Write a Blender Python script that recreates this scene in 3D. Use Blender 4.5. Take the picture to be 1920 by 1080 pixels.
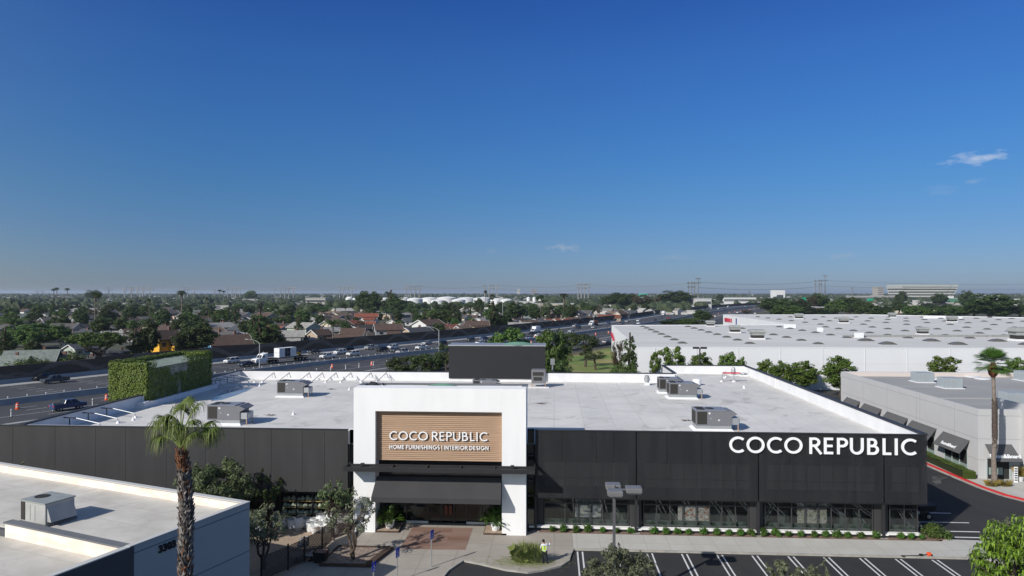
import bpy, math, random
from math import sin, cos, pi, radians, sqrt, atan2
from mathutils import Vector, Matrix, noise

# ------------------------------------------------------------------ camera, world, sun
for o in list(bpy.data.objects): bpy.data.objects.remove(o)
S = bpy.context.scene
COL = S.collection
CAM_H, FPX, HOR = 21.0, 1280.0, 549.0
YAW, PIT = radians(3.53), math.atan((HOR-540)/FPX)
cam = bpy.data.cameras.new("camera"); cam.sensor_width = 36; cam.lens = 24
cam.clip_start = 0.5; cam.clip_end = 60000
co = bpy.data.objects.new("camera", cam); COL.objects.link(co)
co.location = (0, 0, CAM_H); co.rotation_euler = (pi/2+PIT, 0, YAW); S.camera = co
S.view_settings.view_transform = 'Standard'; S.view_settings.look = 'None'
S.view_settings.gamma = 1; S.view_settings.exposure = 0.25
SUN_DIR = Vector((-2.96, -3.19, 2.8)).normalized()     # towards the sun
SUN_EL = math.asin(SUN_DIR.z); SUN_ROT = atan2(SUN_DIR.x, SUN_DIR.y)
W = bpy.data.worlds.new("World"); S.world = W; W.use_nodes = True
def build_world():
    nt = W.node_tree; n = nt.nodes; l = nt.links
    bg = n['Background']; bg.inputs[1].default_value = 0.1
    sky = n.new('ShaderNodeTexSky'); sky.sky_type = 'NISHITA'; sky.sun_disc = False
    sky.sun_elevation = SUN_EL; sky.sun_rotation = SUN_ROT; sky.altitude = 0
    sky.air_density = 1.0; sky.dust_density = 0.3; sky.ozone_density = 4.0
    tc = n.new('ShaderNodeTexCoord'); sp = n.new('ShaderNodeSeparateXYZ'); l.new(tc.outputs['Generated'], sp.inputs[0])
    cr = n.new('ShaderNodeValToRGB'); l.new(sp.outputs['Z'], cr.inputs[0])
    e = cr.color_ramp.elements
    e[0].position = 0.0; e[0].color = SKYT[0][1]
    e[1].position = 1.0; e[1].color = SKYT[-1][1]
    for p, c in SKYT[1:-1]:
        q = e.new(p); q.color = c
    mul = n.new('ShaderNodeMix'); mul.data_type = 'RGBA'; mul.blend_type = 'MULTIPLY'; mul.inputs[0].default_value = 1
    # the half of the sky round the sun stays whiter than the half opposite it
    dt = n.new('ShaderNodeVectorMath'); dt.operation = 'DOT_PRODUCT'; l.new(tc.outputs['Generated'], dt.inputs[0]); dt.inputs[1].default_value = Vector((SUN_DIR.x, SUN_DIR.y, 0)).normalized()
    mr = n.new('ShaderNodeMapRange'); mr.inputs[1].default_value = -.38; mr.inputs[2].default_value = .45; mr.clamp = True; l.new(dt.outputs['Value'], mr.inputs[0])
    pw_ = n.new('ShaderNodeMath'); pw_.operation = 'POWER'; pw_.inputs[1].default_value = 2.0; l.new(mr.outputs[0], pw_.inputs[0])
    mz = n.new('ShaderNodeMix'); mz.data_type = 'RGBA'; l.new(pw_.outputs[0], mz.inputs[0]); l.new(cr.outputs[0], mz.inputs[6]); mz.inputs[7].default_value = (1.0, .92, .82, 1)
    l.new(sky.outputs[0], mul.inputs[6]); l.new(mz.outputs[2], mul.inputs[7])
    last = mul.outputs[2]
    # a few small clouds: noise patches around given directions
    def mth(op, a, b=None):
        m = n.new('ShaderNodeMath'); m.operation = op
        for i, v in enumerate((a, b)):
            if v is None: continue
            if isinstance(v, (int, float)): m.inputs[i].default_value = v
            else: l.new(v, m.inputs[i])
        return m.outputs[0]
    nz = n.new('ShaderNodeTexNoise'); nz.inputs['Scale'].default_value = 60; nz.inputs['Detail'].default_value = 6
    mp = n.new('ShaderNodeMapping'); mp.inputs['Scale'].default_value = (1, 1, 2.6); l.new(tc.outputs['Generated'], mp.inputs[0]); l.new(mp.outputs[0], nz.inputs[0])
    for (px, py, rw, rh, st, c) in CLOUDS:
        d = pdir(px, py).normalized()
        right = Vector((cos(YAW), sin(YAW), 0))
        sub = n.new('ShaderNodeVectorMath'); sub.operation = 'SUBTRACT'; l.new(tc.outputs['Generated'], sub.inputs[0]); sub.inputs[1].default_value = d
        dot = n.new('ShaderNodeVectorMath'); dot.operation = 'DOT_PRODUCT'; l.new(sub.outputs[0], dot.inputs[0]); dot.inputs[1].default_value = right
        s2 = n.new('ShaderNodeSeparateXYZ'); l.new(sub.outputs[0], s2.inputs[0])
        dd = n.new('ShaderNodeVectorMath'); dd.operation = 'LENGTH'; l.new(sub.outputs[0], dd.inputs[0])
        a = mth('POWER', mth('DIVIDE', dot.outputs['Value'], rw/FPX), 2)
        b = mth('POWER', mth('DIVIDE', s2.outputs['Z'], rh/FPX), 2)
        r = mth('SUBTRACT', 1.0, mth('SQRT', mth('ADD', a, b)))
        front = mth('LESS_THAN', dd.outputs['Value'], 0.3)
        v = mth('SUBTRACT', mth('ADD', r, mth('MULTIPLY', nz.outputs[0], 2.4)), 1.45)
        v = mth('MULTIPLY', mth('MULTIPLY', v, front), st)
        v = mth('MULTIPLY', v, mth('GREATER_THAN', r, 0.0))
        v = mth('MINIMUM', mth('MAXIMUM', v, 0.0), 0.75)
        mx = n.new('ShaderNodeMix'); mx.data_type = 'RGBA'; l.new(v, mx.inputs[0]); l.new(last, mx.inputs[6]); mx.inputs[7].default_value = c
        last = mx.outputs[2]
    l.new(last, bg.inputs[0])
SKYT = [(0, (.30,.39,.63,1)), (.033, (.285,.385,.62,1)), (.077, (.27,.395,.615,1)), (.135, (.245,.435,.645,1)), (.19, (.225,.455,.71,1)), (.245, (.215,.46,.765,1)), (.32, (.205,.455,.82,1)), (.39, (.17,.40,.82,1)), (.46, (.24,.46,.87,1)), (.6, (.75,.78,.90,1)), (1, (1.0,1.0,1.0,1))]
CLOUDS = [(1832, 298, 46, 15, .6, (6.0, 6.4, 7.0, 1)), (1068, 464, 50, 10, .5, (4.2, 4.3, 4.6, 1)), (922, 469, 26, 7, .3, (3.6, 3.8, 4.2, 1)),
          (1262, 483, 44, 7, .3, (3.4, 3.7, 4.2, 1)), (1572, 481, 30, 8, .3, (3.8, 4.0, 4.4, 1)), (1825, 340, 20, 6, .2, (4.5, 4.8, 5.4, 1)), (1770, 358, 30, 12, .12, (4.5, 4.8, 5.4, 1))]
def pdir(x, y):
    cx = (x-960)/FPX; cy = (540-y)/FPX
    f = Vector((-sin(YAW)*cos(PIT), cos(YAW)*cos(PIT), sin(PIT))); r = Vector((cos(YAW), sin(YAW), 0)); u = r.cross(f)
    return f+r*cx+u*cy
build_world()
sl = bpy.data.lights.new("sun", 'SUN'); sl.energy = 4.0; sl.angle = radians(0.5); sl.color = (1.0, 0.955, 0.89)
so = bpy.data.objects.new("sun", sl); COL.objects.link(so)
so.rotation_euler = SUN_DIR.to_track_quat('Z', 'Y').to_euler(); so.location = SUN_DIR*200

# ------------------------------------------------------------------ helpers
def P(x, y, z=0.0):
    d = pdir(x, y); t = (z-CAM_H)/d.z
    return Vector((d.x*t, d.y*t, z))
def PY(x, y, Y):
    d = pdir(x, y); t = Y/d.y
    return Vector((d.x*t, Y, CAM_H+d.z*t))
def PD(x, D, z=0.0):          # point on the vertical through photo column x at depth D
    f = Vector((-sin(YAW), cos(YAW), 0)); r = Vector((cos(YAW), sin(YAW), 0))
    p = f*D+r*((x-960)/FPX*D); p.z = z; return p
def depth(p): return -sin(YAW)*p[0]+cos(YAW)*p[1]
def pxx(p): return 960+FPX*(cos(YAW)*p[0]+sin(YAW)*p[1])/max(depth(p), 1)
def ztop(y, D): return CAM_H-(y-HOR)*D/FPX
def ydep(y, z=0): return (CAM_H-z)*FPX/(y-HOR)

MATS = {}
def mat(name, col, rough=.8, var=.0, scale=1.0, col2=None, metal=0.0, bump=0.0, bscale=None, objcol=False, spec=.3, detail=4, stretch=None, rnd=0.0):
    if name in MATS: return MATS[name]
    m = bpy.data.materials.new(name); m.use_nodes = True; nt = m.node_tree; n = nt.nodes; l = nt.links
    b = n['Principled BSDF']; b.inputs['Roughness'].default_value = rough; b.inputs['Metallic'].default_value = metal
    b.inputs['Specular IOR Level'].default_value = spec
    col = tuple(col)+(1,)
    out = None
    tc = n.new('ShaderNodeTexCoord'); src = tc.outputs['Object']
    if stretch:
        mp = n.new('ShaderNodeMapping'); mp.inputs['Scale'].default_value = stretch; l.new(src, mp.inputs[0]); src = mp.outputs[0]
    if objcol:
        oi = n.new('ShaderNodeObjectInfo'); out = oi.outputs['Color']
    if var > 0 or col2:
        nz = n.new('ShaderNodeTexNoise'); nz.inputs['Scale'].default_value = scale; nz.inputs['Detail'].default_value = detail; l.new(src, nz.inputs[0])
        mr = n.new('ShaderNodeMapRange'); mr.inputs[1].default_value = .35; mr.inputs[2].default_value = .65; l.new(nz.outputs[0], mr.inputs[0])
        mx = n.new('ShaderNodeMix'); mx.data_type = 'RGBA'; l.new(mr.outputs[0], mx.inputs[0])
        if objcol:
            mx.blend_type = 'MULTIPLY'; l.new(out, mx.inputs[6]); mx.inputs[7].default_value = (1-var, 1-var, 1-var, 1)
        else:
            c2 = tuple(col2)+(1,) if col2 else tuple(c*(1-var) for c in col[:3])+(1,)
            mx.inputs[6].default_value = col; mx.inputs[7].default_value = c2
        out = mx.outputs[2]
    if rnd:
        oi2 = n.new('ShaderNodeObjectInfo'); hs = n.new('ShaderNodeHueSaturation')
        m1 = n.new('ShaderNodeMapRange'); m1.inputs[3].default_value = 1-rnd; m1.inputs[4].default_value = 1+rnd; l.new(oi2.outputs['Random'], m1.inputs[0]); l.new(m1.outputs[0], hs.inputs['Value'])
        if out: l.new(out, hs.inputs['Color'])
        else: hs.inputs['Color'].default_value = col
        out = hs.outputs[0]
    if out: l.new(out, b.inputs['Base Color'])
    else: b.inputs['Base Color'].default_value = col
    if bump:
        nb = n.new('ShaderNodeTexNoise'); nb.inputs['Scale'].default_value = bscale or scale*4; nb.inputs['Detail'].default_value = 5; l.new(src, nb.inputs[0])
        bp = n.new('ShaderNodeBump'); bp.inputs['Strength'].default_value = bump; l.new(nb.outputs[0], bp.inputs['Height']); l.new(bp.outputs[0], b.inputs['Normal'])
    MATS[name] = m; return m
def brick_mat(name, c1, c2, joint, bw, rh, ms=.012, offset=0.0, rough=.85, nscale=.35, ncol=None, namt=.5, bump=.15, stretch=None, stain=None, rot=0):
    m = bpy.data.materials.new(name); m.use_nodes = True; nt = m.node_tree; n = nt.nodes; l = nt.links; b = n['Principled BSDF']
    b.inputs['Roughness'].default_value = rough; b.inputs['Specular IOR Level'].default_value = .25
    tc = n.new('ShaderNodeTexCoord'); mp = n.new('ShaderNodeMapping'); l.new(tc.outputs['Object'], mp.inputs[0]); mp.inputs['Rotation'].default_value = (0, 0, rot)
    br = n.new('ShaderNodeTexBrick'); br.offset = offset; br.inputs['Scale'].default_value = 1; br.inputs['Brick Width'].default_value = bw; br.inputs['Row Height'].default_value = rh
    br.inputs['Mortar Size'].default_value = ms; br.inputs['Mortar Smooth'].default_value = 0.3; br.inputs['Color1'].default_value = tuple(c1)+(1,); br.inputs['Color2'].default_value = tuple(c2)+(1,); br.inputs['Mortar'].default_value = tuple(joint)+(1,)
    l.new(mp.outputs[0], br.inputs[0])
    nz = n.new('ShaderNodeTexNoise'); nz.inputs['Scale'].default_value = nscale; nz.inputs['Detail'].default_value = 8; nz.inputs['Roughness'].default_value = .65
    mp2 = n.new('ShaderNodeMapping'); mp2.inputs['Scale'].default_value = stretch or (1, 1, 1); l.new(tc.outputs['Object'], mp2.inputs[0]); l.new(mp2.outputs[0], nz.inputs[0])
    mr = n.new('ShaderNodeMapRange'); mr.inputs[1].default_value = .38; mr.inputs[2].default_value = .66; mr.inputs[4].default_value = namt; l.new(nz.outputs[0], mr.inputs[0])
    mx = n.new('ShaderNodeMix'); mx.data_type = 'RGBA'; l.new(mr.outputs[0], mx.inputs[0]); l.new(br.outputs[0], mx.inputs[6]); mx.inputs[7].default_value = tuple(ncol or [c*.7 for c in c1])+(1,)
    out = mx.outputs[2]
    if stain:
        n3 = n.new('ShaderNodeTexNoise'); n3.inputs['Scale'].default_value = stain[0]; n3.inputs['Detail'].default_value = 10; n3.inputs['Roughness'].default_value = .7; n3.inputs['Distortion'].default_value = 1.2; l.new(tc.outputs['Object'], n3.inputs[0])
        r3 = n.new('ShaderNodeMapRange'); r3.inputs[1].default_value = stain[1]; r3.inputs[2].default_value = stain[1]+.09; r3.inputs[4].default_value = stain[2]; l.new(n3.outputs[0], r3.inputs[0])
        m3 = n.new('ShaderNodeMix'); m3.data_type = 'RGBA'; l.new(r3.outputs[0], m3.inputs[0]); l.new(out, m3.inputs[6]); m3.inputs[7].default_value = tuple(stain[3])+(1,); out = m3.outputs[2]
    l.new(out, b.inputs['Base Color'])
    MATS[name] = m; return m
def leafmat(name, c1, c2, rnd=.15, trans=.25, scale=.8):
    m = bpy.data.materials.new(name); m.use_nodes = True; nt = m.node_tree; n = nt.nodes; l = nt.links; b = n['Principled BSDF']
    tc = n.new('ShaderNodeTexCoord'); nz = n.new('ShaderNodeTexNoise'); nz.inputs['Scale'].default_value = scale; nz.inputs['Detail'].default_value = 5; nz.inputs['Roughness'].default_value = .8; l.new(tc.outputs['Object'], nz.inputs[0])
    mr = n.new('ShaderNodeMapRange'); mr.inputs[1].default_value = .35; mr.inputs[2].default_value = .65; l.new(nz.outputs[0], mr.inputs[0])
    mx = n.new('ShaderNodeMix'); mx.data_type = 'RGBA'; l.new(mr.outputs[0], mx.inputs[0]); mx.inputs[6].default_value = tuple(c1)+(1,); mx.inputs[7].default_value = tuple(c2)+(1,)
    oi = n.new('ShaderNodeObjectInfo'); hs = n.new('ShaderNodeHueSaturation'); m1 = n.new('ShaderNodeMapRange'); m1.inputs[3].default_value = 1-rnd*2; m1.inputs[4].default_value = 1+rnd*2; l.new(oi.outputs['Random'], m1.inputs[0]); l.new(m1.outputs[0], hs.inputs['Value'])
    m2 = n.new('ShaderNodeMapRange'); m2.inputs[3].default_value = .5-rnd*.12; m2.inputs[4].default_value = .5+rnd*.12; l.new(oi.outputs['Random'], m2.inputs[0]); l.new(m2.outputs[0], hs.inputs['Hue'])
    l.new(mx.outputs[2], hs.inputs['Color']); l.new(hs.outputs[0], b.inputs['Base Color']); b.inputs['Roughness'].default_value = .55; b.inputs['Specular IOR Level'].default_value = .25
    tr = n.new('ShaderNodeBsdfTranslucent'); l.new(hs.outputs[0], tr.inputs[0]); ms = n.new('ShaderNodeMixShader'); ms.inputs[0].default_value = trans
    l.new(b.outputs[0], ms.inputs[1]); l.new(tr.outputs[0], ms.inputs[2]); l.new(ms.outputs[0], n['Material Output'].inputs[0])
    MATS[name] = m; return m
def glassmat(name, tint, gl=.12, rough=.02, dark=(.01, .012, .012)):
    """window glass: tinted see-through plus mirror reflection"""
    m = bpy.data.materials.new(name); m.use_nodes = True; nt = m.node_tree; n = nt.nodes; l = nt.links; n.remove(n['Principled BSDF'])
    t = n.new('ShaderNodeBsdfTransparent'); t.inputs[0].default_value = tuple(tint)+(1,)
    g = n.new('ShaderNodeBsdfGlossy'); g.inputs['Roughness'].default_value = rough; g.inputs[0].default_value = (.9, .95, .95, 1)
    lw = n.new('ShaderNodeLayerWeight'); lw.inputs[0].default_value = .5; fr = n.new('ShaderNodeMath'); fr.operation = 'POWER'; fr.inputs[1].default_value = 4.0; l.new(lw.outputs['Facing'], fr.inputs[0])
    ad = n.new('ShaderNodeMath'); ad.inputs[1].default_value = gl+.03; l.new(fr.outputs[0], ad.inputs[0])
    ms = n.new('ShaderNodeMixShader'); l.new(ad.outputs[0], ms.inputs[0]); l.new(t.outputs[0], ms.inputs[1]); l.new(g.outputs[0], ms.inputs[2]); l.new(ms.outputs[0], n['Material Output'].inputs[0])
    MATS[name] = m; return m

class MB:
    def __init__(s): s.v = []; s.f = []; s.m = []; s.T = None; s.uv = None
    def add(s, vs, fs, m=0):
        k = len(s.v)
        if s.T is not None: vs = [s.T @ Vector(v) for v in vs]
        s.v.extend([tuple(v) for v in vs]); s.f.extend([tuple(i+k for i in f) for f in fs]); s.m.extend([m]*len(fs)); return s
    def box(s, x0, y0, z0, x1, y1, z1, m=0):
        if x0 > x1: x0, x1 = x1, x0
        if y0 > y1: y0, y1 = y1, y0
        if z0 > z1: z0, z1 = z1, z0
        return s.add([(x0,y0,z0),(x1,y0,z0),(x1,y1,z0),(x0,y1,z0),(x0,y0,z1),(x1,y0,z1),(x1,y1,z1),(x0,y1,z1)],
              [(0,3,2,1),(4,5,6,7),(0,1,5,4),(1,2,6,5),(2,3,7,6),(3,0,4,7)], m)
    def beam(s, a, b, w, h, m=0, up=(0,0,1)):
        a = Vector(a); b = Vector(b); d = (b-a).normalized(); u = Vector(up)
        if abs(d.dot(u)) > .99: u = Vector((0,1,0))
        r = d.cross(u).normalized()*w/2; q = r.cross(d).normalized()*h/2
        vs = [a-r-q, a+r-q, a+r+q, a-r+q, b-r-q, b+r-q, b+r+q, b-r+q]
        return s.add(vs, [(3,2,1,0),(4,5,6,7),(0,1,5,4),(1,2,6,5),(2,3,7,6),(3,0,4,7)], m)
    def prism(s, poly, z0, z1, m=0, mt=None):
        n = len(poly); ar = sum(poly[i][0]*poly[(i+1)%n][1]-poly[(i+1)%n][0]*poly[i][1] for i in range(n))
        if ar < 0: poly = list(poly)[::-1]
        vs = [(p[0],p[1],z0) for p in poly]+[(p[0],p[1],z1) for p in poly]
        s.add(vs, [tuple(range(n))[::-1]]+[(i,(i+1)%n,(i+1)%n+n,i+n) for i in range(n)], m)
        return s.add([(p[0],p[1],z1) for p in poly], [tuple(range(n))], m if mt is None else mt)
    def poly(s, pts, m=0): return s.add(pts, [tuple(range(len(pts)))], m)
    def tube(s, pts, rs, n=8, m=0, cap=True):
        pts = [Vector(p) for p in pts]
        if isinstance(rs, (int, float)): rs = [rs]*len(pts)
        vs = []; fs = []
        u0 = None
        for i, p in enumerate(pts):
            d = (pts[min(i+1, len(pts)-1)]-pts[max(i-1, 0)]).normalized()
            if u0 is None: u0 = Vector((1,0,0)) if abs(d.x) < .9 else Vector((0,1,0))
            u = (u0-d*u0.dot(d)).normalized(); u0 = u; w = d.cross(u)
            for k in range(n):
                a = 2*pi*k/n; vs.append(p+(u*cos(a)+w*sin(a))*rs[i])
        for i in range(len(pts)-1):
            for k in range(n):
                fs.append((i*n+k, i*n+(k+1)%n, (i+1)*n+(k+1)%n, (i+1)*n+k))
        if cap: fs.append(tuple(range(n))[::-1]); fs.append(tuple((len(pts)-1)*n+k for k in range(n)))
        return s.add(vs, fs, m)
    def lathe(s, prof, c=(0,0,0), n=16, m=0):
        vs = []; fs = []
        for r, z in prof:
            for k in range(n): vs.append((c[0]+r*cos(2*pi*k/n), c[1]+r*sin(2*pi*k/n), c[2]+z))
        for i in range(len(prof)-1):
            for k in range(n): fs.append((i*n+k, i*n+(k+1)%n, (i+1)*n+(k+1)%n, (i+1)*n+k))
        if prof[0][0] > 1e-4: fs.append(tuple(range(n))[::-1])
        if prof[-1][0] > 1e-4: fs.append(tuple((len(prof)-1)*n+k for k in range(n)))
        return s.add(vs, fs, m)
    def build(s, name, mats, parent=None, smooth=False, rel=False, bevel=0, color=None):
        me = bpy.data.meshes.new(name); me.from_pydata(s.v, [], s.f)
        if not isinstance(mats, (list, tuple)): mats = [mats]
        for m in mats: me.materials.append(m)
        me.polygons.foreach_set('material_index', s.m)
        if smooth: me.polygons.foreach_set('use_smooth', [True]*len(s.f))
        if s.uv:
            u = me.uv_layers.new(name='UVMap'); u.data.foreach_set('uv', s.uv)
        me.update()
        o = bpy.data.objects.new(name, me); COL.objects.link(o)
        if parent:
            o.parent = parent
            if rel: o.location = -parent.location
        if bevel:
            b = o.modifiers.new('bevel', 'BEVEL'); b.width = bevel; b.segments = 1; b.limit_method = 'ANGLE'
        if color: o.color = tuple(color)+(1,)
        return o
def thing(name, label, cat, loc=(0,0,0), rz=0, group=None, sc=None):
    o = bpy.data.objects.new(name, None); COL.objects.link(o); o.location = loc; o.rotation_euler = (0,0,rz)
    if sc: o.scale = sc
    o['label'] = label; o['category'] = cat
    if group: o['group'] = group
    return o
def tag(o, label, cat, group=None, kind=None):
    o['label'] = label; o['category'] = cat
    if group: o['group'] = group
    if kind: o['kind'] = kind
    return o
def structure(o, label=None):
    o['kind'] = 'structure'
    if label: o['label'] = label
    return o
KIDS = {}
def kids(o):
    return [c for c in bpy.data.objects if c.parent is o]
def freeze(root):
    """remember a proto's children once so copies are cheap"""
    def rec(o): KIDS[o.name] = kids(o); [rec(c) for c in KIDS[o.name]]
    rec(root); return root
def copy_tree(o, parent=None, cols=None):
    c = o.copy(); COL.objects.link(c)
    if parent is not None: c.parent = parent
    b = o.name.split('.')[0]
    if cols and b in cols: c.color = tuple(cols[b])+(1,)
    for k in KIDS[o.name]: copy_tree(k, c, cols)
    return c
class Proto:
    """the first placement uses the prototype itself, later ones are copies"""
    def __init__(s, root): s.root = freeze(root); s.used = False
    def put(s, loc, rz, label, group=None, sc=None, cols=None, cat=None, name=None):
        if not s.used:
            s.used = True; r = s.root
            if cols:
                def rec(o):
                    b = o.name.split('.')[0]
                    if b in cols: o.color = tuple(cols[b])+(1,)
                    for k in KIDS[o.name]: rec(k)
                rec(r)
            s.proto_done = True
        else: r = copy_tree(s.root, None, cols)
        r.location = loc; r.rotation_euler = (0,0,rz); r.scale = sc or (1,1,1)
        if label: r['label'] = label
        if group: r['group'] = group
        elif 'group' in r.keys(): del r['group']
        if cat: r['category'] = cat
        return r
def ordinal(n):
    w = ['first','second','third','fourth','fifth','sixth','seventh','eighth','ninth','tenth']
    return w[n-1] if n <= 10 else '%d%s' % (n, 'th' if 10 < n % 100 < 14 else {1:'st',2:'nd',3:'rd'}.get(n % 10, 'th'))

# ------------------------------------------------------------------ materials
M_roof = brick_mat('white_roof_membrane', (.68,.66,.625), (.63,.615,.585), (.45,.44,.42), 40.0, 3.05, ms=.035, nscale=.22, ncol=(.53,.515,.49), namt=.8, rough=.75, stain=(.30, .55, .65, (.38,.365,.34)), rot=pi/2)
M_parapet = mat('white_painted_parapet', (.74,.74,.75), .7, var=.08, scale=.6)
M_coping = mat('dark_metal_coping', (.035,.035,.038), .5)
M_white = mat('white_stucco', (.82,.82,.82), .85, var=.05, scale=1.0, stretch=(1,1,.2), detail=8, bump=.04, bscale=40)
M_char = mat('charcoal_metal', (.028,.028,.030), .55, var=.15, scale=.8)
M_black = mat('black_paint', (.012,.012,.013), .6)
M_asph = brick_mat('asphalt', (.032,.032,.034), (.036,.036,.038), (.034,.034,.036), 60, 60, ms=0, nscale=.3, ncol=(.047,.046,.046), namt=.8, rough=.9, stretch=(1,.35,1), stain=(1.1,.63,.6,(.016,.016,.017)))
M_asph2 = mat('freeway_asphalt', (.075,.076,.080), .85, col2=(.055,.056,.060), scale=.08, stretch=(1,1,1), detail=8)
M_conc = brick_mat('sidewalk_concrete', (.50,.49,.45), (.46,.45,.415), (.30,.29,.265), 1.9, 3.6, ms=.02, nscale=.5, ncol=(.40,.385,.35), namt=.6, stretch=(1,.4,1))
M_court = brick_mat('tan_court_concrete', (.38,.345,.30), (.35,.32,.28), (.18,.165,.15), 2.6, 2.7, ms=.022, nscale=.6, ncol=(.30,.27,.235), namt=.6)
M_kerb = mat('kerb_concrete', (.40,.38,.34), .85, var=.25, scale=1.2)
M_fconc = mat('freeway_concrete', (.36,.36,.35), .85, var=.18, scale=.3)
M_barr = mat('barrier_concrete', (.30,.32,.34), .85, var=.2, scale=.4)
M_paint = mat('white_road_paint', (.70,.70,.70), .6, var=.15, scale=2.5)
M_red = mat('red_kerb_paint', (.55,.03,.03), .6, var=.12, scale=1.5)
M_steel = mat('galvanised_steel', (.45,.46,.47), .45, metal=.6, var=.1, scale=2)
M_hvac = mat('grey_unit_cabinet', (.17,.17,.185), .45, var=.06, scale=1.2)
M_hvtop = mat('unit_top_panel', (.22,.235,.27), .4, var=.08, scale=1.2)
M_hvdark = mat('unit_coil_grille', (.035,.033,.030), .7)
M_trunk = mat('tree_bark', (.10,.075,.055), .95, var=.5, scale=4, bump=.3)
M_wood = mat('wooden_slat', (.49,.335,.225), .6, col2=(.43,.285,.19), scale=1.3, stretch=(.35,1,6))
M_lawn = mat('lawn', (.085,.17,.028), .95, col2=(.24,.20,.085), scale=.055, bump=.3, bscale=6, detail=7)
M_gravel = mat('tan_gravel', (.42,.33,.25), .95, col2=(.32,.245,.18), scale=5, bump=.8, bscale=30)
M_mulch = mat('brown_mulch', (.16,.10,.075), .95, col2=(.24,.165,.13), scale=6, bump=.7, bscale=30)
M_rubber = mat('tyre_rubber', (.015,.015,.015), .8)
M_rim = mat('alloy_rim', (.45,.45,.46), .35, metal=.7)
M_cglass = mat('car_glass', (.012,.014,.017), .08, spec=.6)
M_body = mat('car_paint', (.5,.5,.5), .28, objcol=True, var=.04, scale=2, spec=.5)
M_orange = mat('safety_orange', (.75,.09,.02), .5)
M_postw = mat('white_plastic', (.62,.62,.62), .6)
G_store = glassmat('storefront_glass', (.77,.79,.78), .03)
G_dark = glassmat('entrance_glass', (.30,.33,.33), .02)
M_lightlamp = mat('lamp_lens', (.6,.6,.6), .3)

# ------------------------------------------------------------------ ground, roads
def sheet(name, pts, z, m, lab=None):
    b = MB(); b.poly([(p[0], p[1], z) for p in pts]); return structure(b.build(name, m), lab)
R = 30000
M_ground = mat('neighbourhood_ground', (.10,.095,.075), .95, col2=(.055,.062,.035), scale=.02, detail=9)
sheet('ground', [(-R,-300),(R,-300),(R,R),(-R,R)], -.10, M_ground)
sheet('asphalt_lot', [(-62,-60),(150,-60),(150,147),(60,150),(18,150),(-9,130),(-55,118),(-70,92)], 0, M_asph)
sheet('lawn', [(-9,129),(17.8,151.5),(19,200),(21.2,262),(11.3,240),(-1.5,213),(-14,190),(-30,160),(-40,140)], .03, M_lawn)

# freeway: a smooth curve along the foot of the sound wall, offsets to its right (towards the camera)
WP = [(-212,-20),(-190,30),(-158,92),(-127.4,149.8),(-103.3,202.5),(-78.5,247),(-50,299),(-20,362),(22,457),(66,565),(105,678),(152,790),(222,960),(320,1140),(470,1330),(700,1500),(1000,1640)]
def catmull(pts, step=4.0):
    out = []
    for i in range(1, len(pts)-2):
        p0,p1,p2,p3 = [Vector((q[0],q[1])) for q in pts[i-1:i+3]]
        n = max(2, int((p2-p1).length/step))
        for k in range(n):
            t = k/n
            out.append(.5*((2*p1)+(p2-p0)*t+(2*p0-5*p1+4*p2-p3)*t*t+(3*p1-p0-3*p2+p3)*t**3))
    return out
RC = catmull(WP, 4.0)
for _ in range(3): RC = [RC[0]]+[(RC[i-1]+RC[i]*2+RC[i+1])/4 for i in range(1, len(RC)-1)]+[RC[-1]]
RS = [0.0]
for i in range(1, len(RC)): RS.append(RS[-1]+(RC[i]-RC[i-1]).length)
RLEN = RS[-1]
def rpt(s, d=0.0):
    s = max(0, min(RLEN-.01, s)); lo = 0; hi = len(RS)-1
    while hi-lo > 1:
        mid = (lo+hi)//2
        if RS[mid] <= s: lo = mid
        else: hi = mid
    t = (s-RS[lo])/(RS[hi]-RS[lo]); p = RC[lo].lerp(RC[hi], t)
    a = RC[max(lo-1,0)]; b = RC[min(hi+1,len(RC)-1)]; dr = (b-a).normalized()
    n = Vector((dr.y, -dr.x)); return Vector((p.x+n.x*d, p.y+n.y*d, 0)), atan2(dr.y, dr.x)
def rnear(x, y):
    best = min(range(len(RC)), key=lambda i: (RC[i].x-x)**2+(RC[i].y-y)**2)
    p, a = rpt(RS[best]); n = Vector((sin(a), -cos(a)))
    return RS[best], (x-p.x)*n.x+(y-p.y)*n.y, a
def strip(name, d0, d1, z, m, s0=0, s1=None, step=8.0, lab=None):
    b = MB(); s1 = s1 or RLEN; n = max(1, int((s1-s0)/step)); vs = []; fs = []
    for i in range(n+1):
        s = s0+(s1-s0)*i/n; a, _ = rpt(s, d0); c, _ = rpt(s, d1); vs += [(a.x,a.y,z),(c.x,c.y,z)]
        if i: fs.append((2*i-2,2*i-1,2*i+1,2*i))
    b.add(vs, fs); return structure(b.build(name, m), lab)
strip('freeway_road', -1, 78, -.02, M_asph2)
strip('freeway_shoulder', .6, 5.2, .01, M_fconc)
strip('lower_road', 35.9, 77, .0, mat('lower_road_asphalt', (.050,.050,.053), .88, col2=(.065,.066,.07), scale=.07, detail=8))
strip('ramp_lane', 56, 57.2, .02, M_fconc)
strip('ramp_road', 57.2, 62, .01, mat('worn_road_concrete', (.11,.11,.11), .88, var=.3, scale=.1))
strip('verge', 77.5, 84, -.01, mat('dry_verge', (.13,.11,.07), .95, col2=(.07,.08,.035), scale=.2))
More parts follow.
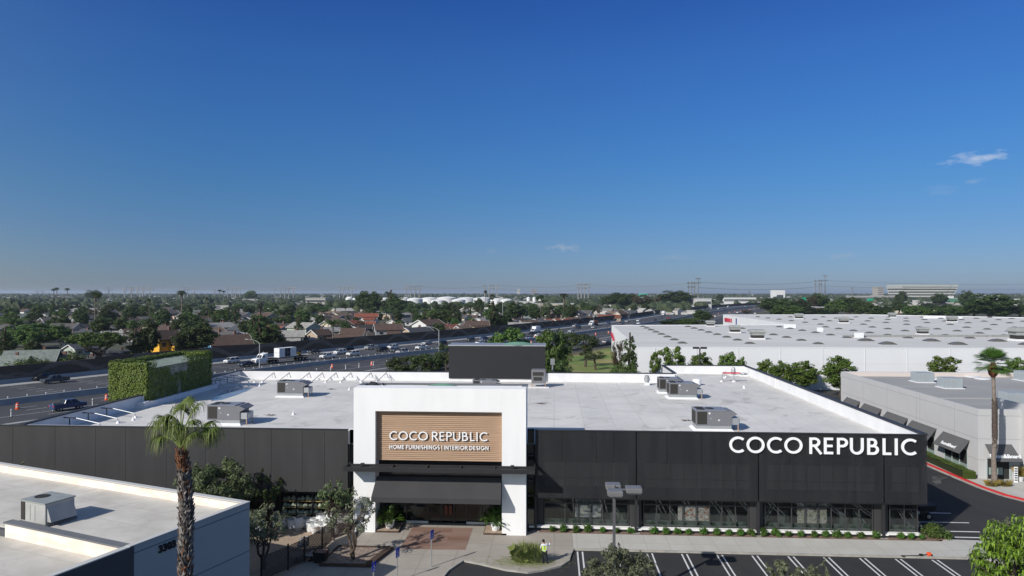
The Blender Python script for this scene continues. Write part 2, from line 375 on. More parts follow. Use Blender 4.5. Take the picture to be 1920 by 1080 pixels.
def dashes(name, offs, m, dash=3.2, gap=9, w=.16, s0=60, s1=900, solid=()):
    b = MB()
    for d in offs:
        s = s0
        while s < s1:
            p0,_ = rpt(s,d-w/2); p1,_ = rpt(s,d+w/2); p2,_ = rpt(s+dash,d+w/2); p3,_ = rpt(s+dash,d-w/2)
            b.add([(p.x,p.y,.035) for p in (p0,p1,p2,p3)], [(0,1,2,3)]); s += dash+gap
    for d in solid:
        s = s0
        while s < s1:
            p0,_ = rpt(s,d-w/2); p1,_ = rpt(s,d+w/2); p2,_ = rpt(s+6,d+w/2); p3,_ = rpt(s+6,d-w/2)
            b.add([(p.x,p.y,.035) for p in (p0,p1,p2,p3)], [(0,1,2,3)]); s += 6
    return structure(b.build(name, m))
dashes('lane_markings', (9.2, 12.9, 16.6, 20.3, 24.0, 27.7), M_paint, solid=(5.6, 31.5))
dashes('lower_lane_markings', (41.2, 44.8, 52.5, 66, 70), M_paint, w=.15, solid=(49.3, 63))
# sound wall with stepped wave pattern
def wave_mat():
    m = bpy.data.materials.new('patterned_block'); m.use_nodes = True; nt = m.node_tree; n = nt.nodes; l = nt.links; b = n['Principled BSDF']; b.inputs['Roughness'].default_value = .9; b.inputs['Specular IOR Level'].default_value = .1
    uv = n.new('ShaderNodeUVMap'); sp = n.new('ShaderNodeSeparateXYZ'); l.new(uv.outputs[0], sp.inputs[0])
    def mt(op, a, c=None, d=None):
        q = n.new('ShaderNodeMath'); q.operation = op
        for i, v in enumerate((a, c, d)):
            if v is None: continue
            if isinstance(v, (int, float)): q.inputs[i].default_value = v
            else: l.new(v, q.inputs[i])
        return q.outputs[0]
    s = mt('MULTIPLY', mt('FLOOR', mt('DIVIDE', sp.outputs[0], .6)), .6); z = mt('MULTIPLY', mt('FLOOR', mt('DIVIDE', sp.outputs[1], .3)), .3)
    def band(period, ph, amp, base, w):
        t = mt('SINE', mt('MULTIPLY', mt('ADD', s, ph), 2*pi/period))
        return mt('LESS_THAN', mt('ABSOLUTE', mt('SUBTRACT', mt('ADD', mt('MULTIPLY', t, amp), base), z)), w)
    v = mt('MAXIMUM', band(21, 3, 1.5, 2.3, .62), mt('MULTIPLY', band(21, 13.5, 1.3, .6, .35), .6))
    br = n.new('ShaderNodeTexBrick'); br.inputs['Scale'].default_value = 1; br.inputs['Brick Width'].default_value = 1.2; br.inputs['Row Height'].default_value = .3; br.inputs['Mortar Size'].default_value = .012
    br.inputs['Color1'].default_value = (.085,.070,.062,1); br.inputs['Color2'].default_value = (.070,.058,.052,1); br.inputs['Mortar'].default_value = (.05,.045,.04,1); l.new(uv.outputs[0], br.inputs[0])
    mx = n.new('ShaderNodeMix'); mx.data_type = 'RGBA'; l.new(mt('MULTIPLY', v, .5), mx.inputs[0]); l.new(br.outputs[0], mx.inputs[6]); mx.inputs[7].default_value = (.20,.185,.175,1)
    nz = n.new('ShaderNodeTexNoise'); nz.inputs['Scale'].default_value = .15; l.new(uv.outputs[0], nz.inputs[0]); m2 = n.new('ShaderNodeMix'); m2.data_type = 'RGBA'; m2.blend_type = 'MULTIPLY'; l.new(nz.outputs[0], m2.inputs[0]); l.new(mx.outputs[2], m2.inputs[6]); m2.inputs[7].default_value = (.8,.8,.8,1)
    l.new(m2.outputs[2], b.inputs['Base Color']); return m
def wallseg(s0, s1, h):
    b = MB(); n = max(1, int((s1-s0)/6)); uv = []
    for i in range(n):
        a = s0+(s1-s0)*i/n; c = s0+(s1-s0)*(i+1)/n
        p,_ = rpt(a,0); q,_ = rpt(c,0); pb,_ = rpt(a,-.4); qb,_ = rpt(c,-.4)
        b.add([(p.x,p.y,-.1),(q.x,q.y,-.1),(q.x,q.y,h),(p.x,p.y,h)], [(0,1,2,3)]); uv += [a,0,c,0,c,h,a,h]
        b.add([(pb.x,pb.y,-.1),(qb.x,qb.y,-.1),(qb.x,qb.y,h),(pb.x,pb.y,h)], [(3,2,1,0)]); uv += [a,h,c,h,c,0,a,0]
        b.add([(p.x,p.y,h),(q.x,q.y,h),(qb.x,qb.y,h),(pb.x,pb.y,h)], [(0,1,2,3)]); uv += [a,.1,c,.1,c,0,a,0]
        if i == 0: b.add([(p.x,p.y,-.1),(p.x,p.y,h),(pb.x,pb.y,h),(pb.x,pb.y,-.1)], [(0,1,2,3)]); uv += [0,0,0,h,.4,h,.4,0]
    b.uv = uv; return b
M_block = wave_mat()
st = thing('sound_wall', 'long dark brown block sound wall with lighter wave pattern beside the freeway', 'wall', rpt(200)[0])
sA = rnear(*P(185, 702)[:2])[0]
for (a, c, h) in ((0, sA, 4.0), (sA, 410, 4.4), (410, 760, 4.35), (760, RLEN-420, 4.2)):
    wallseg(a, c, h).build('wall_panel', M_block, st, rel=True)
fb = MB(); n = int((RLEN-420)/8)
vs = []; fs = []
prof = [(.95,-.05),(.95,.1),(.55,.45),(.42,.95),(.05,.95)]
for i in range(n+1):
    for d, z in prof:
        p,_ = rpt(8*i, d); vs.append((p.x,p.y,z))
    if i:
        for k in range(len(prof)-1): fs.append(((i-1)*5+k, i*5+k, i*5+k+1, (i-1)*5+k+1))
fb.add(vs, fs); fb.build('footing', M_barr, st, rel=True)
# median barrier
vs = []; fs = []; prof = [(34.2,-.05),(34.2,.12),(34.3,.62),(34.9,.66),(35.3,.62),(35.5,-.02),(35.75,-.05)]
prof = [(33.6,-.05),(33.6,.22),(34.4,.24),(34.6,1.15),(35.2,1.15),(35.45,.2),(35.6,-.05)]
b = MB(); n = int(1100/8)
for i in range(n+1):
    for d, z in prof:
        p,_ = rpt(8*i, d); vs.append((p.x,p.y,z))
    if i:
        for k in range(6): fs.append(((i-1)*7+k, i*7+k, i*7+k+1, (i-1)*7+k+1))
b.add(vs, fs); tag(b.build('median_barrier', M_barr), 'long blue grey concrete barrier dividing the freeway from the lower roadway', 'barrier')
# guard fence near the lawn
g = thing('guard_fence', 'low dark chain fence along the near edge of the freeway above the lawn', 'fence', rpt(200, 76)[0])
b = MB(); b2 = MB()
for s in range(110, 420, 4):
    p,_ = rpt(s, 76.5); q,_ = rpt(s+4, 76.5)
    b.beam((p.x,p.y,.75), (q.x,q.y,.75), .08, .9)
    if s % 8 == 2 and 170 < s < 330: MB().beam((p.x,p.y+.1,0), (p.x,p.y+.1,1.3), .12, .12).build('post', M_steel, g, rel=True)
b.build('mesh_panel', mat('dark_mesh', (.05,.05,.05), .8), g, rel=True)
# delineator posts and barrels
def mk_post():
    t = thing('lane_post', 'slim white lane delineator post on the median kerb of the freeway', 'post', group='white posts along the freeway')
    MB().lathe([(.11,0),(.11,1.25),(.06,1.35)], n=6).build('pole', M_postw, t); MB().lathe([(.125,.9),(.125,1.1)], n=6).build('band', M_steel, t)
    MB().box(-.2,-.2,0,.2,.2,.05).build('base', M_black, t); return Proto(t)
pp = mk_post()
s = 92
while s < 470: pp.put(rpt(s, 33.2)[0]+Vector((0,0,.0)), 0, 'slim white lane delineator post on the median kerb of the freeway', 'white posts along the median kerb'); s += 3.1
s = 92
while s < 300: pp.put(rpt(s, 49.9)[0], 0, 'slim white delineator post in the nearer row along the lower roadway', 'white posts along the lower roadway'); s += 6.2
t = thing('traffic_barrel', 'x', 'barrel')
MB().lathe([(.36,0),(.36,.1),(.30,.12),(.28,.35)], n=10).build('base', M_orange, t)
MB().lathe([(.28,.35),(.27,.5)], n=10).build('stripe', M_postw, t)
MB().lathe([(.27,.5),(.26,.72)], n=10).build('body', M_orange, t)
MB().lathe([(.255,.72),(.25,.86)], n=10).build('stripe', M_postw, t)
MB().lathe([(.25,.86),(.22,1.05),(.1,1.08)], n=10).build('lid', M_orange, t)
pb = Proto(t)
BAR = [(33,767),(200,750),(623,690),(697,685),(760,676),(821,668),(996,644),(1002,634.5),(1011,633.5),(1117,628),(1141,625),(1336,593),(1347,590),(1368,587),(1378,585),(1388,584),(1397,582.5),(1406,581),(1414,580),(1423,578.5)]
for i,(x,y) in enumerate(BAR):
    pb.put(P(x,y), 0, 'orange and white traffic barrel, %s from the left along the freeway' % ordinal(i+1), 'traffic barrels on the freeway', sc=(1.1,1.1,1.05))

# ------------------------------------------------------------------ letters
def glyph(c, t):
    """strokes (centre lines) in cap height 1; returns width, [(points, closed)]"""
    a = t/2; T_ = 1-a; q = .5-a
    def arc(cx, cz, rx, rz, d0, d1, n=28): return [(cx+rx*cos(radians(d0+(d1-d0)*i/n)), cz+rz*sin(radians(d0+(d1-d0)*i/n))) for i in range(n+1)]
    if c == 'C': return .90, [(arc(.5,.5,q,q,48,312), 0)]
    if c == 'O': return 1.0, [(arc(.5,.5,q,q,0,360,36)[:-1], 1)]
    if c == 'G': return .96, [(arc(.5,.5,q,q,48,360), 0), ([(.56,.47),(1-t*.2,.47)], 0)]
    if c in 'RPB':
        r = (.27 if c != 'B' else .235); r2 = .5*(1-.5-a)
        up = [(a,T_),(.30,T_)]+arc(.30,.75-a/2,.22,T_-(.75-a/2),90,-90,16)+[(a,.5)]
        if c == 'P': return .56, [([(a,0),(a,1)],0), (up,0)]
        if c == 'R': return .68, [([(a,0),(a,1)],0), (up,0), ([(.28,.5),(.645,0)],0)]
        return .62, [([(a,0),(a,1)],0), ([(a,T_),(.27,T_)]+arc(.27,.765-a/2,.19,T_-(.765-a/2),90,-90,16)+[(a,.53-a*.0)],0), ([(.27,.53)]+arc(.32,.265+a/2,.235,.265-a/2,90,-90,16)+[(a,a)],0)]
    if c == 'E': return .50, [([(a,0),(a,1)],0), ([(a,T_),(.5,T_)],0), ([(a,.5),(.47,.5)],0), ([(a,a),(.5,a)],0)]
    if c == 'F': return .48, [([(a,0),(a,1)],0), ([(a,T_),(.48,T_)],0), ([(a,.5),(.44,.5)],0)]
    if c == 'U': return .74, [([(a,1)]+[(.37+(.37-a)*cos(radians(180+i*9)), .37+(.37-a)*sin(radians(180+i*9))) for i in range(21)]+[(.74-a,1)], 0)]
    if c == 'L': return .46, [([(a,1),(a,a),(.46,a)],0)]
    if c == 'I': return t, [([(a,0),(a,1)],0)]
    if c == 'H': return .68, [([(a,0),(a,1)],0), ([(.68-a,0),(.68-a,1)],0), ([(a,.5),(.68-a,.5)],0)]
    if c == 'M': return .86, [([(a,0),(a,1)],0), ([(.86-a,0),(.86-a,1)],0), ([(a*1.1,.97),(.43,.12),(.86-a*1.1,.97)],0)]
    if c == 'N': return .72, [([(a,0),(a,1)],0), ([(.72-a,0),(.72-a,1)],0), ([(a,.97),(.72-a,.03)],0)]
    if c == 'T': return .56, [([(0,T_),(.56,T_)],0), ([(.28,0),(.28,1)],0)]
    if c == 'D': return .74, [([(a,0),(a,1)],0), ([(a,T_),(.28,T_)]+arc(.28,.5,.46-a,.5-a,90,-90,22)+[(a,a)],0)]
    if c == 'S':
        p = arc(.27,.75-a/2,.27-a,.25-a/2,40,270,16)+arc(.27,.25+a/2,.27-a,.25-a/2,90,-140,16)[1:]
        return .52, [(p,0)]
    if c == '|': return t, [([(a,-.05),(a,1.05)],0)]
    return .4, []
def ribbon(mb, pts, closed, t, dep, yo):
    pts = [q for i, q in enumerate(pts) if i == 0 or (Vector(q)-Vector(pts[i-1])).length > 1e-4]
    n = len(pts); L = []; Rr = []
    for i in range(n):
        p = Vector(pts[i]); a = Vector(pts[i-1]) if (i or closed) else None; b = Vector(pts[(i+1) % n]) if (i < n-1 or closed) else None
        d1 = (p-a).normalized() if a is not None else None; d2 = (b-p).normalized() if b is not None else None
        if d1 is None: d1 = d2
        if d2 is None: d2 = d1
        n1 = Vector((-d1.y, d1.x)); n2 = Vector((-d2.y, d2.x)); m = (n1+n2).normalized(); k = t/2/max(.45, m.dot(n1))
        L.append(p+m*k); Rr.append(p-m*k)
    vs = [(q.x, yo, q.y) for q in L]+[(q.x, yo, q.y) for q in Rr]+[(q.x, dep, q.y) for q in L]+[(q.x, dep, q.y) for q in Rr]
    fs = []
    for i in range(n if closed else n-1):
        j = (i+1) % n
        fs += [(i, i+n, j+n, j), (i, j, j+2*n, i+2*n), (i+n, i+3*n, j+3*n, j+n)]
    if not closed: fs += [(0, 2*n, 3*n, n), (n-1, 2*n-1, 4*n-1, 3*n-1)]
    mb.add(vs, fs)
def letters(text, x0, x1, z0, z1, Y, dep, t, gap=.16, space=.38, m=None, parent=None, name='lettering'):
    h = z1-z0; w = 0; items = []
    for c in text:
        if c == ' ': w += space; continue
        gw, st_ = glyph(c, t); items.append((w, st_)); lastg = {'C':.06,'O':.14,'R':.12,'E':.22,'P':.15,'U':.2,'B':.22,'L':.2,'I':.2}.get(c, .17); w += gw+lastg
    w -= lastg; kx = (x1-x0)/w; mb = MB(); k = 0
    for off, st_ in items:
        for pts, cl in st_:
            k += 1
            tmp = MB(); ribbon(tmp, pts, cl, t, dep, 0.0)
            yo = -dep-.0025*(k % 4)
            mb.add([(x0+(off+v[0])*kx, Y+(yo if v[1] == 0.0 else 0), z0+v[2]*h) for v in tmp.v], tmp.f)
    return mb.build(name, m or M_lett, parent, rel=True)
M_lett = mat('white_letter_face', (.85,.86,.88), .5)
def bfont(text, size, depth, bold=.0, spacing=1.0):
    cu = bpy.data.curves.new('font', 'FONT'); cu.body = text; cu.size = size; cu.extrude = depth; cu.offset = bold; cu.align_x = 'CENTER'; cu.space_character = spacing
    o = bpy.data.objects.new('font', cu); COL.objects.link(o)
    dg = bpy.context.evaluated_depsgraph_get(); me = bpy.data.meshes.new_from_object(o.evaluated_get(dg)); bpy.data.objects.remove(o); bpy.data.curves.remove(cu)
    return me

# ------------------------------------------------------------------ the charcoal store
ZP, ZR = 9.0, 7.65
store = thing('store_building', 'large charcoal metal clad store with white entrance portal, flat white roof and big white lettering', 'store', (-9, 59, 0))
X0, X1, YF, YL, YB, YB2, XS = -48.6, 31.5, 59.9, 59.1, 103.0, 114.7, 18.2
b = MB()   # roof membrane
b.poly([(X0,YL+.3,ZR),(-17.6,YL+.3,ZR),(-17.6,60.3,ZR),(X1-.2,60.3,ZR),(X1-.2,YB2-.2,ZR),(XS,YB2-.2,ZR),(XS,YB,ZR),(X0,YB,ZR)])
b.build('roof', M_roof, store, rel=True)
def pwall(mb, ax, ay, bx, by, z0, z1, th=.3, m=0):     # straight wall, th to the left of a->b
    d = Vector((bx-ax, by-ay, 0)).normalized(); nn = Vector((-d.y, d.x, 0))*th
    mb.prism([(ax,ay),(bx,by),(bx+nn.x,by+nn.y),(ax+nn.x,ay+nn.y)], z0, z1, m)
b = MB()
pwall(b, X0, YB, X0, 59.6, ZR-.05, ZP-.06, .3)           # west
pwall(b, 17.9, YB, X0, YB, ZR-.05, ZP-.06, .3)
pwall(b, XS-.3, YB2, XS-.3, YB-.003, ZR-.05, ZP-.063, .3)
pwall(b, X1, YB2, XS-.3, YB2, ZR-.05, ZP-.06, .3)
pwall(b, X1, 60.25, X1, YB2-.3, ZR-.05, ZP-.063, .3)
pwall(b, -1.6, 60.2, X1-.3, 60.2, ZR-.05, ZP-.06, .25)
pwall(b, X0+.3, 59.5, -17.6, 59.5, ZR-.05, ZP-.06, .25)
b.box(31.15, 98.0, ZR, 30.95, 98.6, ZP-.07); b.box(-48.3, 77.2, ZR, -48.0, 77.4, ZP-.1)
b.build('parapet', M_parapet, store, rel=True)
b = MB()
pwall(b, X0-.1, YB+.1, X0-.1, 59.45, ZP-.06, ZP+.06, .5)
pwall(b, 17.8, YB+.12, X0-.1, YB+.12, ZP-.055, ZP+.065, .45)
pwall(b, XS-.42, YB2+.1, XS-.42, YB+.1, ZP-.06, ZP+.06, .45)
pwall(b, X1+.1, YB2+.12, XS-.4, YB2+.12, ZP-.055, ZP+.065, .45)
pwall(b, X1+.12, 60.1, X1+.12, YB2, ZP-.06, ZP+.06, .5)
b.box(-1.7, 59.85, ZP-.055, X1+.1, 60.05, ZP+.02); b.box(-52.5, 59.05, ZP-.05, -18.05, 59.25, ZP+.02)
b.build('coping', M_coping, store, rel=True)
# outer walls (rear and sides), dark
b = MB()
pwall(b, X0, YB, X0, 60, -.05, ZR-.06, .3, 0); pwall(b, XS, YB, X0, YB, -.05, ZR-.06, .3, 0); pwall(b, XS, YB2, XS, YB+.3, -.05, ZR-.06, .3, 0)
pwall(b, X1, YB2, XS, YB2, -.05, ZR-.06, .3, 0); pwall(b, X1-.2, 61.2, X1-.2, YB2, -.05, ZR-.06, .3, 0)
b.build('wall', M_char, store, rel=True)
# screen panels
M_scr = bpy.data.materials.new('perforated_metal_screen'); M_scr.use_nodes = True
def scrmat():
    nt = M_scr.node_tree; n = nt.nodes; l = nt.links; bb = n['Principled BSDF']; bb.inputs['Roughness'].default_value = .5; bb.inputs['Specular IOR Level'].default_value = .35
    tc = n.new('ShaderNodeTexCoord'); nz = n.new('ShaderNodeTexNoise'); nz.inputs['Scale'].default_value = 1.6; nz.inputs['Detail'].default_value = 8; mp = n.new('ShaderNodeMapping'); mp.inputs['Scale'].default_value = (1,1,.12); l.new(tc.outputs['Object'], mp.inputs[0]); l.new(mp.outputs[0], nz.inputs[0])
    mr = n.new('ShaderNodeMapRange'); mr.inputs[1].default_value = .4; mr.inputs[2].default_value = .62; l.new(nz.outputs[0], mr.inputs[0]); mx = n.new('ShaderNodeMix'); mx.data_type = 'RGBA'; l.new(mr.outputs[0], mx.inputs[0]); mx.inputs[6].default_value = (.024,.025,.028,1); mx.inputs[7].default_value = (.032,.033,.036,1); l.new(mx.outputs[2], bb.inputs['Base Color'])
    tr = n.new('ShaderNodeBsdfTransparent'); ms = n.new('ShaderNodeMixShader'); ms.inputs[0].default_value = .34; l.new(bb.outputs[0], ms.inputs[1]); l.new(tr.outputs[0], ms.inputs[2]); l.new(ms.outputs[0], n['Material Output'].inputs[0])
scrmat()
M_panel = mat('charcoal_panel', (.046,.045,.046), .6, var=.16, scale=1.4, stretch=(1,1,.12), detail=8)
ux = [-1.69, .7, 3.65, 5.2, 7.08, 7.16, 9.75, 12.7, 15.4, 17.46, 17.54, 20.1, 22.9, 25.6, 27.92, 28.0, 30.1, 31.5]
b = MB()
for i in range(len(ux)-1):
    if ux[i+1]-ux[i] < .2: continue
    b.box(ux[i]+.012, YF, 3.12, ux[i+1]-.012, YF+.05, ZP-.06)
b.build('screen_panel', M_scr, store, rel=True)
b = MB()
for y0 in range(61, 114, 3): b.box(X1, y0+.015, 3.12, X1+.05, y0+2.985, ZP-.06)
b.build('side_panel', M_panel, store, rel=True)
b = MB(); x = -52.5
lx = [-52.5,-49,-45,-41.2,-38.4,-34.6,-31.0,-27.4,-25.0,-22.2,-20.2,-18.1]
for i in range(len(lx)-1): b.box(lx[i]+.012, YL, 3.45 if lx[i] > -29 else 1.0, lx[i+1]-.012, YL+.06, ZP-.06)
b.build('facade_panel', M_panel, store, rel=True)
b = MB()
b.box(-29, YL+.5, -.05, X0, YL+.8, ZR-.1); b.box(-29, YL+.1, 3.45, -18, YL+.35, ZR-.07); b.box(-18.05, YL+.4, 0, -17.55, YL+.9, ZP-.1)
b.box(-2.35, 60.6, 3.2, -1.75, 60.9, ZP-.1)
b.box(-1.6, YF+.5, 6.25, X1-.25, YF+.6, ZR-.06)       # wall behind the screen above the upper windows
b.box(-1.6, YF+.5, 3.13, X1-.25, YF+.6, 4.0)
for xa, xb in ((-1.6,-.95),(6.5,7.75),(16.7,18.2),(27.3,28.7),(31.15,31.25)): b.box(xa, YF+.52, 3.99, xb, YF+.62, 6.26)
b.box(-1.6, YF+.02, 3.02, X1, YF+1.0, 3.12)
b.box(-1.6, YF+.1, 6.4, X1-.1, YF+.14, ZP-.08)
b.build('backing_wall', M_black, store, rel=True)
# ground-floor windows
M_frame = mat('dark_window_frame', (.05,.05,.052), .45)
M_sill = mat('white_sill', (.78,.77,.75), .6)
M_upg = mat('upper_window_pane', (.36,.42,.41), .35, var=.1, scale=.4, spec=.5)
bays = [(-.86, 6.49, [.94,2.03,3.16,4.24,5.36], 'a'), (7.84, 16.85, [8.96,10.12,11.23,12.39,13.54,14.6,15.75], 'b'), (18.27, 27.35, [19.4,20.54,21.68,22.76,23.89,25.06,26.23], 'c'), (28.78, 31.1, [29.99], 'd')]
YG = 60.75
for xa, xb, cs, _ in bays:
    w = MB(); w.box(xa, YG-.06, 2.36, xb, YG+.06, 2.46)
    w.box(xa, YG-.055, .42, xb, YG+.055, .52); w.box(xa, YG-.057, 2.92, xb, YG+.057, 3.0)
    for c in [xa]+cs+[xb]: w.box(c-.035, YG-.07, .43, c+.035, YG+.07, 2.99)
    f = w.build('window', M_frame, store, rel=True)
    pn = MB(); pn.box(xa+.02, YG-.008, .5, xb-.02, YG+.008, 2.94); pn.build('pane', G_store, f).location = (0,0,0)
    w = MB()
    for c in [xa]+cs+[xb]: w.box(c-.03, YF+.40, 4.0, c+.03, YF+.47, 6.2)
    w.box(xa, YF+.41, 4.72, xb, YF+.468, 4.78); w.box(xa, YF+.41, 6.15, xb, YF+.468, 6.22)
    f = w.build('upper_window', M_frame, store, rel=True)
    pn = MB(); pn.box(xa+.02, YF+.48, 4.02, xb-.02, YF+.495, 6.18); pn.build('pane', M_upg, f)
for xa, xb in ((-1.5,-.95),(6.6,7.65),(16.95,18.1),(27.45,28.6)): MB().box(xa, YG-.1, .4, xb, YG+.2, 3.0).build('pier', M_panel, store, rel=True)
for cx in (-1.62, 7.1, 17.5, 27.95):
    c = MB(); c.box(cx-.11, YF+.06, 0, cx+.11, YF+.3, 3.12); c.box(cx-.3, YF-.1, -.02, cx+.3, YF+.5, .16, 1); c.build('column', [M_char, M_kerb], store, rel=True)
b = MB(); b.box(-2.2, 60.22, -.02, 31.0, 60.55, .36); b.build('low_wall', M_char, store, rel=True)
b = MB()
for xa, xb in ((-2.2,6.7),(7.6,17.1),(18.0,27.6),(28.4,31.1)): b.box(xa, 60.16, .36, xb, 60.62, .50)
for xa, xb in ((6.7,7.0),(17.1,17.4),(27.6,27.85),(7.25,7.6),(17.65,18.0),(28.1,28.4)): b.box(xa, 60.06, .33, xb, 60.6, .45)
b.build('sill', M_sill, store, rel=True)
# interior: floor, back wall, pale wall blocks, stair rails
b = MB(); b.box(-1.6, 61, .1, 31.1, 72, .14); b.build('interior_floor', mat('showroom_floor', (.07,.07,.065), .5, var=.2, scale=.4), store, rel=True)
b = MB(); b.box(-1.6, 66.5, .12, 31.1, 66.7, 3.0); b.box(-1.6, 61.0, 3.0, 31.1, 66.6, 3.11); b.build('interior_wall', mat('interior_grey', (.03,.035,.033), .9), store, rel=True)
M_idis = mat('display_wall', (.085,.11,.10), .8)
b = MB()
rg = random.Random(4)
for x in (5.0, 6.0, 9.0, 11.6, 14.4, 15.8, 18.9, 20.2, 24.0, 25.4, 26.6, 29.4): b.box(x-.42, 61.9, .16, x+.42, 62.2, 1.75)
for xa, xb, cs, _ in bays: b.box(xa+.05, YG+.25, .45, xb-.05, YG+.28, .95)
b.build('display_block', M_idis, store, rel=True)
b = MB()
for x, s_ in ((5.0,1),(9.9,1),(14.9,1),(19.0,-1),(20.8,1),(24.5,1),(25.9,1),(29.6,1),(30.5,1)):
    for k in (0, .22): b.beam((x+k, YG+.5, 2.3), (x+k+s_*1.0, YG+.5, .75), .04, .09)
b.build('stair_rail', mat('pale_steel_rail', (.20,.22,.215), .4), store, rel=True)
def postermat(name, cols, sc, thr=(.2,.36,.46,.56,.68)):
    m = bpy.data.materials.new(name); m.use_nodes = True; nt = m.node_tree; n = nt.nodes; l = nt.links; bb = n['Principled BSDF']
    tc = n.new('ShaderNodeTexCoord'); mp = n.new('ShaderNodeMapping'); mp.inputs['Scale'].default_value = sc; l.new(tc.outputs['Object'], mp.inputs[0])
    nz = n.new('ShaderNodeTexNoise'); nz.inputs['Scale'].default_value = 1.7; nz.inputs['Detail'].default_value = 9; nz.inputs['Roughness'].default_value = .62; l.new(mp.outputs[0], nz.inputs[0])
    cr = n.new('ShaderNodeValToRGB'); cr.color_ramp.interpolation = 'CONSTANT'; l.new(nz.outputs[0], cr.inputs[0]); e = cr.color_ramp.elements
    e[0].position = 0; e[0].color = tuple(cols[0])+(1,); e[1].position = thr[0+1]; e[1].color = tuple(cols[1])+(1,)
    for i in range(2, len(cols)): q = e.new(thr[i]); q.color = tuple(cols[i])+(1,)
    l.new(cr.outputs[0], bb.inputs['Base Color']); bb.inputs['Roughness'].default_value = .6; return m
PO = [(.8, 3.1+.25, 1.12, 2.7, [(.16,.12,.10),(.10,.09,.08),(.30,.33,.38),(.55,.50,.46),(.42,.45,.52)], (1.3,1,3.2)),
      (10.85, 13.55, 1.0, 2.4, [(.10,.07,.05),(.42,.20,.13),(.65,.63,.62),(.30,.28,.27),(.70,.70,.70)], (1.6,1,3.4)),
      (21.1, 23.6, .98, 2.75, [(.10,.09,.08),(.20,.18,.15),(.50,.47,.43),(.33,.30,.22),(.55,.54,.52)], (1.8,1,2.6))]
PO[0] = (1.85, 4.15, 1.12, 2.75)+PO[0][4:]
for i, (xa, xb, za, zb, cs, sc) in enumerate(PO):
    p = MB(); p.box(xa, YG+.16, za, xb, YG+.19, zb)
    o = p.build('photo_poster', postermat('printed_photo_%d' % i, cs, sc), store, rel=True)
    o['label'] = ['pale landscape photo poster', 'rust and white furniture photo poster', 'brown living room photo poster'][i]
# left wing storefront with pottery shelves
b = MB(); b.box(-29, 61.6, 0, -18, 61.8, 3.4); b.build('recess_wall', M_black, store, rel=True)
f = MB()
for x in (-28.5,-26.5,-24.7,-23.2,-21.7,-20.2,-18.6): f.box(x-.05, 60.3, 0, x+.05, 60.4, 3.0)
f.box(-28.5, 60.29, 2.95, -18.5, 60.41, 3.05); f.build('storefront_frame', M_frame, store, rel=True)
M_shelf = mat('warm_shelf_board', (.45,.33,.14), .6)
sh = MB()
for z in (.35, .95, 1.55, 2.15):
    sh.box(-24.6, 60.5, z, -20.3, 61.0, z+.05)
sh.build('shelf', M_shelf, store, rel=True)
lw = MB(); lw.box(-2.35, 60.35, .5, -1.78, 60.4, 8.8)
o = lw.build('slot_window', G_store, store, rel=True)
lw = MB()
for z in (.45, 1.9, 3.05, 4.4, 5.5, 6.6): lw.box(-2.36, 60.3, z, -1.76, 60.42, z+.08)
lw.build('slot_frame', M_frame, store, rel=True)
# white portal tower
TX0, TX1, TY = -17.5, -2.42, 58.8
b = MB()
fo = [(TX0,-.02),(-15.58,-.02),(-15.58,10.68),(-4.5,10.68),(-4.5,-.02),(TX1,-.02),(TX1,12.7),(TX0,12.7)]
b.add([(x,TY,z) for x,z in fo]+[(x,60.4,z) for x,z in fo], [tuple(range(8)), tuple(range(8,16))[::-1]]+[(i,i+8,(i+1)%8+8,(i+1)%8) for i in range(8)])
b.build('portal', M_white, store, rel=True)
b = MB()
b.box(TX0, 60.4, 8.95, TX0+.35, 62.0, 12.62); b.box(TX1-.35, 60.4, 8.95, TX1, 62.0, 12.62); b.box(TX0+.35, 61.65, 8.95, TX1-.35, 62.0, 12.615)
b.build('portal_return', M_white, store, rel=True)
b = MB(); b.box(TX0-.06, 60.35, 12.62, TX0+.45, 62.1, 12.72); b.box(TX1-.45, 60.35, 12.62, TX1+.06, 62.1, 12.72); b.box(TX0+.46, 61.6, 12.61, TX1-.46, 62.1, 12.715)
b.build('portal_coping', mat('grey_cap', (.16,.16,.165), .5), store, rel=True)
b = MB(); b.box(TX0+.35, 60.4, 11.9, TX1-.35, 61.65, 12.0); b.build('portal_roof', M_parapet, store, rel=True)
b = MB()
arcp = [(-10.1+4.2*cos(radians(20+140*i/20)), 8.55+4.25*sin(radians(20+140*i/20))) for i in range(21)]
vs = [(x, 60.6, z) for x, z in arcp]+[(x, 61.4, z) for x, z in arcp]
b.add(vs, [(i, i+1, i+22, i+21) for i in range(20)]+[tuple(range(21))[::-1]])
b.build('copper_vault', mat('green_copper', (.17,.33,.24), .7, var=.2, scale=.8), store, rel=True)
b = MB(); b.beam((-17.0,60.7,12.1),(-16.4,61.5,12.85),.9,.08); b.beam((-15.2,61.5,12.1),(-15.6,61.4,12.75),.8,.08); b.build('roof_hatch', M_char, store, rel=True)
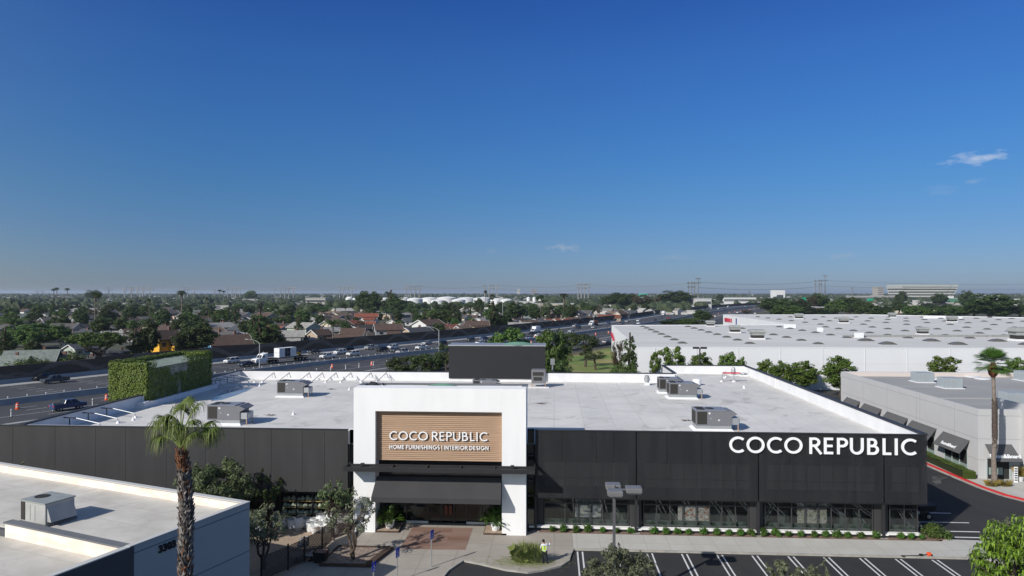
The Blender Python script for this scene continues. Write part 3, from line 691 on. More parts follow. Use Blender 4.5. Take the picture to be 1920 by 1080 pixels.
# timber sign board
b = MB(); b.box(-15.6, TY+.62, 6.3, -4.48, TY+.7, 10.7, 1)
z = 6.32; k = 0
while z < 10.62:
    b.box(-15.57, TY+.5-(.012 if k % 3 == 0 else 0), z, -4.51, TY+.63, z+.135); z += .172; k += 1
wood = b.build('sign_board', [M_wood, mat('dark_groove', (.14,.09,.06), .9)], store, rel=True)
letters('COCO REPUBLIC', -14.42, -5.72, 8.10, 8.88, TY+.40, .06, .125, gap=.13, space=.30, parent=store)
letters('HOME FURNISHINGS | INTERIOR DESIGN', -14.42, -5.70, 7.32, 7.67, TY+.42, .05, .155, gap=.15, space=.28, parent=store)
b = MB()
for x in (-14.2, -10.1, -6.0): b.box(x-.05, TY+.41, 7.35, x+.05, TY+.5, 8.6)
letters('COCO REPUBLIC', 15.02, 30.68, 7.26, 8.66, YF-.06, .09, .145, gap=.14, space=.24, parent=store, name='roof_lettering')
# recess above the glass, canopy, awning, entrance
b = MB(); b.box(-15.6, 60.1, 4.5, -4.48, 60.2, 6.35); b.box(-15.6, 60.2, 3.0, -4.48, 63.0, 3.1); b.build('entrance_soffit', M_black, store, rel=True)
cn = MB()
cn.box(-17.95, 57.3, 5.78, -1.62, 57.42, 6.16); cn.box(-17.95, 57.42, 5.82, -17.83, 59.2, 6.12); cn.box(-1.74, 57.42, 5.82, -1.62, 59.9, 6.12); cn.box(-17.83, 58.55, 5.83, -1.74, 58.7, 6.1)
for x in (-16.6, -13.9, -10.9, -8.0, -5.1, -3.5): cn.box(x-.06, 57.42, 5.9, x+.06, 58.8, 6.1)
for y in [57.55+.16*i for i in range(7)]: cn.box(-17.8, y, 5.86, -1.76, y+.05, 5.98)
for x in (-16.5, -3.55): cn.box(x-.15, 57.9, 6.12, x+.15, 58.2, 6.32)
cn.build('canopy', M_char, store, rel=True)
aw = MB(); A = [(-15.45,58.85,5.0),(-4.55,58.85,5.0),(-4.5,57.55,3.55),(-15.6,57.55,3.55)]
aw.poly(A[::-1]); aw.poly([(-15.6,57.55,3.12),(-4.5,57.55,3.12),(-4.5,57.55,3.55),(-15.6,57.55,3.55)])
aw.poly([(-15.45,58.85,5.0),(-15.6,57.55,3.55),(-15.6,57.55,3.12),(-15.5,58.85,3.12)]); aw.poly([(-4.55,58.85,5.0),(-4.5,57.55,3.55),(-4.5,57.55,3.12),(-4.55,58.85,3.12)])
aw.build('awning', mat('charcoal_canvas', (.050,.050,.052), .9, var=.12, scale=.7), store, rel=True)
e = MB(); e.box(-15.2, 61.6, 0.05, -4.7, 61.66, 3.0)
eo = e.build('entrance_glass', G_dark, store, rel=True)
e = MB()
for x in (-15.2,-13.4,-11.4,-10.2,-9.05,-7.9,-6.5,-4.7): e.box(x-.04, 61.5, .02, x+.04, 61.72, 3.0)
e.box(-15.2,61.5,2.94,-4.7,61.72,3.02); e.build('entrance_frame', M_frame, store, rel=True)
for xa, xb in ((-13.4,-11.4),(-7.9,-4.7)): MB().box(xa,61.4,.0,xb,61.5,.32).build('plinth', M_sill, store, rel=True)
e = MB()
for x in (-9.75,-9.35): e.box(x-.12, 61.38, .95, x+.12, 61.44, 1.75)
e.build('door_handle', mat('red_brown_handle', (.16,.05,.03), .5), store, rel=True)
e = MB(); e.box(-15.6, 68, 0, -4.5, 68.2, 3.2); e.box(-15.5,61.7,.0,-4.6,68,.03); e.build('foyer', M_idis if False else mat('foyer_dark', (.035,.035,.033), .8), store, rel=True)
b = MB(); b.box(-15.6,60.45,.0,-15.3,63,3.0); b.box(-4.75,60.45,0,-4.5,63,3.0); b.build('side_wall', M_panel, store, rel=True)
# black mechanical box at the back of the roof
b = MB(); b.box(-15.86, 102.2, 8.1, -1.36, 106.5, 13.0); b.box(-15.7, 102.35, ZR, -1.5, 106, 8.11, 1); b.box(-4.6,102.14,8.12,-3.1,102.2,9.7); b.box(-4.2,102.15,11.0,-3.5,102.2,11.6)
b.build('plant_enclosure', [mat('black_cladding', (.020,.020,.023), .6), M_parapet], store, rel=True)
b = MB(); b.box(-15.96,102.1,13.0,-1.26,106.6,13.16); b.build('enclosure_coping', M_steel, store, rel=True)
b = MB(); b.lathe([(.0,13.5),(1.2,13.42),(2.4,13.16)], c=(-5.5,104.3,0), n=20); b.build('copper_dome', MATS['green_copper'], store, rel=True)
# ivy tower
HX0, HX1, HY0, HY1, HZ0, HZ1 = -52.4, -47.7, 77.45, 92.6, 0, 12.78
iv = thing('ivy_tower', 'tall rectangular roof tower fully covered in clipped green ivy', 'ivy tower', (-50, 77.5, 0))
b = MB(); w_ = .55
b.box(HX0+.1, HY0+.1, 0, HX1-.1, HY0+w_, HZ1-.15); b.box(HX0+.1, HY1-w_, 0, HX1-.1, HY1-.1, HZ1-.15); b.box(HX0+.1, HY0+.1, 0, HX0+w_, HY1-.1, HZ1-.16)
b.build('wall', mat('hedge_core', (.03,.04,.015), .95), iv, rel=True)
b = MB(); b.box(HX1-.5, HY0+.56, 0, HX1-.1, HY1-.56, 11.95)
b.build('wall', mat('tower_render', (.30,.29,.26), .9, col2=(.16,.17,.14), scale=.7), iv, rel=True)
b = MB(); b.poly([(HX0+w_,HY0+w_,12.35),(HX1-.1,HY0+w_,12.0),(HX1-.1,HY1-w_,12.0),(HX0+w_,HY1-w_,12.35)])
for i in range(30):
    y = HY0+w_+i*.46; b.beam((HX0+w_,y,12.39),(HX1-.1,y,12.04),.05,.05)
b.build('roof', mat('pale_green_metal', (.22,.27,.245), .5, var=.2, scale=.5), iv, rel=True)
def leafquad(mb, p, nrm, s, rg, asp=1.0, m=0):
    t = Vector((rg.uniform(-1,1), rg.uniform(-1,1), rg.uniform(-1,1))); t = (t-nrm*t.dot(nrm))
    if t.length < .01: t = nrm.orthogonal()
    t.normalize(); u = nrm.cross(t); a = t*s*asp; c = u*s
    mb.add([p-a*.5, p+c*.35, p+a*.5, p-c*.35], [(0,1,2,3)], m)
rg = random.Random(11); b = MB()
def ivface(o, du, dv, n, N, holes=()):
    o, du, dv, n = map(Vector, (o, du, dv, n))
    for _ in range(N):
        u, v = rg.random(), rg.random(); p = o+du*u+dv*v
        if any(h(p) for h in holes): continue
        k = noise.noise(p*1.3)*.22+rg.uniform(-.1,.16)
        nr = (n*1.1+Vector((rg.uniform(-1,1), rg.uniform(-1,1), rg.uniform(-.2,1.3)))*.75).normalized()
        leafquad(b, p+n*k, nr, rg.uniform(.12,.22), rg, 1.1)
def hole_e(p):      # bare wall under the open roof edge on the east face, and one slit lower down
    yy = p.y; zz = p.z
    e = 11.9-.35*abs(noise.noise(Vector((yy*.8, zz, 3))))
    if zz > e+.1 and 79.2 < yy < 86.0: return True
    if 82.2 < yy < 86.3 and zz > 10.9+.5*noise.noise(Vector((yy*1.2, 0, 0))) : return rg.random() < .93
    return 84.1 < yy < 84.9 and 8.2 < zz < 10.0 and rg.random() < .9
ivface((HX0,HY0,.5), (HX1-HX0,0,0), (0,0,HZ1-.5), (0,-1,0), 9500)
ivface((HX1,HY0,6.5), (0,HY1-HY0,0), (0,0,HZ1-6.5), (1,0,0), 15000, (hole_e,))
ivface((HX0,HY0,6.5), (0,HY1-HY0,0), (0,0,HZ1-6.5), (-1,0,0), 5000)
ivface((HX0,HY1,6.5), (HX1-HX0,0,0), (0,0,HZ1-6.5), (0,1,0), 2000)
for (o, du, dv) in (((HX0,HY0,HZ1),(HX1-HX0,0,0),(0,.75,0)),((HX0,HY1-.75,HZ1),(HX1-HX0,0,0),(0,.75,0)),((HX0,HY0,HZ1),(.7,0,0),(0,HY1-HY0,0))): ivface(o, du, dv, (0,0,1), 1000)
ivface((HX1-.6,HY0,HZ1-.05), (.6,0,0), (0,1.6,0), (0,0,1), 150); ivface((HX1-.6,86.0,HZ1-.05), (.6,0,0), (0,HY1-86.0,0), (0,0,1), 500)
ivface((HX0+.7,HY0+.7,12.2), (0,HY1-HY0-1.4,0), (0,0,.6), (1,0,0), 900); ivface((HX0+.7,HY1-.7,12.2), (HX1-HX0-1.2,0,0), (0,0,.6), (0,-1,0), 400)
ivface((HX1-.6,86.0,11.8), (0,HY1-86.0,0), (0,0,.95), (-1,0,0), 300)
b.build('ivy', leafmat('ivy_leaf', (.10,.155,.025), (.16,.205,.04), rnd=0, trans=.15, scale=1.5), iv, rel=True)
b = MB(); b.box(-47.7, 77.3, ZR, -47.2, 93.4, 8.25); b.box(-48.3, 76.3, ZR, -47.3, 77.3, 8.35); b.build('kerb', M_parapet, iv, rel=True)
# ivy tower's bluish shadow on the roof, put into a glossy sheet's colour
M_shade = mat('shaded_roof', (.20,.23,.28), .12, col2=(.30,.33,.37), scale=.5, spec=.8)
pts = [(400,745),(430,728),(458,722),(480,724),(462,734),(440,742),(415,750),(395,752)]
b = MB(); b.poly([P(x,y,ZR+.006)-Vector((0,0,0)) for x,y in pts]); b.build('shadow_patch', M_shade, store, rel=True)

# ------------------------------------------------------------------ rooftop equipment
def mk_unit():
    t = thing('rooftop_unit', 'x', 'air conditioner', group='rooftop units on the white roof')
    b = MB(); b.box(0,0,.55,3.4,2.1,1.95); b.build('cabinet', M_hvac, t)
    b = MB(); b.box(-.03,-.03,1.95,2.95,2.13,2.02); b.build('top_panel', M_hvtop, t)
    b = MB(); b.box(.12,-.02,.66,1.05,.02,1.86); b.box(-.02,.2,.66,.01,1.9,1.86); b.build('coil_grille', M_hvdark, t)
    b = MB(); b.lathe([(.42,2.02),(.42,2.06),(.1,2.07)], c=(.55,.6,0), n=14); b.lathe([(.42,2.02),(.42,2.06),(.1,2.07)], c=(.55,1.5,0), n=14); b.lathe([(.42,2.02),(.42,2.06),(.1,2.07)], c=(1.5,1.05,0), n=14); b.build('fan', M_hvdark, t)
    b = MB(); b.add([(3.4,0,1.93),(3.4,2.1,1.93),(3.95,0,1.65),(3.95,2.1,1.65),(3.4,0,1.35),(3.4,2.1,1.35)], [(0,2,3,1),(2,4,5,3),(0,4,2),(1,3,5)]); b.build('hood', M_hvac, t)
    b = MB(); b.box(3.42,.1,.62,4.1,1.6,1.25); b.box(4.1,.2,.7,4.2,1.0,1.15); b.build('economiser', M_steel, t)
    b = MB(); b.box(4.0,.12,0,4.08,.2,.65); b.box(4.0,1.4,0,4.08,1.48,.65); b.build('leg', mat('timber_leg', (.42,.26,.17), .8), t)
    b = MB(); b.box(.05,.05,.2,3.38,2.05,.55); b.build('curb', mat('galvanised_curb', (.38,.40,.41), .5, metal=.3, var=.15, scale=1), t)
    b = MB(); b.add([(-.25,-.3,.0),(3.65,-.3,.0),(3.65,2.4,.0),(-.25,2.4,.0),(.03,.02,.22),(3.4,.02,.22),(3.4,2.08,.22),(.03,2.08,.22)], [(0,1,5,4),(1,2,6,5),(2,3,7,6),(3,0,4,7)]); b.build('flashing', M_parapet, t)
    b = MB(); b.box(1.2,-.012,1.62,1.38,0,1.8); b.box(1.35,-.012,1.2,1.45,0,1.25); b.box(2.1,-.012,1.0,2.28,0,1.12); b.build('sticker', M_postw, t)
    return Proto(t)
pu = mk_unit(); G_u = 'packaged rooftop units on the white roof'
pu.put((13.68,67.04,ZR), 0, 'grey rooftop unit nearest the front edge above the white roof lettering', G_u)
pu.put((14.46,87.0,ZR), 0, 'grey rooftop unit in the middle of the right roof with another unit close behind it', G_u)
pu.put((13.9,91.6,ZR), 0, 'grey rooftop unit partly hidden right behind another unit on the right roof', G_u, sc=(.8,.9,1.0))
pu.put((-35.36,85.3,ZR), 0, 'grey rooftop unit standing alone near the row of pipe braces on the left roof', G_u)
pu.put((-35.0,67.0,ZR), 0, 'grey rooftop unit behind the crown of the foreground palm', G_u)
pu.put((-11.5,96.0,ZR-.5), 0, 'low grey rooftop unit in front of the black enclosure, behind the white portal', G_u, sc=(.95,.9,.75))
t = thing('exhaust_unit', 'boxy grey exhaust unit with louvres at the right corner of the black enclosure', 'air conditioner', (-3.2,96.1,ZR))
MB().box(0,0,.6,2.0,1.8,2.5).build('cabinet', M_hvac, t, bevel=.03); b = MB(); b.box(.2,-.04,1.7,1.7,0,2.2); b.box(.3,-.03,1.0,1.5,0,1.5); b.build('louvre', M_hvdark, t)
b = MB(); [b.box(x,y,0,x+.1,y+.1,.62) for x in (0,1.9) for y in (0,1.7)]; b.build('leg', MATS['timber_leg'], t); MB().box(-.4,-.3,0,2.5,2.2,.1).build('pad', M_parapet, t)
t = thing('roof_vent', 'round galvanised turbine vent on a white base beside the rear parapet', 'roof vent', (13.4,99.9,ZR))
MB().box(-.35,-.35,0,.35,.35,.4).build('base', M_parapet, t); MB().lathe([(.3,.4),(.3,.6),(.42,.65),(.42,1.0),(.34,1.05),(.36,1.35),(.1,1.42)], n=14).build('cap', M_steel, t, smooth=False)
t = thing('roof_tank', 'short white round roof drum beyond the right rooftop units', 'drum', (20.6,100.3,ZR))
MB().lathe([(.6,.1),(.6,.75),(.5,.85),(.05,.9)], n=16).build('drum', M_white, t); MB().lathe([(.3,0),(.3,.1)], n=12).build('foot', M_steel, t)
t = thing('pipe_stand', 'small red table like pipe stand with grey legs near the far right roof corner', 'pipe stand', P(1371,716,ZR))
MB().box(-1.2,-.2,1.25,1.3,.3,1.4).build('rail', mat('red_paint', (.5,.02,.04), .6), t); b = MB(); b.tube([(.4,0,0),(.4,0,1.3)],.08); b.tube([(-1.1,.6,0),(-1.1,.6,1.3)],.07); b.build('leg', M_steel, t); MB().lathe([(.3,0),(.2,.2)], c=(.4,0,0), n=8).build('foot', M_parapet, t)
t = thing('exhaust_stack', 'small finned metal exhaust stack behind the red pipe stand', 'exhaust stack', P(1375,704,ZR))
MB().lathe([(.4,0),(.38,.4),(.3,.5),(.42,.6),(.3,.8),(.36,.9),(.22,1.3),(.05,1.35)], n=12).build('cap', M_steel, t); MB().box(-.6,-.6,0,.6,.6,.12).build('base', M_parapet, t)
t = thing('ring_vent', 'flat ring shaped vent in the far right corner of the roof', 'roof vent', P(1394,705,ZR))
MB().box(-.7,-.5,0,.7,.5,.2).build('base', M_parapet, t); MB().lathe([(.55,.25),(.6,.35),(.5,.5),(.3,.45)], n=14).build('cap', M_steel, t)
vp = [(1241,718),(1353,716),(1358,709),(1361,708),(676,716),(740,735),(1395,728),(550,778),(655,731),(487,724),(250,788)]
for i,(x,y) in enumerate(vp):
    t = thing('vent_pipe', ('short white capped vent pipe, %s from the left on the white roof' % ordinal(sorted(v[0] for v in vp).index(x)+1)), 'vent pipe', P(x,y,ZR), group='vent pipes on the white roof')
    h = 1.0 if i < 4 else .45
    MB().tube([(0,0,0),(0,0,h)], .06, 8).build('pipe', M_steel if i < 4 else M_white, t); MB().lathe([(.2,0),(.1,.2)], n=8).build('flashing', M_white, t)
for i,(x,y,lb) in enumerate(((1015,757,'small heap of brown leaf litter on the roof right of the portal'),(1236,735,'small brown leaf litter heap left of the middle rooftop units'),(1288,789,'small brown leaf litter heap left of the front rooftop unit'),(621,730,'small brown leaf litter spot behind the lone left rooftop unit'),(506,779,'small brown leaf litter spot on the left roof near the front edge'))):
    rl = random.Random(i); b = MB()
    for k in range(90): leafquad(b, Vector((rl.gauss(0,.35), rl.gauss(0,.2), .03+rl.random()*.07)), Vector((rl.uniform(-.4,.4),rl.uniform(-.4,.4),1)).normalized(), .13, rl)
    o = b.build('leaf_litter', mat('dry_leaves', (.16,.09,.055), .95, var=.5, scale=6)); o.location = P(x,y,ZR); tag(o, lb, 'leaf litter')
# parapet braces
t = thing('pipe_brace', 'x', 'brace')
b = MB(); b.beam((-.1,-2.2,.12),(.75,.1,1.25),.07,.07); b.beam((.75,.1,1.25),(1.3,-.6,.5),.07,.07); b.build('strut', mat('grey_strut', (.22,.22,.23), .5), t)
MB().lathe([(.2,0),(.12,.22)], c=(-.1,-2.2,0), n=8).build('foot', M_white, t)
MB().tube([(.75+.22*cos(a*pi/8),-.1,.75+.28*sin(a*pi/8)) for a in range(17)], .03, 5).build('hoop', M_steel, t)
pbz = Proto(t); xs = [498,527,565,590,616,644,682,711]
for i, x in enumerate(xs): pbz.put(P(x,716,ZR)+Vector((0,1.2,0)), 0, 'steel parapet brace, %s from the left along the rear white parapet' % ordinal(i+1), 'parapet braces')
t = thing('wall_brace', 'x', 'brace')
MB().tube([(3.4,0,.2),(3.3,0,.5),(.9,0,1.0)], .045, 8).build('pipe', M_steel, t); b = MB(); b.beam((.9,0,1.0),(-.5,0,1.05),.09,.09); b.beam((.2,0,1.0),(.2,0,.1),.07,.07); b.build('bracket', M_char, t); MB().lathe([(.2,0),(.12,.25)], c=(3.4,0,0), n=8).build('foot', M_white, t)
pbw = Proto(t)
for i,(yy) in enumerate((64.6,67.3,70.2,93.6,95.0,97.2,99.2)): pbw.put((-47.9,yy,ZR), 0, 'white pipe brace against the left parapet, %s from the street side' % ordinal(i+1), 'side parapet braces')

# ------------------------------------------------------------------ pavements and parking in front
KB = [(-8.3,44),(-8.25,49.5),(-7.95,51.2),(-7.08,53.15),(-5.73,52.6),(-3.59,51.55),(-1.96,51.2),(-.77,51.7),(.5,52.6),(1.15,53.6),(1.3,54.8),(1.56,56.05),(33.6,56.05),(34.3,55.4),(35.6,53.0),(37.2,50.2)]
b = MB(); b.prism([(-60,44)]+KB[:12]+[(1.56,59.7),(-2.3,59.7),(-2.3,62),(-60,62)], -.02, .12, 0); structure(b.build('court_paving', M_court))
b = MB(); b.prism([(1.57,56.05)]+KB[12:14]+[(35.6,53.0),(37.2,50.2),(40,50.2),(38.8,57.2),(36.6,60.0),(33,60.15),(32.5,59.65),(-2.3,59.65),(-2.3,59.2),(1.57,59.2)][:], -.02, .118, 0); structure(b.build('sidewalk', M_conc))
b = MB()
for i in range(len(KB)-1):
    a = Vector((*KB[i],0)); c = Vector((*KB[i+1],0)); d = (c-a).normalized(); nn = Vector((d.y,-d.x,0))*.06; n2 = Vector((-d.y,d.x,0))*.10
    b.prism([(a+nn)[:2],(c+nn)[:2],(c+n2)[:2],(a+n2)[:2]], -.01, .135+.0006*i)
structure(b.build('kerb', M_kerb))
b = MB(); b.prism([(-12.6,60.4),(-7.2,60.4),(-7.2,55.2),(-12.6,55.2)], .12, .128)
structure(b.build('brick_entrance_path', brick_mat('red_tile', (.19,.105,.075),(.26,.165,.13),(.13,.08,.06), 9, .42, ms=.012, nscale=.8, ncol=(.30,.22,.18), namt=.6, stretch=(.25,1.4,1))))
b = MB(); b.poly([(-2.2,59.66,.13),(32.0,59.66,.13),(33.2,60.1,.13),(32.2,62.0,.10),(31.2,62.3,.10),(31.2,60.25,.14),(-2.2,60.25,.14)]); structure(b.build('planting_bed', M_mulch))
# stall markings
b = MB()
sx = [2.08,4.86,7.66,10.43,13.21,15.97,18.79,21.54,24.32,27.06,29.85]
for i, x in enumerate(sx):
    for dx in (-.2, .2): b.box(x+dx-.06, 47 if i else 50.5, .0, x+dx+.06, 55.75, .008)
b.box(33.2,64.85,0,37.8,65.0,.008); b.box(33,62.42,0,37.3,62.6,.008); b.box(33.0,67.55,0,37.7,67.7,.008)
a, c = P(1745,998), P(1840,1003); b.box(32.6,60.95,0,37.3,61.15,.008)
structure(b.build('parking_markings', M_paint))
sheet('asphalt_patch', [P(x,y)[:2] for x,y in ((1748,893),(1770,891),(1784,893),(1764,900),(1766,907),(1755,909),(1747,902))], .006, mat('wet_patch', (.10,.10,.10), .35, col2=(.012,.012,.012), scale=1.2))
# right side pavement and red kerb
RKc = [(45.3,125),(45.4,96),(45.5,86),(45.75,80.5),(46.0,76.5),(46.55,73.8),(47.5,72.0),(49.2,70.9),(52,70.2),(58,69.6),(80,69)]
b = MB(); b.prism(RKc+[(80,80),(47.7,80),(47.7,125)], -.02, .125); structure(b.build('store_sidewalk', M_conc))
b = MB(); b2 = MB()
for i in range(len(RKc)-1):
    a = Vector((*RKc[i],0)); c = Vector((*RKc[i+1],0)); d = (c-a).normalized(); n1 = Vector((d.y,-d.x,0))
    b.prism([(a-n1*-.02)[:2],(c-n1*-.02)[:2],(c-n1*.24)[:2],(a-n1*.24)[:2]][::1], -.01, .15+.0006*i)
    b.add([(a+n1*(-.0)).to_tuple()[:2]+(.003,)], [])
    b2.poly([(a.x+n1.x*-.03,a.y+n1.y*-.03,.004),(c.x+n1.x*-.03,c.y+n1.y*-.03,.004),(c.x+n1.x*.55,c.y+n1.y*.55,.004),(a.x+n1.x*.55,a.y+n1.y*.55,.004)])
structure(b.build('red_kerb', M_red)); structure(b2.build('gutter', M_kerb))

# ------------------------------------------------------------------ foliage builders
def clump_crown(mb, centres, rg, per, ls, asp=1.3, flat=.75, up=.35, m=0, inner=False):
    for (c, r) in centres:
        c = Vector(c)
        for _ in range(int(per*(.6+.8*rg.random()))):
            d = Vector((rg.gauss(0,1), rg.gauss(0,1), rg.gauss(0,1)))
            if d.length < .01: continue
            d.normalize()
            rr = r*(rg.random()**.35)
            p = c+Vector((d.x*rr, d.y*rr, d.z*rr*flat))
            nr = (d+Vector((rg.uniform(-.7,.7), rg.uniform(-.7,.7), rg.uniform(-.4,.7)+up))).normalized()
            leafquad(mb, p, nr, ls*rg.uniform(.6,1.3), rg, asp, m)
def limb(mb, a, b_, r0, r1, rg, n=4, wob=.12, sides=6):
    a = Vector(a); b_ = Vector(b_); pts = []; rs = []
    L = (b_-a).length
    for i in range(n+1):
        t = i/n; w = Vector((rg.uniform(-1,1), rg.uniform(-1,1), rg.uniform(-.5,.5)))*L*wob*(0 if i in (0,n) else 1)
        pts.append(a.lerp(b_, t)+w); rs.append(r0+(r1-r0)*t)
    mb.tube(pts, rs, sides)
def mk_tree(name, label, cat, seed, H, env, trunk_h, nclump, cr, per, ls, leaf, tr=.22, asp=1.2, nl=6, flat=.75, forked=False, parts=('crown','trunk'), shell=.55):
    """env: list of (cx,cz,rx,rz) ellipsoids stacked in the crown"""
    rg = random.Random(seed); t = thing(name, label, cat)
    cs = []
    for i in range(nclump):
        ex = env[rg.choices(range(len(env)), [e[2]**2*e[3] for e in env])[0]]
        d = Vector((rg.gauss(0,1), rg.gauss(0,1), rg.gauss(0,1))).normalized(); k = shell+(1-shell)*rg.random()
        cs.append((Vector((ex[0]+d.x*ex[2]*k, d.y*ex[2]*k, ex[1]+d.z*ex[3]*k)), cr*rg.uniform(.65,1.25)))
    mb = MB(); clump_crown(mb, cs, rg, per, ls, asp, flat); mb.build(parts[0], leaf, t)
    tb = MB()
    top = Vector((rg.uniform(-.2,.2), rg.uniform(-.2,.2), trunk_h))
    limb(tb, (0,0,-.05), top, tr*1.25, tr*.8, rg, 4, .04, 8)
    for i in range(nl):
        c = cs[rg.randrange(len(cs))][0]; limb(tb, top-Vector((0,0,rg.random()*trunk_h*.25)), c, tr*.55, tr*.12, rg, 4, .1, 5)
    tb.build(parts[1], M_trunk, t); return t
L_dark = leafmat('dark_green_leaf', (.034,.058,.018), (.070,.100,.028), rnd=.14, scale=.5)
L_mid = leafmat('green_leaf', (.055,.098,.022), (.10,.15,.034), rnd=.16, scale=.5)
L_olive = leafmat('olive_leaf', (.115,.130,.075), (.165,.180,.105), rnd=.10, scale=1.4)
L_oliveg = leafmat('olive_green_leaf', (.10,.14,.05), (.13,.16,.08), rnd=.10, scale=1.4)
L_pine = leafmat('pine_needle', (.038,.062,.022), (.070,.095,.032), rnd=.12, scale=.6)
L_dry = leafmat('brownish_leaf', (.085,.070,.038), (.11,.09,.045), rnd=.12, scale=.5)
L_bright = leafmat('bright_green_leaf', (.14,.26,.022), (.24,.37,.04), rnd=.03, trans=.3, scale=.9)
L_palm = leafmat('palm_leaf', (.045,.080,.022), (.075,.115,.03), rnd=.1, scale=.8)
L_grass = leafmat('grass_blade', (.24,.29,.08), (.33,.37,.15), rnd=.03, scale=1.5)
L_shrub = leafmat('shrub_leaf', (.050,.12,.016), (.085,.17,.025), rnd=.12, scale=2)
L_hedge = leafmat('hedge_leaf', (.06,.11,.02), (.12,.15,.04), rnd=.05, scale=.8)

PT = {}
def reg(k, t, h, w):
    vs = [v.co for c in kids(t) if not c.name.startswith(('trunk','stem')) for v in c.data.vertices]; xs = sorted(abs(v.x) for v in vs); zs = sorted(v.z for v in vs)
    PT[k] = (Proto(t), zs[int(len(zs)*.997)], 2*xs[int(len(xs)*.97)])
reg('round', mk_tree('broad_tree','x','tree',1,10,[(0,6.0,4.0,3.5)],3.2,95,1.05,62,.46,L_mid,tr=.3), 10, 9.6)
reg('round2', mk_tree('broad_tree','x','tree',2,10,[(0,6.3,3.4,3.3),(1.2,4.6,2.6,2)],3.2,95,1.1,60,.46,L_dark,tr=.3), 10, 9.2)
reg('dry', mk_tree('broad_tree','x','tree',3,10,[(0,6.2,3.6,3.3)],3.2,62,1.0,50,.40,L_dry,tr=.26), 10, 8.8)
reg('umbrella', mk_tree('spreading_tree','x','tree',4,10,[(0,7.9,5.6,1.6)],4.0,85,1.15,60,.42,L_mid,tr=.3,nl=14,flat=.6), 10, 13)
reg('pine', mk_tree('pine_tree','x','tree',5,10,[(0,7.4,2.9,2.2),(-1,5,2.0,1.2)],6.5,46,.95,66,.38,L_pine,tr=.26,nl=10), 10, 7.6)
reg('pine2', mk_tree('pine_tree','x','tree',15,10,[(0,7.0,2.6,1.6),(1.5,5.2,1.6,1.2),(-1.6,6,1.4,1)],6.0,26,.85,55,.34,L_pine,tr=.24,nl=10), 10, 7.6)
reg('conifer', mk_tree('conifer_tree','x','tree',6,10,[(0,2.4,2.2,1.6),(0,4.6,1.8,2),(0,6.8,1.2,2),(0,8.8,.55,1.1)],9.2,60,.7,55,.34,L_dark,tr=.22,nl=4), 10, 5.4)
reg('cypress', mk_tree('cypress_tree','x','tree',7,10,[(0,3,1.25,2.6),(0,6,1.0,2.6),(0,8.6,.45,1.3)],8,46,.55,60,.28,L_dark,tr=.18,nl=2,shell=.3), 10, 3.4)
reg('airy', mk_tree('street_tree','x','tree',8,10,[(0,7,2.7,2.3),(.8,4.6,1.9,1.6)],4.4,48,.8,62,.38,leafmat('sunny_leaf',(.065,.115,.018),(.12,.175,.03),rnd=.08),tr=.16,nl=10), 10, 7)
reg('dense', mk_tree('street_tree','x','tree',9,10,[(0,5.8,3.0,3.7)],2.4,95,.9,75,.36,MATS['sunny_leaf'],tr=.18,nl=8), 10, 7.4)
reg('shrub', mk_tree('broad_shrub','x','shrub',10,4,[(0,1.9,2.6,1.5)],.8,34,.8,55,.28,L_mid,tr=.12,nl=4,parts=('foliage','stem')), 4, 6.6)
def fan_palm(seed, H, nf, fl, label='x', skirt=True, seg=7):
    rg = random.Random(seed); t = thing('fan_palm', label, 'palm tree'); b = MB(); ht = H-fl*.55
    cx, cy = rg.uniform(-.3,.3), rg.uniform(-.3,.3)
    top = Vector((cx,cy,ht))
    for i in range(nf):
        a = i*2.4; el = radians(-45+125*((i+.5)/nf)); L = fl*rg.uniform(.8,1.05)
        d = Vector((cos(a)*cos(el), sin(a)*cos(el), sin(el))); base = top+d*L*.3; side = d.cross(Vector((0,0,1))).normalized(); upv = side.cross(d)
        b.tube([top, base], [.03,.025], 4)
        for k in range(seg):
            th = radians(-75+150*k/(seg-1)); dd = (d*cos(th)+side*sin(th)).normalized(); tip = base+dd*L*.62*(1-.25*abs(sin(th)))+Vector((0,0,-.12*L)); midp = base+dd*L*.34+upv*.03; w = side*cos(th)*.11*fl*.5+d*(-sin(th))*.11*fl*.5
            b.add([base, midp+w, tip, midp-w], [(0,1,2,3)])
    b.build('crown', L_palm, t)
    if skirt:
        s = MB()
        for i in range(70):
            a = rg.random()*2*pi; z = ht-.1-rg.random()*fl*.55; r = .22+.16*rg.random(); p = Vector((cx+cos(a)*r, cy+sin(a)*r, z)); leafquad(s, p, Vector((cos(a),sin(a),.2)).normalized(), .5, rg, 1.6)
        s.build('skirt', mat('dead_frond', (.20,.13,.075), .9, var=.3, scale=3), t)
    tb = MB(); tb.tube([(0,0,-.05),(0,0,.6),(cx*.3,cy*.3,ht*.35),(cx*.7,cy*.7,ht*.7),(cx,cy,ht)], [.38,.27,.2,.18,.2], 8); tb.build('trunk', mat('palm_bark', (.19,.155,.125), .9, var=.35, scale=3), t); return t
reg('fan', fan_palm(21,20,34,2.3), 20, 4.2)
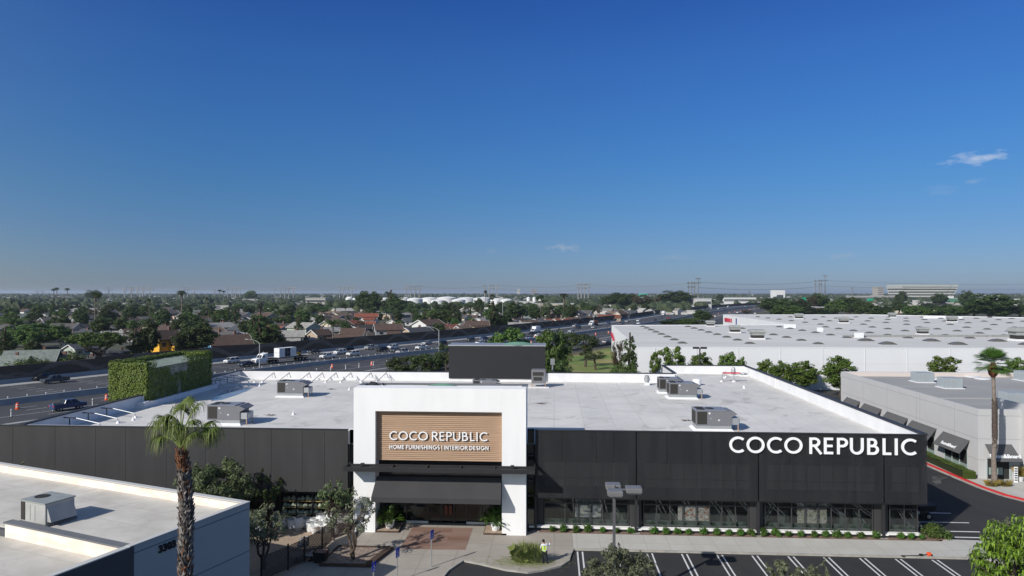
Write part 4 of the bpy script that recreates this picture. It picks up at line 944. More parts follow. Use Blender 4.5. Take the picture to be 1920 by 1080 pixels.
def feather_palm(seed, H):
    rg = random.Random(seed); t = thing('feather_palm', 'x', 'palm tree'); b = MB(); top = Vector((0,0,H-1.6))
    for i in range(20):
        a = i*2.4; e0 = radians(75-70*(i/20)); L = 3.4*rg.uniform(.85,1.1); pts = []
        for k in range(8):
            u = k/7; el = e0-1.5*u*u; pts.append((pts[-1] if k else top)+Vector((cos(a)*cos(el), sin(a)*cos(el), sin(el)))*L/7 if k else top)
        for k in range(1, 8):
            d = (pts[k]-pts[k-1]); side = Vector((-sin(a), cos(a), 0))
            for q in range(2):
                p = pts[k-1].lerp(pts[k], q/2)
                for s_ in (-1,1):
                    tip = p+side*s_*.75*(1-.4*k/7)+Vector((0,0,-.55))+d*.5; b.add([p, p+d*.45, tip], [(0,1,2)])
    b.build('crown', L_palm, t); tb = MB(); tb.tube([(0,0,-.05),(0,0,1),(.1,0,H*.5),(0,0,H-1.5)], [.3,.22,.18,.16], 8); tb.build('trunk', MATS['palm_bark'], t); return t
reg('feather', feather_palm(3, 12), 12, 6.6)
def Dw(x):
    return depth(min(RC, key=lambda p: abs(pxx(p)-x) if depth(p) > 60 else 9e9))
def behind(x, y, extra=10):
    # things whose foot the sound wall hides stand just behind it
    dw = Dw(x); top = HOR+(CAM_H-4.6)*FPX/dw
    if x < 1290 and y > top-9: return dw+extra
    return ydep(y)
PLACED = []
def put_tree(kind, x, D, yt, wpx, label, group=None, rz=None, cat=None):
    pr, h, w = PT[kind]; p = PD(x, D); z = ztop(yt, D); sx = wpx*D/FPX/w; sz = max(.2, z/h)
    PLACED.append((p.x, p.y, wpx*D/FPX/2))
    return pr.put(p, rz if rz is not None else (x*7.3 % 6.28), label, group, sc=(sx, sx, sz), cat=cat)

# ------------------------------------------------------------------ the foreground palm
def big_palm():
    D = 30; p = PD(345, D); t = thing('foreground_palm', 'tall fan palm with shaggy brown trunk and drooping green fronds in the left foreground', 'palm tree', p)
    ht = ztop(838, D); rg = random.Random(5)
    tb = MB(); pts = [(-.05,0,-.1),(-.02,0,ht*.35),(.10,0,ht*.62),(.14,0,ht*.8),(0.02,0,ht*.93),(-.12,0,ht)]; rs = [.30,.25,.24,.25,.22,.16]
    tb.tube(pts, rs, 14); tb.build('trunk', mat('dark_palm_bark', (.075,.06,.052), .95, var=.5, scale=5, bump=.6), t)
    bt = MB()
    def axis(z):
        for i in range(len(pts)-1):
            if pts[i][2] <= z <= pts[i+1][2]:
                u = (z-pts[i][2])/(pts[i+1][2]-pts[i][2]); return pts[i][0]+(pts[i+1][0]-pts[i][0])*u, rs[i]+(rs[i+1]-rs[i])*u
        return pts[-1][0], rs[-1]
    z = 5.0; k = 0
    while z < ht-.1:
        cx, r = axis(z)
        for j in range(4):
            a = k*2.4+j*2.1+rg.uniform(-.25,.25); k += .37; o = Vector((cx+cos(a)*r*.92, sin(a)*r*.92, z+rg.uniform(-.05,.05))); out = Vector((cos(a),sin(a),0)); sd = Vector((-sin(a),cos(a),0)); w = rg.uniform(.02,.06); L = rg.uniform(.08,.24); lift = rg.uniform(.0,.11)
            twist = sd*rg.uniform(-.12,.12)
            m = 1 if (z > ht-1.0 and rg.random() < .75) or (8.6 < z < 9.5 and rg.random() < .35) or rg.random() < .05 else (2 if rg.random() < .45 else 0)
            a0 = o-sd*w; a1 = o+sd*w; tp = o+out*lift+Vector((0,0,L))+twist; tq = tp+sd*w*.5; th = out*.035
            bt.add([a0, a1, tq+th, tp-sd*w*.5+th, a0-Vector((0,0,.1))+th*1.5, a1-Vector((0,0,.1))+th*1.5], [(4,5,2,3),(0,4,3),(1,2,5),(0,3,2,1)], m)
        z += .034
    bt.build('frond_base', [mat('grey_boot', (.17,.15,.135), .95, var=.6, scale=6), mat('rust_boot', (.22,.095,.05), .95, var=.4, scale=6), mat('pale_boot', (.30,.27,.245), .95, var=.4, scale=6)], t)
    top = Vector((pts[-1][0], 0, ht-.05))
    # fronds: petiole end (right, up, away), blade length, droop
    FR = [(.05,1.95,.3,.95,1.2),(-.55,1.0,.5,1.0,1.4),(.75,.8,-.5,.9,1.6),(-.80,.55,.0,1.05,1.35),(-1.0,1.05,.3,1.1,1.1),(-.5,1.4,-.3,1.05,1.4),(-.12,1.45,-.5,1.05,1.6),(-.25,1.65,.5,1.0,1.1),(.15,1.1,-.6,.95,1.8),(.50,1.75,.1,.85,.45),(.62,1.25,-.4,1.05,1.4),(.95,1.05,.35,1.05,1.3),(1.35,.92,-.15,1.1,1.0),(.9,.5,.6,.85,1.5),(-.4,.8,.8,.9,1.5)]
    right = Vector((cos(YAW), sin(YAW), 0)); away = Vector((-sin(YAW), cos(YAW), 0))
    st_ = MB(); bl = MB(); Z = Vector((0,0,1))
    for i, (dx, dz, dy, blen, dr) in enumerate(FR):
        p2 = top+right*dx+away*dy+Z*dz; h = (right*dx+away*dy); h = h.normalized() if h.length > .05 else away
        p1 = top.lerp(p2, .5)-h*.06+Z*.10; st_.tube([top, p1, p2], [.05,.033,.026], 6)
        d1 = (p2-p1).normalized(); d1 = (d1+h*.5).normalized(); side = d1.cross(Z).normalized(); ns = 54
        for k in range(ns):
            u = (k+.5)/ns; th = radians(-112+224*u); dd = (d1*cos(th)+side*sin(th)-Z*.25*abs(sin(th))).normalized()
            L = blen*1.22*(1.0-.2*abs(sin(th)))*rg.uniform(.78,1.1); dd = (dd+Vector((rg.uniform(-1,1),rg.uniform(-1,1),rg.uniform(-1,1)))*.10).normalized(); q = p2.copy(); segs = 7; strip_ = []; sd = (side*cos(th)-d1*sin(th)).normalized()
            for s_ in range(segs+1):
                f = s_/segs; v = (dd*max(.04,1-1.1*f)+Z*(-dr*1.3*f**1.7-.02)).normalized()
                if s_: q = q+v*L/segs
                ww = (.020, .026, .024, .016, .010, .008, .006, .002)[s_]
                strip_.append((q-sd*ww+Z*.006, q+sd*ww))
            vs = [x for pr in strip_ for x in pr]; bl.add(vs[:10], [(2*s_, 2*s_+1, 2*s_+3, 2*s_+2) for s_ in range(4)], 0); bl.add(vs[8:], [(2*s_, 2*s_+1, 2*s_+3, 2*s_+2) for s_ in range(3)], 1 if rg.random() < .45 else 0)
    sp = top+Z*.9-right*.05; bl.add([sp, sp+right*.05, sp+Z*1.35-right*.45], [(0,1,2)], 1)
    st_.build('petiole', mat('green_petiole', (.17,.22,.06), .6, var=.2, scale=3), t)
    bl.build('frond', [leafmat('fan_frond', (.10,.15,.032), (.18,.22,.065), rnd=0, trans=.3, scale=2.5), leafmat('frond_tip', (.30,.30,.12), (.20,.25,.08), rnd=0, trans=.3, scale=2)], t)
big_palm()

# ------------------------------------------------------------------ foreground building, lower left
def ll_building():
    A = Vector((-19.68, 43.16)); u = Vector((-.9413,.3375)).normalized(); v = Vector((-.3375,-.9413)).normalized(); Bp = 8.3
    ang = atan2(u.y, u.x)
    t = thing('office_building', 'low blue grey flat roofed office building numbered 3303 at the lower left', 'building', (A.x, A.y, 0))
    def W2(a, c): q = u*a+v*c; return (q.x, q.y)          # a along the rear wall, c towards the camera
    def pr(mb, a0, c0, a1, c1, z0, z1, m=0): mb.prism([W2(a0,c0), W2(a1,c0), W2(a1,c1), W2(a0,c1)], z0, z1, m)
    M_bw = mat('blue_grey_stucco', (.40,.43,.44), .9, var=.05, scale=.6, bump=.03, bscale=40); M_bd = mat('dark_grey_stucco', (.085,.088,.095), .9, var=.08, scale=.6)
    M_in = mat('cream_parapet_inside', (.80,.72,.66), .8, col2=(.72,.60,.50), scale=.7, stretch=(1,1,3)); M_cap = mat('grey_parapet_cap', (.16,.165,.175), .7, var=.15, scale=1)
    M_rf = brick_mat('aged_roof', (.60,.575,.52), (.57,.545,.495), (.42,.395,.355), 14, 2.4, ms=.03, nscale=.35, ncol=(.43,.405,.36), namt=.9, rot=-ang, stain=(.45,.60,.35,(.22,.19,.15)))
    b = MB(); pr(b, .3, .3, 34, Bp-.3, 6.6, 6.86); pr(b, .3, Bp+.31, 34, 26, 6.3, 6.55); b.build('roof', M_rf, t)
    b = MB(); pr(b, 0, 0, .25, Bp, 0, 7.44); pr(b, .25, 0, 34, .25, 0, 7.44); b.build('wall', M_bw, t)
    b = MB(); pr(b, -.03, Bp+.001, .25, 26, 0, 7.42); pr(b, .25, Bp, 34, Bp+.26, 3, 6.9); b.build('dark_wall', M_bd, t)
    b = MB(); pr(b, .26, .26, 34, .38, 6.87, 7.40); pr(b, .27, Bp-.1, .9, Bp-.02, 6.87, 7.2)
    pr(b, .3, Bp+.261, 10.4, Bp+.36, 6.56, 7.36); pr(b, .26,.38,.3,Bp-.1,6.87,7.42)
    pr(b, .26, 3.2, .8, 4.6, 6.87, 7.36); b.build('parapet_lining', M_in, t)
    b = MB(); pr(b, -.03, -.03, .33, Bp+.25, 7.44, 7.5); pr(b, .33, -.03, 34, .36, 7.442, 7.505)
    pr(b, -.05, Bp+.251, .33, 26, 7.425, 7.485); b.build('cap_light', M_in if False else mat('pale_cap', (.5,.5,.48), .7), t)
    b = MB(); pr(b, .33, Bp-.12, 10.5, Bp+.42, 7.37, 7.46); b.build('cap', M_cap, t)
    b = MB()
    for z in (7.02, 4.3, 1.6): pr(b, -.012, 0, 0.0, Bp, z, z+.05)
    pr(b, -.04, Bp, -.03, 26, 4.6, 4.66); b.build('reveal_line', mat('reveal_grey', (.14,.16,.175), .9), t)
    for k, c in enumerate('3303'):
        me = bfont(c, .56, .03, .022); me.materials.append(M_black); o = bpy.data.objects.new('house_number', me); COL.objects.link(o); o.parent = t
        q = W2(-.04, 6.66-.29*k); o.location = (q[0], q[1], 6.53); o.rotation_euler = (pi/2, 0, atan2(-v.y, -v.x))
    # roof unit
    q = A+u*11.0+v*3.3
    un = thing('small_rooftop_unit', 'pale grey square rooftop unit with round fan on the lower left roof', 'air conditioner', (P(65,982,6.9).x, P(65,982,6.9).y, 6.87), ang+pi)
    b = MB(); b.box(-1.15,-.1,.12,1.15,1.7,1.35); b.build('cabinet', mat('pale_unit', (.40,.405,.39), .5, var=.12, scale=1.5), un, bevel=.02)
    b = MB(); b.box(-1.2,-.15,1.35,1.2,1.75,1.42); b.build('top_panel', mat('unit_lid', (.30,.32,.31), .5, var=.15, scale=2), un)
    b = MB(); b.lathe([(.42,1.42),(.42,1.45),(.36,1.45),(.34,1.43),(.05,1.44)], c=(-.55,.8,0), n=18); b.build('fan', M_hvdark, un)
    b = MB(); b.box(-1.12,-.13,.2,-.75,-.09,1.3); b.build('coil_grille', M_hvdark, un)
    MB().box(-.65,-.12,.25,-.25,-.09,1.2).build('access_panel', MATS['pale_unit'], un); MB().box(-.2,-.12,.25,.2,-.09,1.2).build('access_panel', MATS['pale_unit'], un)
    b = MB(); b.add([(1.15,0,1.2),(1.15,1.6,1.2),(1.55,0,.3),(1.55,1.6,.3),(1.15,0,.3),(1.15,1.6,.3)], [(0,2,3,1),(0,4,2),(1,3,5)]); b.build('hood', MATS['pale_unit'], un)
    b = MB(); b.box(-1.25,-.2,0,1.25,1.8,.12); b.build('base', M_cap, un)
ll_building()

# ------------------------------------------------------------------ patio
def patio():
    b = MB(); b.prism([(-35,61),(-35,44),(-20.3,48.5),(-18.9,53.2),(-18.55,55.5),(-18.9,61)], .122, .135); structure(b.build('patio_gravel', M_gravel))
    # slat fence in panels
    fp = [(-21.1,48.2),(-20.0,50.4),(-19.35,52.0),(-18.7,54.2),(-18.6,56.5)]
    f = thing('slat_fence', 'dark horizontal slat fence closing the gravel patio beside the planter', 'fence', (fp[0][0],fp[0][1],.12))
    for i in range(len(fp)-1):
        a, c = Vector((*fp[i],0)), Vector((*fp[i+1],0)); b = MB()
        for k in range(15): b.beam(a+Vector((0,0,.28+.115*k)), c+Vector((0,0,.28+.115*k)), .03, .075)
        b.build('slat_panel', mat('dark_slat', (.075,.062,.055), .7, var=.2, scale=2), f, rel=True)
        b = MB(); b.beam(a+Vector((0,0,.12)), a+Vector((0,0,2.1)), .1, .1); b.build('post', M_black, f, rel=True)
    g = thing('slat_gate', 'brown diagonal topped slat gate beside the white portal leg', 'gate', (-18.6,56.6,.12)); b = MB()
    for k in range(16): b.beam((-18.55,56.7,.3+.12*k), (-17.6,58.3,.3+.12*k+.0), .03, .08)
    b.build('slat_panel', mat('brown_slat', (.22,.14,.10), .7, var=.2, scale=2), g, rel=True)
    b = MB(); b.beam((-18.55,56.7,.12),(-18.55,56.7,2.4),.1,.1); b.beam((-17.6,58.3,.12),(-17.6,58.3,2.4),.1,.1); b.build('post', M_black, g, rel=True)
    # planter with olive tree
    pl = thing('planter', 'low dark timber edged planter filled with tan pebbles in front of the entrance', 'planter', (-15.5,53,.12)); b = MB()
    Q = [(-17.9,51.3),(-14.2,51.3),(-13.3,55.0),(-17.6,55.0)]
    for i in range(4):
        a = Vector((*Q[i],.22)); c = Vector((*Q[(i+1)%4],.22)); b.beam(a, c, .12 if i != 1 else .5, .28)
    b.build('edging', mat('dark_timber', (.085,.055,.042), .8, var=.3, scale=2), pl, rel=True)
    b = MB(); b.poly([(x,y,.26) for x,y in Q]); b.build('pebbles', mat('pebble', (.36,.29,.23), .9, col2=(.16,.12,.10), scale=4, bump=.9, bscale=9), pl, rel=True)
    for k, (px, py, r, h, nm, mm, lb) in enumerate([(-18.1,52.2,.45,.85,'square_pot',M_black,'black square pot at the corner of the patio fence')]):
        t = thing(nm, lb, 'plant pot', (px,py,.12)); b = MB(); b.add([(-.4,-.4,0),(.4,-.4,0),(.4,.4,0),(-.4,.4,0),(-.5,-.5,h),(.5,-.5,h),(.5,.5,h),(-.5,.5,h)], [(0,3,2,1),(0,1,5,4),(1,2,6,5),(2,3,7,6),(3,0,4,7)]); b.build('pot', mm, t); b = MB(); b.box(-.45,-.45,h-.1,.45,.45,h-.06); b.build('soil', M_mulch, t)
    # white pots: several shapes
    M_pot = mat('white_ceramic', (.74,.75,.75), .45, var=.08, scale=2)
    def pot(kind):
        t = thing('white_pot', 'x', 'plant pot')
        if kind == 0: pf = [(.22,0),(.30,.1),(.36,.5),(.34,.75),(.30,.75),(.30,.6),(.1,.55)]
        elif kind == 1: pf = [(.18,0),(.28,.25),(.34,.6),(.38,.62),(.33,.62),(.28,.5),(.05,.5)]
        else: pf = [(.25,0),(.42,.3),(.40,.75),(.28,1.0),(.32,1.02),(.24,1.0),(.1,.8)]
        MB().lathe(pf[:5], n=14).build('body', M_pot, t); MB().lathe(pf[4:], n=14).build('inside', M_hvdark, t); MB().lathe([(pf[3][0]+.02,pf[3][1]-.05),(pf[3][0]+.025,pf[3][1])], n=14).build('rim', M_pot, t)
        return Proto(t)
    pots = [pot(0), pot(1), pot(2)]
    PP = [(560,996,2),(548,994,0),(575,992,0),(583,990,1),(590,992,0),(601,990,2),(611,992,0),(619,990,2),(636,991,2),(644,994,0),(654,990,2),(583,1000,0),(590,1003,1),(598,1000,0),(605,1001,1),(614,1000,0),(622,998,1),(630,1001,0),(518,990,2),(529,994,0),(537,991,1),(552,989,1),(567,987,0),(475,992,2),(486,1000,0)]
    PP.sort()
    for i, (x, y, k) in enumerate(PP):
        pots[k].put(P(x,y-3,.135), 0, 'white ceramic plant pot on the patio, %s from the left' % ordinal(i+1), 'white pots on the patio', sc=(1.15,1.15,1.1))
    # lying round pots (open mouths facing the camera)
    for i, (x, y) in enumerate(((521,975),(612,976))):
        p = PY(x, y, 61.0); t = thing('tilted_pot', ['white pot lying with its dark mouth to the front, left of the pot table','white pot lying with its dark mouth to the front, near the portal leg'][i], 'plant pot', p)
        b = MB(); b.tube([(0,.7,0),(0,.3,0),(0,-.2,0),(0,-.25,0)], [.25,.42,.5,.44], 16); b.build('body', M_pot, t); b = MB(); b.tube([(0,-.26,0),(0,-.262,0)], [.40,.38], 16); b.build('mouth', M_hvdark, t); t.location.z = max(t.location.z, .65)
        MB().box(-.3,-.1,-.55,.3,.4,-.35).build('stand', M_hvdark, t)
    # low benches carrying the pots
    for i,(x0,x1,y) in enumerate(((-24.6,-21.6,60.9),(-20.6,-19.1,60.6))):
        t = thing('pot_bench', ['low dark bench under a row of white pots','low pale bench by the portal end of the pots'][i], 'bench', (x0,y,.13)); b = MB(); b.box(0,-.35,.3,x1-x0,.35,.38); b.build('top', [mat('dark_slat',(.07,.06,.055)),M_pot][i], t); b = MB(); [b.box(xx,-.3,0,xx+.08,.3,.3) for xx in (.1,x1-x0-.2)]; b.build('leg', M_black, t)
    t = thing('pot_cube', 'pale grey square display cube among the white pots', 'display cube', (-20.9,61.2,.13)); MB().box(0,0,0,1.1,.8,.95).build('body', M_pot, t, bevel=.03); MB().box(.15,.15,.95,.95,.65,.97).build('top', M_hvdark, t)
    # shelf pottery: seen behind the glass
    sp = random.Random(8); t = thing('shelf_jar', 'x', 'jar'); MB().lathe([(.12,0),(.2,.12),(.18,.28),(.09,.33),(.11,.38)], n=10).build('body', mat('pale_green_glaze', (.50,.56,.44), .4, var=.25, scale=3), t); MB().lathe([(.11,.36),(.12,.4),(.09,.4)], n=10).build('rim', MATS['pale_green_glaze'], t)
    pj = Proto(t)
    for z in (.4, 1.0, 1.6, 2.2):
        x = -24.4
        while x < -20.5: pj.put((x,60.75,z), 0, 'pale green pottery jar on a warm shelf behind the patio glass', 'jars on the storefront shelves', sc=(sp.uniform(.8,1.3),)*2+(sp.uniform(.6,1.1),)); x += sp.uniform(.32,.5)
    # stacked white chairs and round tables
    p = P(567,1035,.135); t = thing('stacked_chairs', 'stack of white slatted outdoor chairs on the gravel patio', 'stacked chairs', p, .4)
    del t['label']; bpy.data.objects.remove(t)
    M_ch = mat('white_chair_paint', (.72,.72,.73), .5)
    t = thing('patio_chair', 'x', 'chair', group='stacked white patio chairs'); b = MB()
    for k in range(6): b.box(-.28+.1*k,-.28,.42,-.21+.1*k,.28,.45)
    b.build('seat', M_ch, t); b = MB()
    for k in range(5): b.beam((-.28,.28+.03*k,.5+.1*k),(.28,.28+.03*k,.5+.1*k),.02,.055)
    b.build('backrest', M_ch, t)
    for sx in (-.27,.27):
        for sy in (-.27,.27): MB().beam((sx*1.1,sy*1.1,0),(sx,sy,.43 if sy < 0 else .95),.035,.035).build('leg', M_ch, t)
    pc = Proto(t)
    for k in range(4): pc.put(p+Vector((.03*k,0,.11*k)), -2.5, ['white slatted patio chair at the bottom of the stack on the gravel','white slatted patio chair second from the bottom of the stack','white slatted patio chair third from the bottom of the stack','white slatted patio chair on top of the stack'][k], 'stacked white patio chairs', sc=(1.15,1.15,1.1))
    for i,(x,y) in enumerate(((557,1052),(584,1050))):
        t = thing('round_table', ['round pale metal table on the gravel in front of the stacked chairs','round pale metal table beside the patio fence'][i], 'table', P(x,y,.135)); MB().lathe([(.55,.5),(.57,.52),(.55,.55),(.0,.55)], n=24).build('tabletop', M_steel, t); MB().lathe([(.3,0),(.1,.06),(.06,.5)], n=12).build('pedestal', M_black, t)
patio()
def olive(name, label, p, H, wd, seed, leaf, n=70, per=85, ls=.14, trunk=True, lean=0, crz=.55, cat='olive tree', th=.3, airy=.62):
    rg = random.Random(seed); t = thing(name, label, cat, p); cs = []
    while len(cs) < n:
        d = Vector((rg.uniform(-1,1), rg.uniform(-1,1), rg.uniform(-1,1)))
        if .25 < d.length < 1.0: cs.append((Vector((lean+d.x*wd/2, d.y*wd/2, H*(1-crz/2)+d.z*H*crz/2)), wd*.085*rg.uniform(.6,1.4)))
    mb = MB(); clump_crown(mb, cs, rg, per, ls, 2.2, .9, .2)
    for c, r in cs:      # upright twigs with leaves
        if rg.random() < .5:
            q = c+Vector((rg.uniform(-.3,.3), rg.uniform(-.3,.3), r+rg.uniform(.1,.5)*H*.12))
            for _ in range(14): leafquad(mb, c.lerp(q, rg.random())+Vector((rg.uniform(-.06,.06),)*3), Vector((rg.uniform(-1,1),rg.uniform(-1,1),.3)).normalized(), ls, rg, 2.2)
    mb.build('crown', leaf, t); tb = MB()
    nt_ = 3 if trunk else 1
    for k in range(nt_):
        a = k*2.1+seed; m_ = Vector((cos(a)*wd*.12+lean*.3, sin(a)*wd*.12, H*.38)); limb(tb, (0,0,-.05), m_, .13, .08, rg, 4, .1, 7)
        for j in range(5): limb(tb, m_, cs[rg.randrange(n)][0], .055, .015, rg, 4, .1, 5)
    tb.build('trunk', M_trunk, t); PLACED.append((p[0], p[1], wd/2)); return t
olive('olive_tree', 'gnarled sparse olive tree leaning in the pebble planter by the entrance', (-15.6,52.5,.25), 5.2, 3.8, 3, L_olive, n=30, per=24, ls=.13, lean=-.3, crz=.62)
olive('olive_tree', 'dark olive tree in the gravel patio beside the blue grey building', (-21.9,50.4,.12), 4.7, 3.9, 4, L_olive, n=40, per=46, ls=.13)
olive('olive_tree', 'large dense olive tree against the dark facade behind the lower left roof', (-28.5,55.5,.12), 7.0, 6.2, 5, L_oliveg, n=90, per=110, ls=.15, crz=.7)
olive('olive_tree', 'small olive tree at the end of the patio against the portal leg', (-18.9,57.5,.12), 4.9, 3.0, 6, L_oliveg, n=30, per=42, ls=.13)
olive('olive_tree', 'olive tree top just showing above the lower left parapet before the dark facade', (-45.5,56.0,0), 6.0, 3.6, 16, L_oliveg, n=40, per=70, ls=.15)
olive('olive_tree', 'dark bare branched olive tree in shade beside the patio storefront', (-25.2,59.0,.12), 5.0, 3.4, 17, L_dark, n=34, per=40, ls=.13)
D_ = 45.5
olive('olive_shrub', 'grey green olive shrub behind the lamp post in the parking lot', PD(1160,D_), ztop(1026,D_), 4.6, 7, L_olive, n=80, per=95, ls=.12, crz=.8)
olive('olive_shrub', 'small feathery olive shrub at the bottom edge, left of its pair on the parking stripes', PD(1472,44), ztop(1046,44), 2.3, 8, L_olive, n=40, per=60, ls=.12, crz=.8)
olive('olive_shrub', 'feathery olive shrub at the bottom edge, right of its pair on the parking stripes', PD(1527,44), ztop(1050,44), 2.4, 9, L_olive, n=36, per=40, ls=.12, crz=.8)
olive('olive_tree', 'thin grey twiggy olive tree behind the bright green tree', PD(1893,48.5), ztop(952,48.5), 3.2, 10, L_olive, n=36, per=28, ls=.12, crz=.7)
# bright tree bottom right
def bright_tree():
    D = 41; p = PD(1921, D); H = ztop(972, D); rg = random.Random(12); t = thing('leafy_tree', 'bright green tree with long drooping leaves in the lower right corner', 'tree', p)
    mb = MB(); cs = []
    while len(cs) < 620:
        d = Vector((rg.uniform(-1,1), rg.uniform(-1,1), rg.uniform(-1,1)))
        if .45 < d.length < 1: cs.append(Vector((d.x*2.75, d.y*2.75, H*.60+d.z*H*.40))+Vector((0,0,noise.noise(d*2.5)*.5)))
    for c in cs:
        for k in range(15):
            a = rg.random()*2*pi; out = Vector((cos(a), sin(a), 0)); L = rg.uniform(.28,.5); w = .055; s = Vector((-sin(a), cos(a), 0)); q0 = c+Vector((rg.uniform(-.1,.1),rg.uniform(-.1,.1),rg.uniform(-.1,.1)))
            q1 = q0+out*L*.45+Vector((0,0,.05)); q2 = q0+out*L*.75-Vector((0,0,L*.55))
            mb.add([q0, q1-s*w, q2, q1+s*w], [(0,1,2,3)], 0 if rg.random() < .7 else 1)
    mb.build('crown', [L_bright, L_mid], t); tb = MB(); limb(tb,(0,0,-.05),(0,0,H*.4),.2,.14,rg,4,.03,8)
    for k in range(26): limb(tb,(0,0,H*.38),cs[rg.randrange(len(cs))],.07,.02,rg,4,.06,5)
    tb.build('trunk', M_trunk, t)
bright_tree()

# ------------------------------------------------------------------ small plants by the store
rg = random.Random(31)
t = thing('box_shrub', 'x', 'shrub'); b = MB(); clump_crown(b, [(Vector((rg.uniform(-.2,.2),rg.uniform(-.15,.15),.28+rg.uniform(-.12,.2))), .17) for _ in range(14)], rg, 30, .10, 1.5, 1.0, .5); b.build('foliage', L_shrub, t)
b = MB(); b.tube([(0,0,-.02),(0,0,.3)],.03,5); b.build('stem', M_trunk, t); ps = Proto(t)
xs = []; x = -1.2
while x < 31.2:
    if min(abs(x-c) for c in (-1.62,7.1,17.5,27.95)) > .45: xs.append(x)
    x += rg.uniform(.85,1.25)
for i, x in enumerate(xs):
    s = rg.uniform(.85,1.25); ps.put((x,59.95,.13), rg.random()*6, 'small green shrub in the mulch bed under the windows, %s from the portal' % ordinal(i+1), 'small shrubs under the store windows', sc=(s,s,s*rg.uniform(.8,1.1)))
t = thing('round_bush', 'rounded yellow green bush at the right corner of the store', 'shrub', (32.1,60.6,.1)); b = MB(); clump_crown(b, [(Vector((rg.uniform(-.45,.45),rg.uniform(-.45,.45),.75+rg.uniform(-.5,.4))), .4) for _ in range(26)], rg, 60, .12, 1.4, 1, .4); b.build('foliage', L_hedge, t); MB().tube([(0,0,0),(0,0,.5)],.05,5).build('stem', M_trunk, t)
t = thing('creeping_bush', 'low dark green creeping bush beside the rounded bush', 'shrub', (33.1,60.4,.1)); b = MB(); clump_crown(b, [(Vector((rg.uniform(-.7,.7),rg.uniform(-.4,.5),.3+rg.uniform(-.2,.3))), .35) for _ in range(18)], rg, 55, .12, 1.4, .8, .4); b.build('foliage', L_mid, t); MB().tube([(0,0,0),(0,0,.3)],.04,5).build('stem', M_trunk, t)
for i, (x, y, lb) in enumerate(((-14.5,59.6,'leafy tropical plant in a white pot left of the entrance'),(-5.1,59.5,'leafy tropical plant in a white pot right of the entrance'))):
    t = thing('potted_plant', lb, 'potted plant', (x,y,.3)); MB().lathe([(.3,0),(.42,.35),(.44,.6),(.38,.6),(.2,.5)], n=16).build('pot', M_white, t); b = MB()
    for k in range(130):
        a = rg.random()*2*pi; e = rg.uniform(.1,1.3); L = rg.uniform(.6,1.15); d = Vector((cos(a)*cos(e), sin(a)*cos(e), sin(e))); q = Vector((0,0,.6))+d*L; s = Vector((-sin(a),cos(a),0))*.10
        for j in range(3):
            q2 = q+Vector((rg.uniform(-.15,.15),rg.uniform(-.15,.15),rg.uniform(-.1,.1))); b.add([q2, q2+d*.14+s, q2+d*.36-Vector((0,0,.1)), q2+d*.14-s], [(0,1,2,3)])
        if k % 3 == 0: b.tube([(0,0,.55), Vector((0,0,.6))+d*L], .012, 3)
    b.build('foliage', L_shrub, t)
    t2 = thing('entrance_planter', lb.split(' plant')[0].replace('leafy tropical','low pebble planter with dark edge')+(' left' if i == 0 else ' right')+' of the entrance', 'planter', (x,59.6,.12)); b = MB(); b.box(-1.0,-.8,0,1.0,1.4,.14); b.build('edging', MATS['dark_timber'], t2); b = MB(); b.box(-.94,-.74,.14,.94,1.34,.16); b.build('pebbles', M_gravel, t2)
t = thing('ornamental_grass', 'spiky light green ornamental grass clump on the kerb tip', 'ornamental grass', (-1.9,53.1,.12)); b = MB()
for k in range(1000):
    a = rg.random()*2*pi; r = rg.random()**.8*.55; o = Vector((cos(a)*r*1.5-.1+(.35 if k % 2 else -.35), sin(a)*r*.6, 0)); ll = rg.uniform(1.1,2.0) if rg.random() < .8 else rg.uniform(.6,1.1); out = Vector((rg.uniform(-1,1),rg.uniform(-1,1),0))*rg.uniform(.05,.95)
    m1 = o+out*.35+Vector((0,0,ll*.7)); tp = o+out*1.1+Vector((0,0,ll*(.95-.45*out.length))); s = Vector((.009,.005,0)); b.add([o-s, o+s, m1+s, tp, m1-s], [(0,1,2,3,4)])
b.build('blades', L_grass, t)
b = MB()
for k in range(900):
    a = rg.random()*2*pi; o = Vector((-2.2+rg.gauss(0,1.3), 53.1+rg.gauss(0,.55), .125)); 
    out = Vector((cos(a),sin(a)*.6,.05))*rg.uniform(.2,.7); s = Vector((-sin(a),cos(a),0))*.012; b.add([o-s,o+s,o+out+s*.3,o+out-s*.3],[(0,1,2,3)])
tag(b.build('grass_clippings', L_grass), 'loose green grass clippings scattered on the pavement around the grass clump', 'grass', kind='stuff')

# ------------------------------------------------------------------ lamp post, accessible parking signs, trimmer
t = thing('parking_lamp', 'tall dark grey parking lot lamp post with three box heads', 'lamp post', PD(1151,45.5))
zt = ztop(918,45.5); b = MB(); b.box(-.09,-.09,.6,.09,.09,zt); b.build('pole', mat('grey_pole', (.10,.10,.11), .5, var=.1, scale=1), t); MB().lathe([(.3,0),(.3,.6),(.2,.65)], n=14).build('base', M_kerb, t)
M_lh = mat('lamp_head_grey', (.17,.17,.175), .45, var=.1, scale=2)
for (x, y, dx, dy) in ((0,-.75,.48,.42),(0,.75,.48,.42),(1.3,0,.5,.45)):
    b = MB(); b.box(x-dx*(1 if x else 1)*1.05, y-dy, zt-.1, x+dx*1.05, y+dy, zt+.22); h = b.build('lamp_head', M_lh, t, bevel=.04); b = MB(); b.box(x-dx*.85, y-dy*.85, zt-.13, x+dx*.85, y+dy*.85, zt-.1); b.build('lens', M_lightlamp, h)
b = MB(); b.beam((0,-.5,zt+.05),(0,.5,zt+.05),.08,.08); b.beam((0,0,zt+.05),(.9,0,zt+.05),.08,.08); b.lathe([(.1,zt),(.12,zt+.3),(.04,zt+.34)], n=10); b.build('arm', M_lh, t)
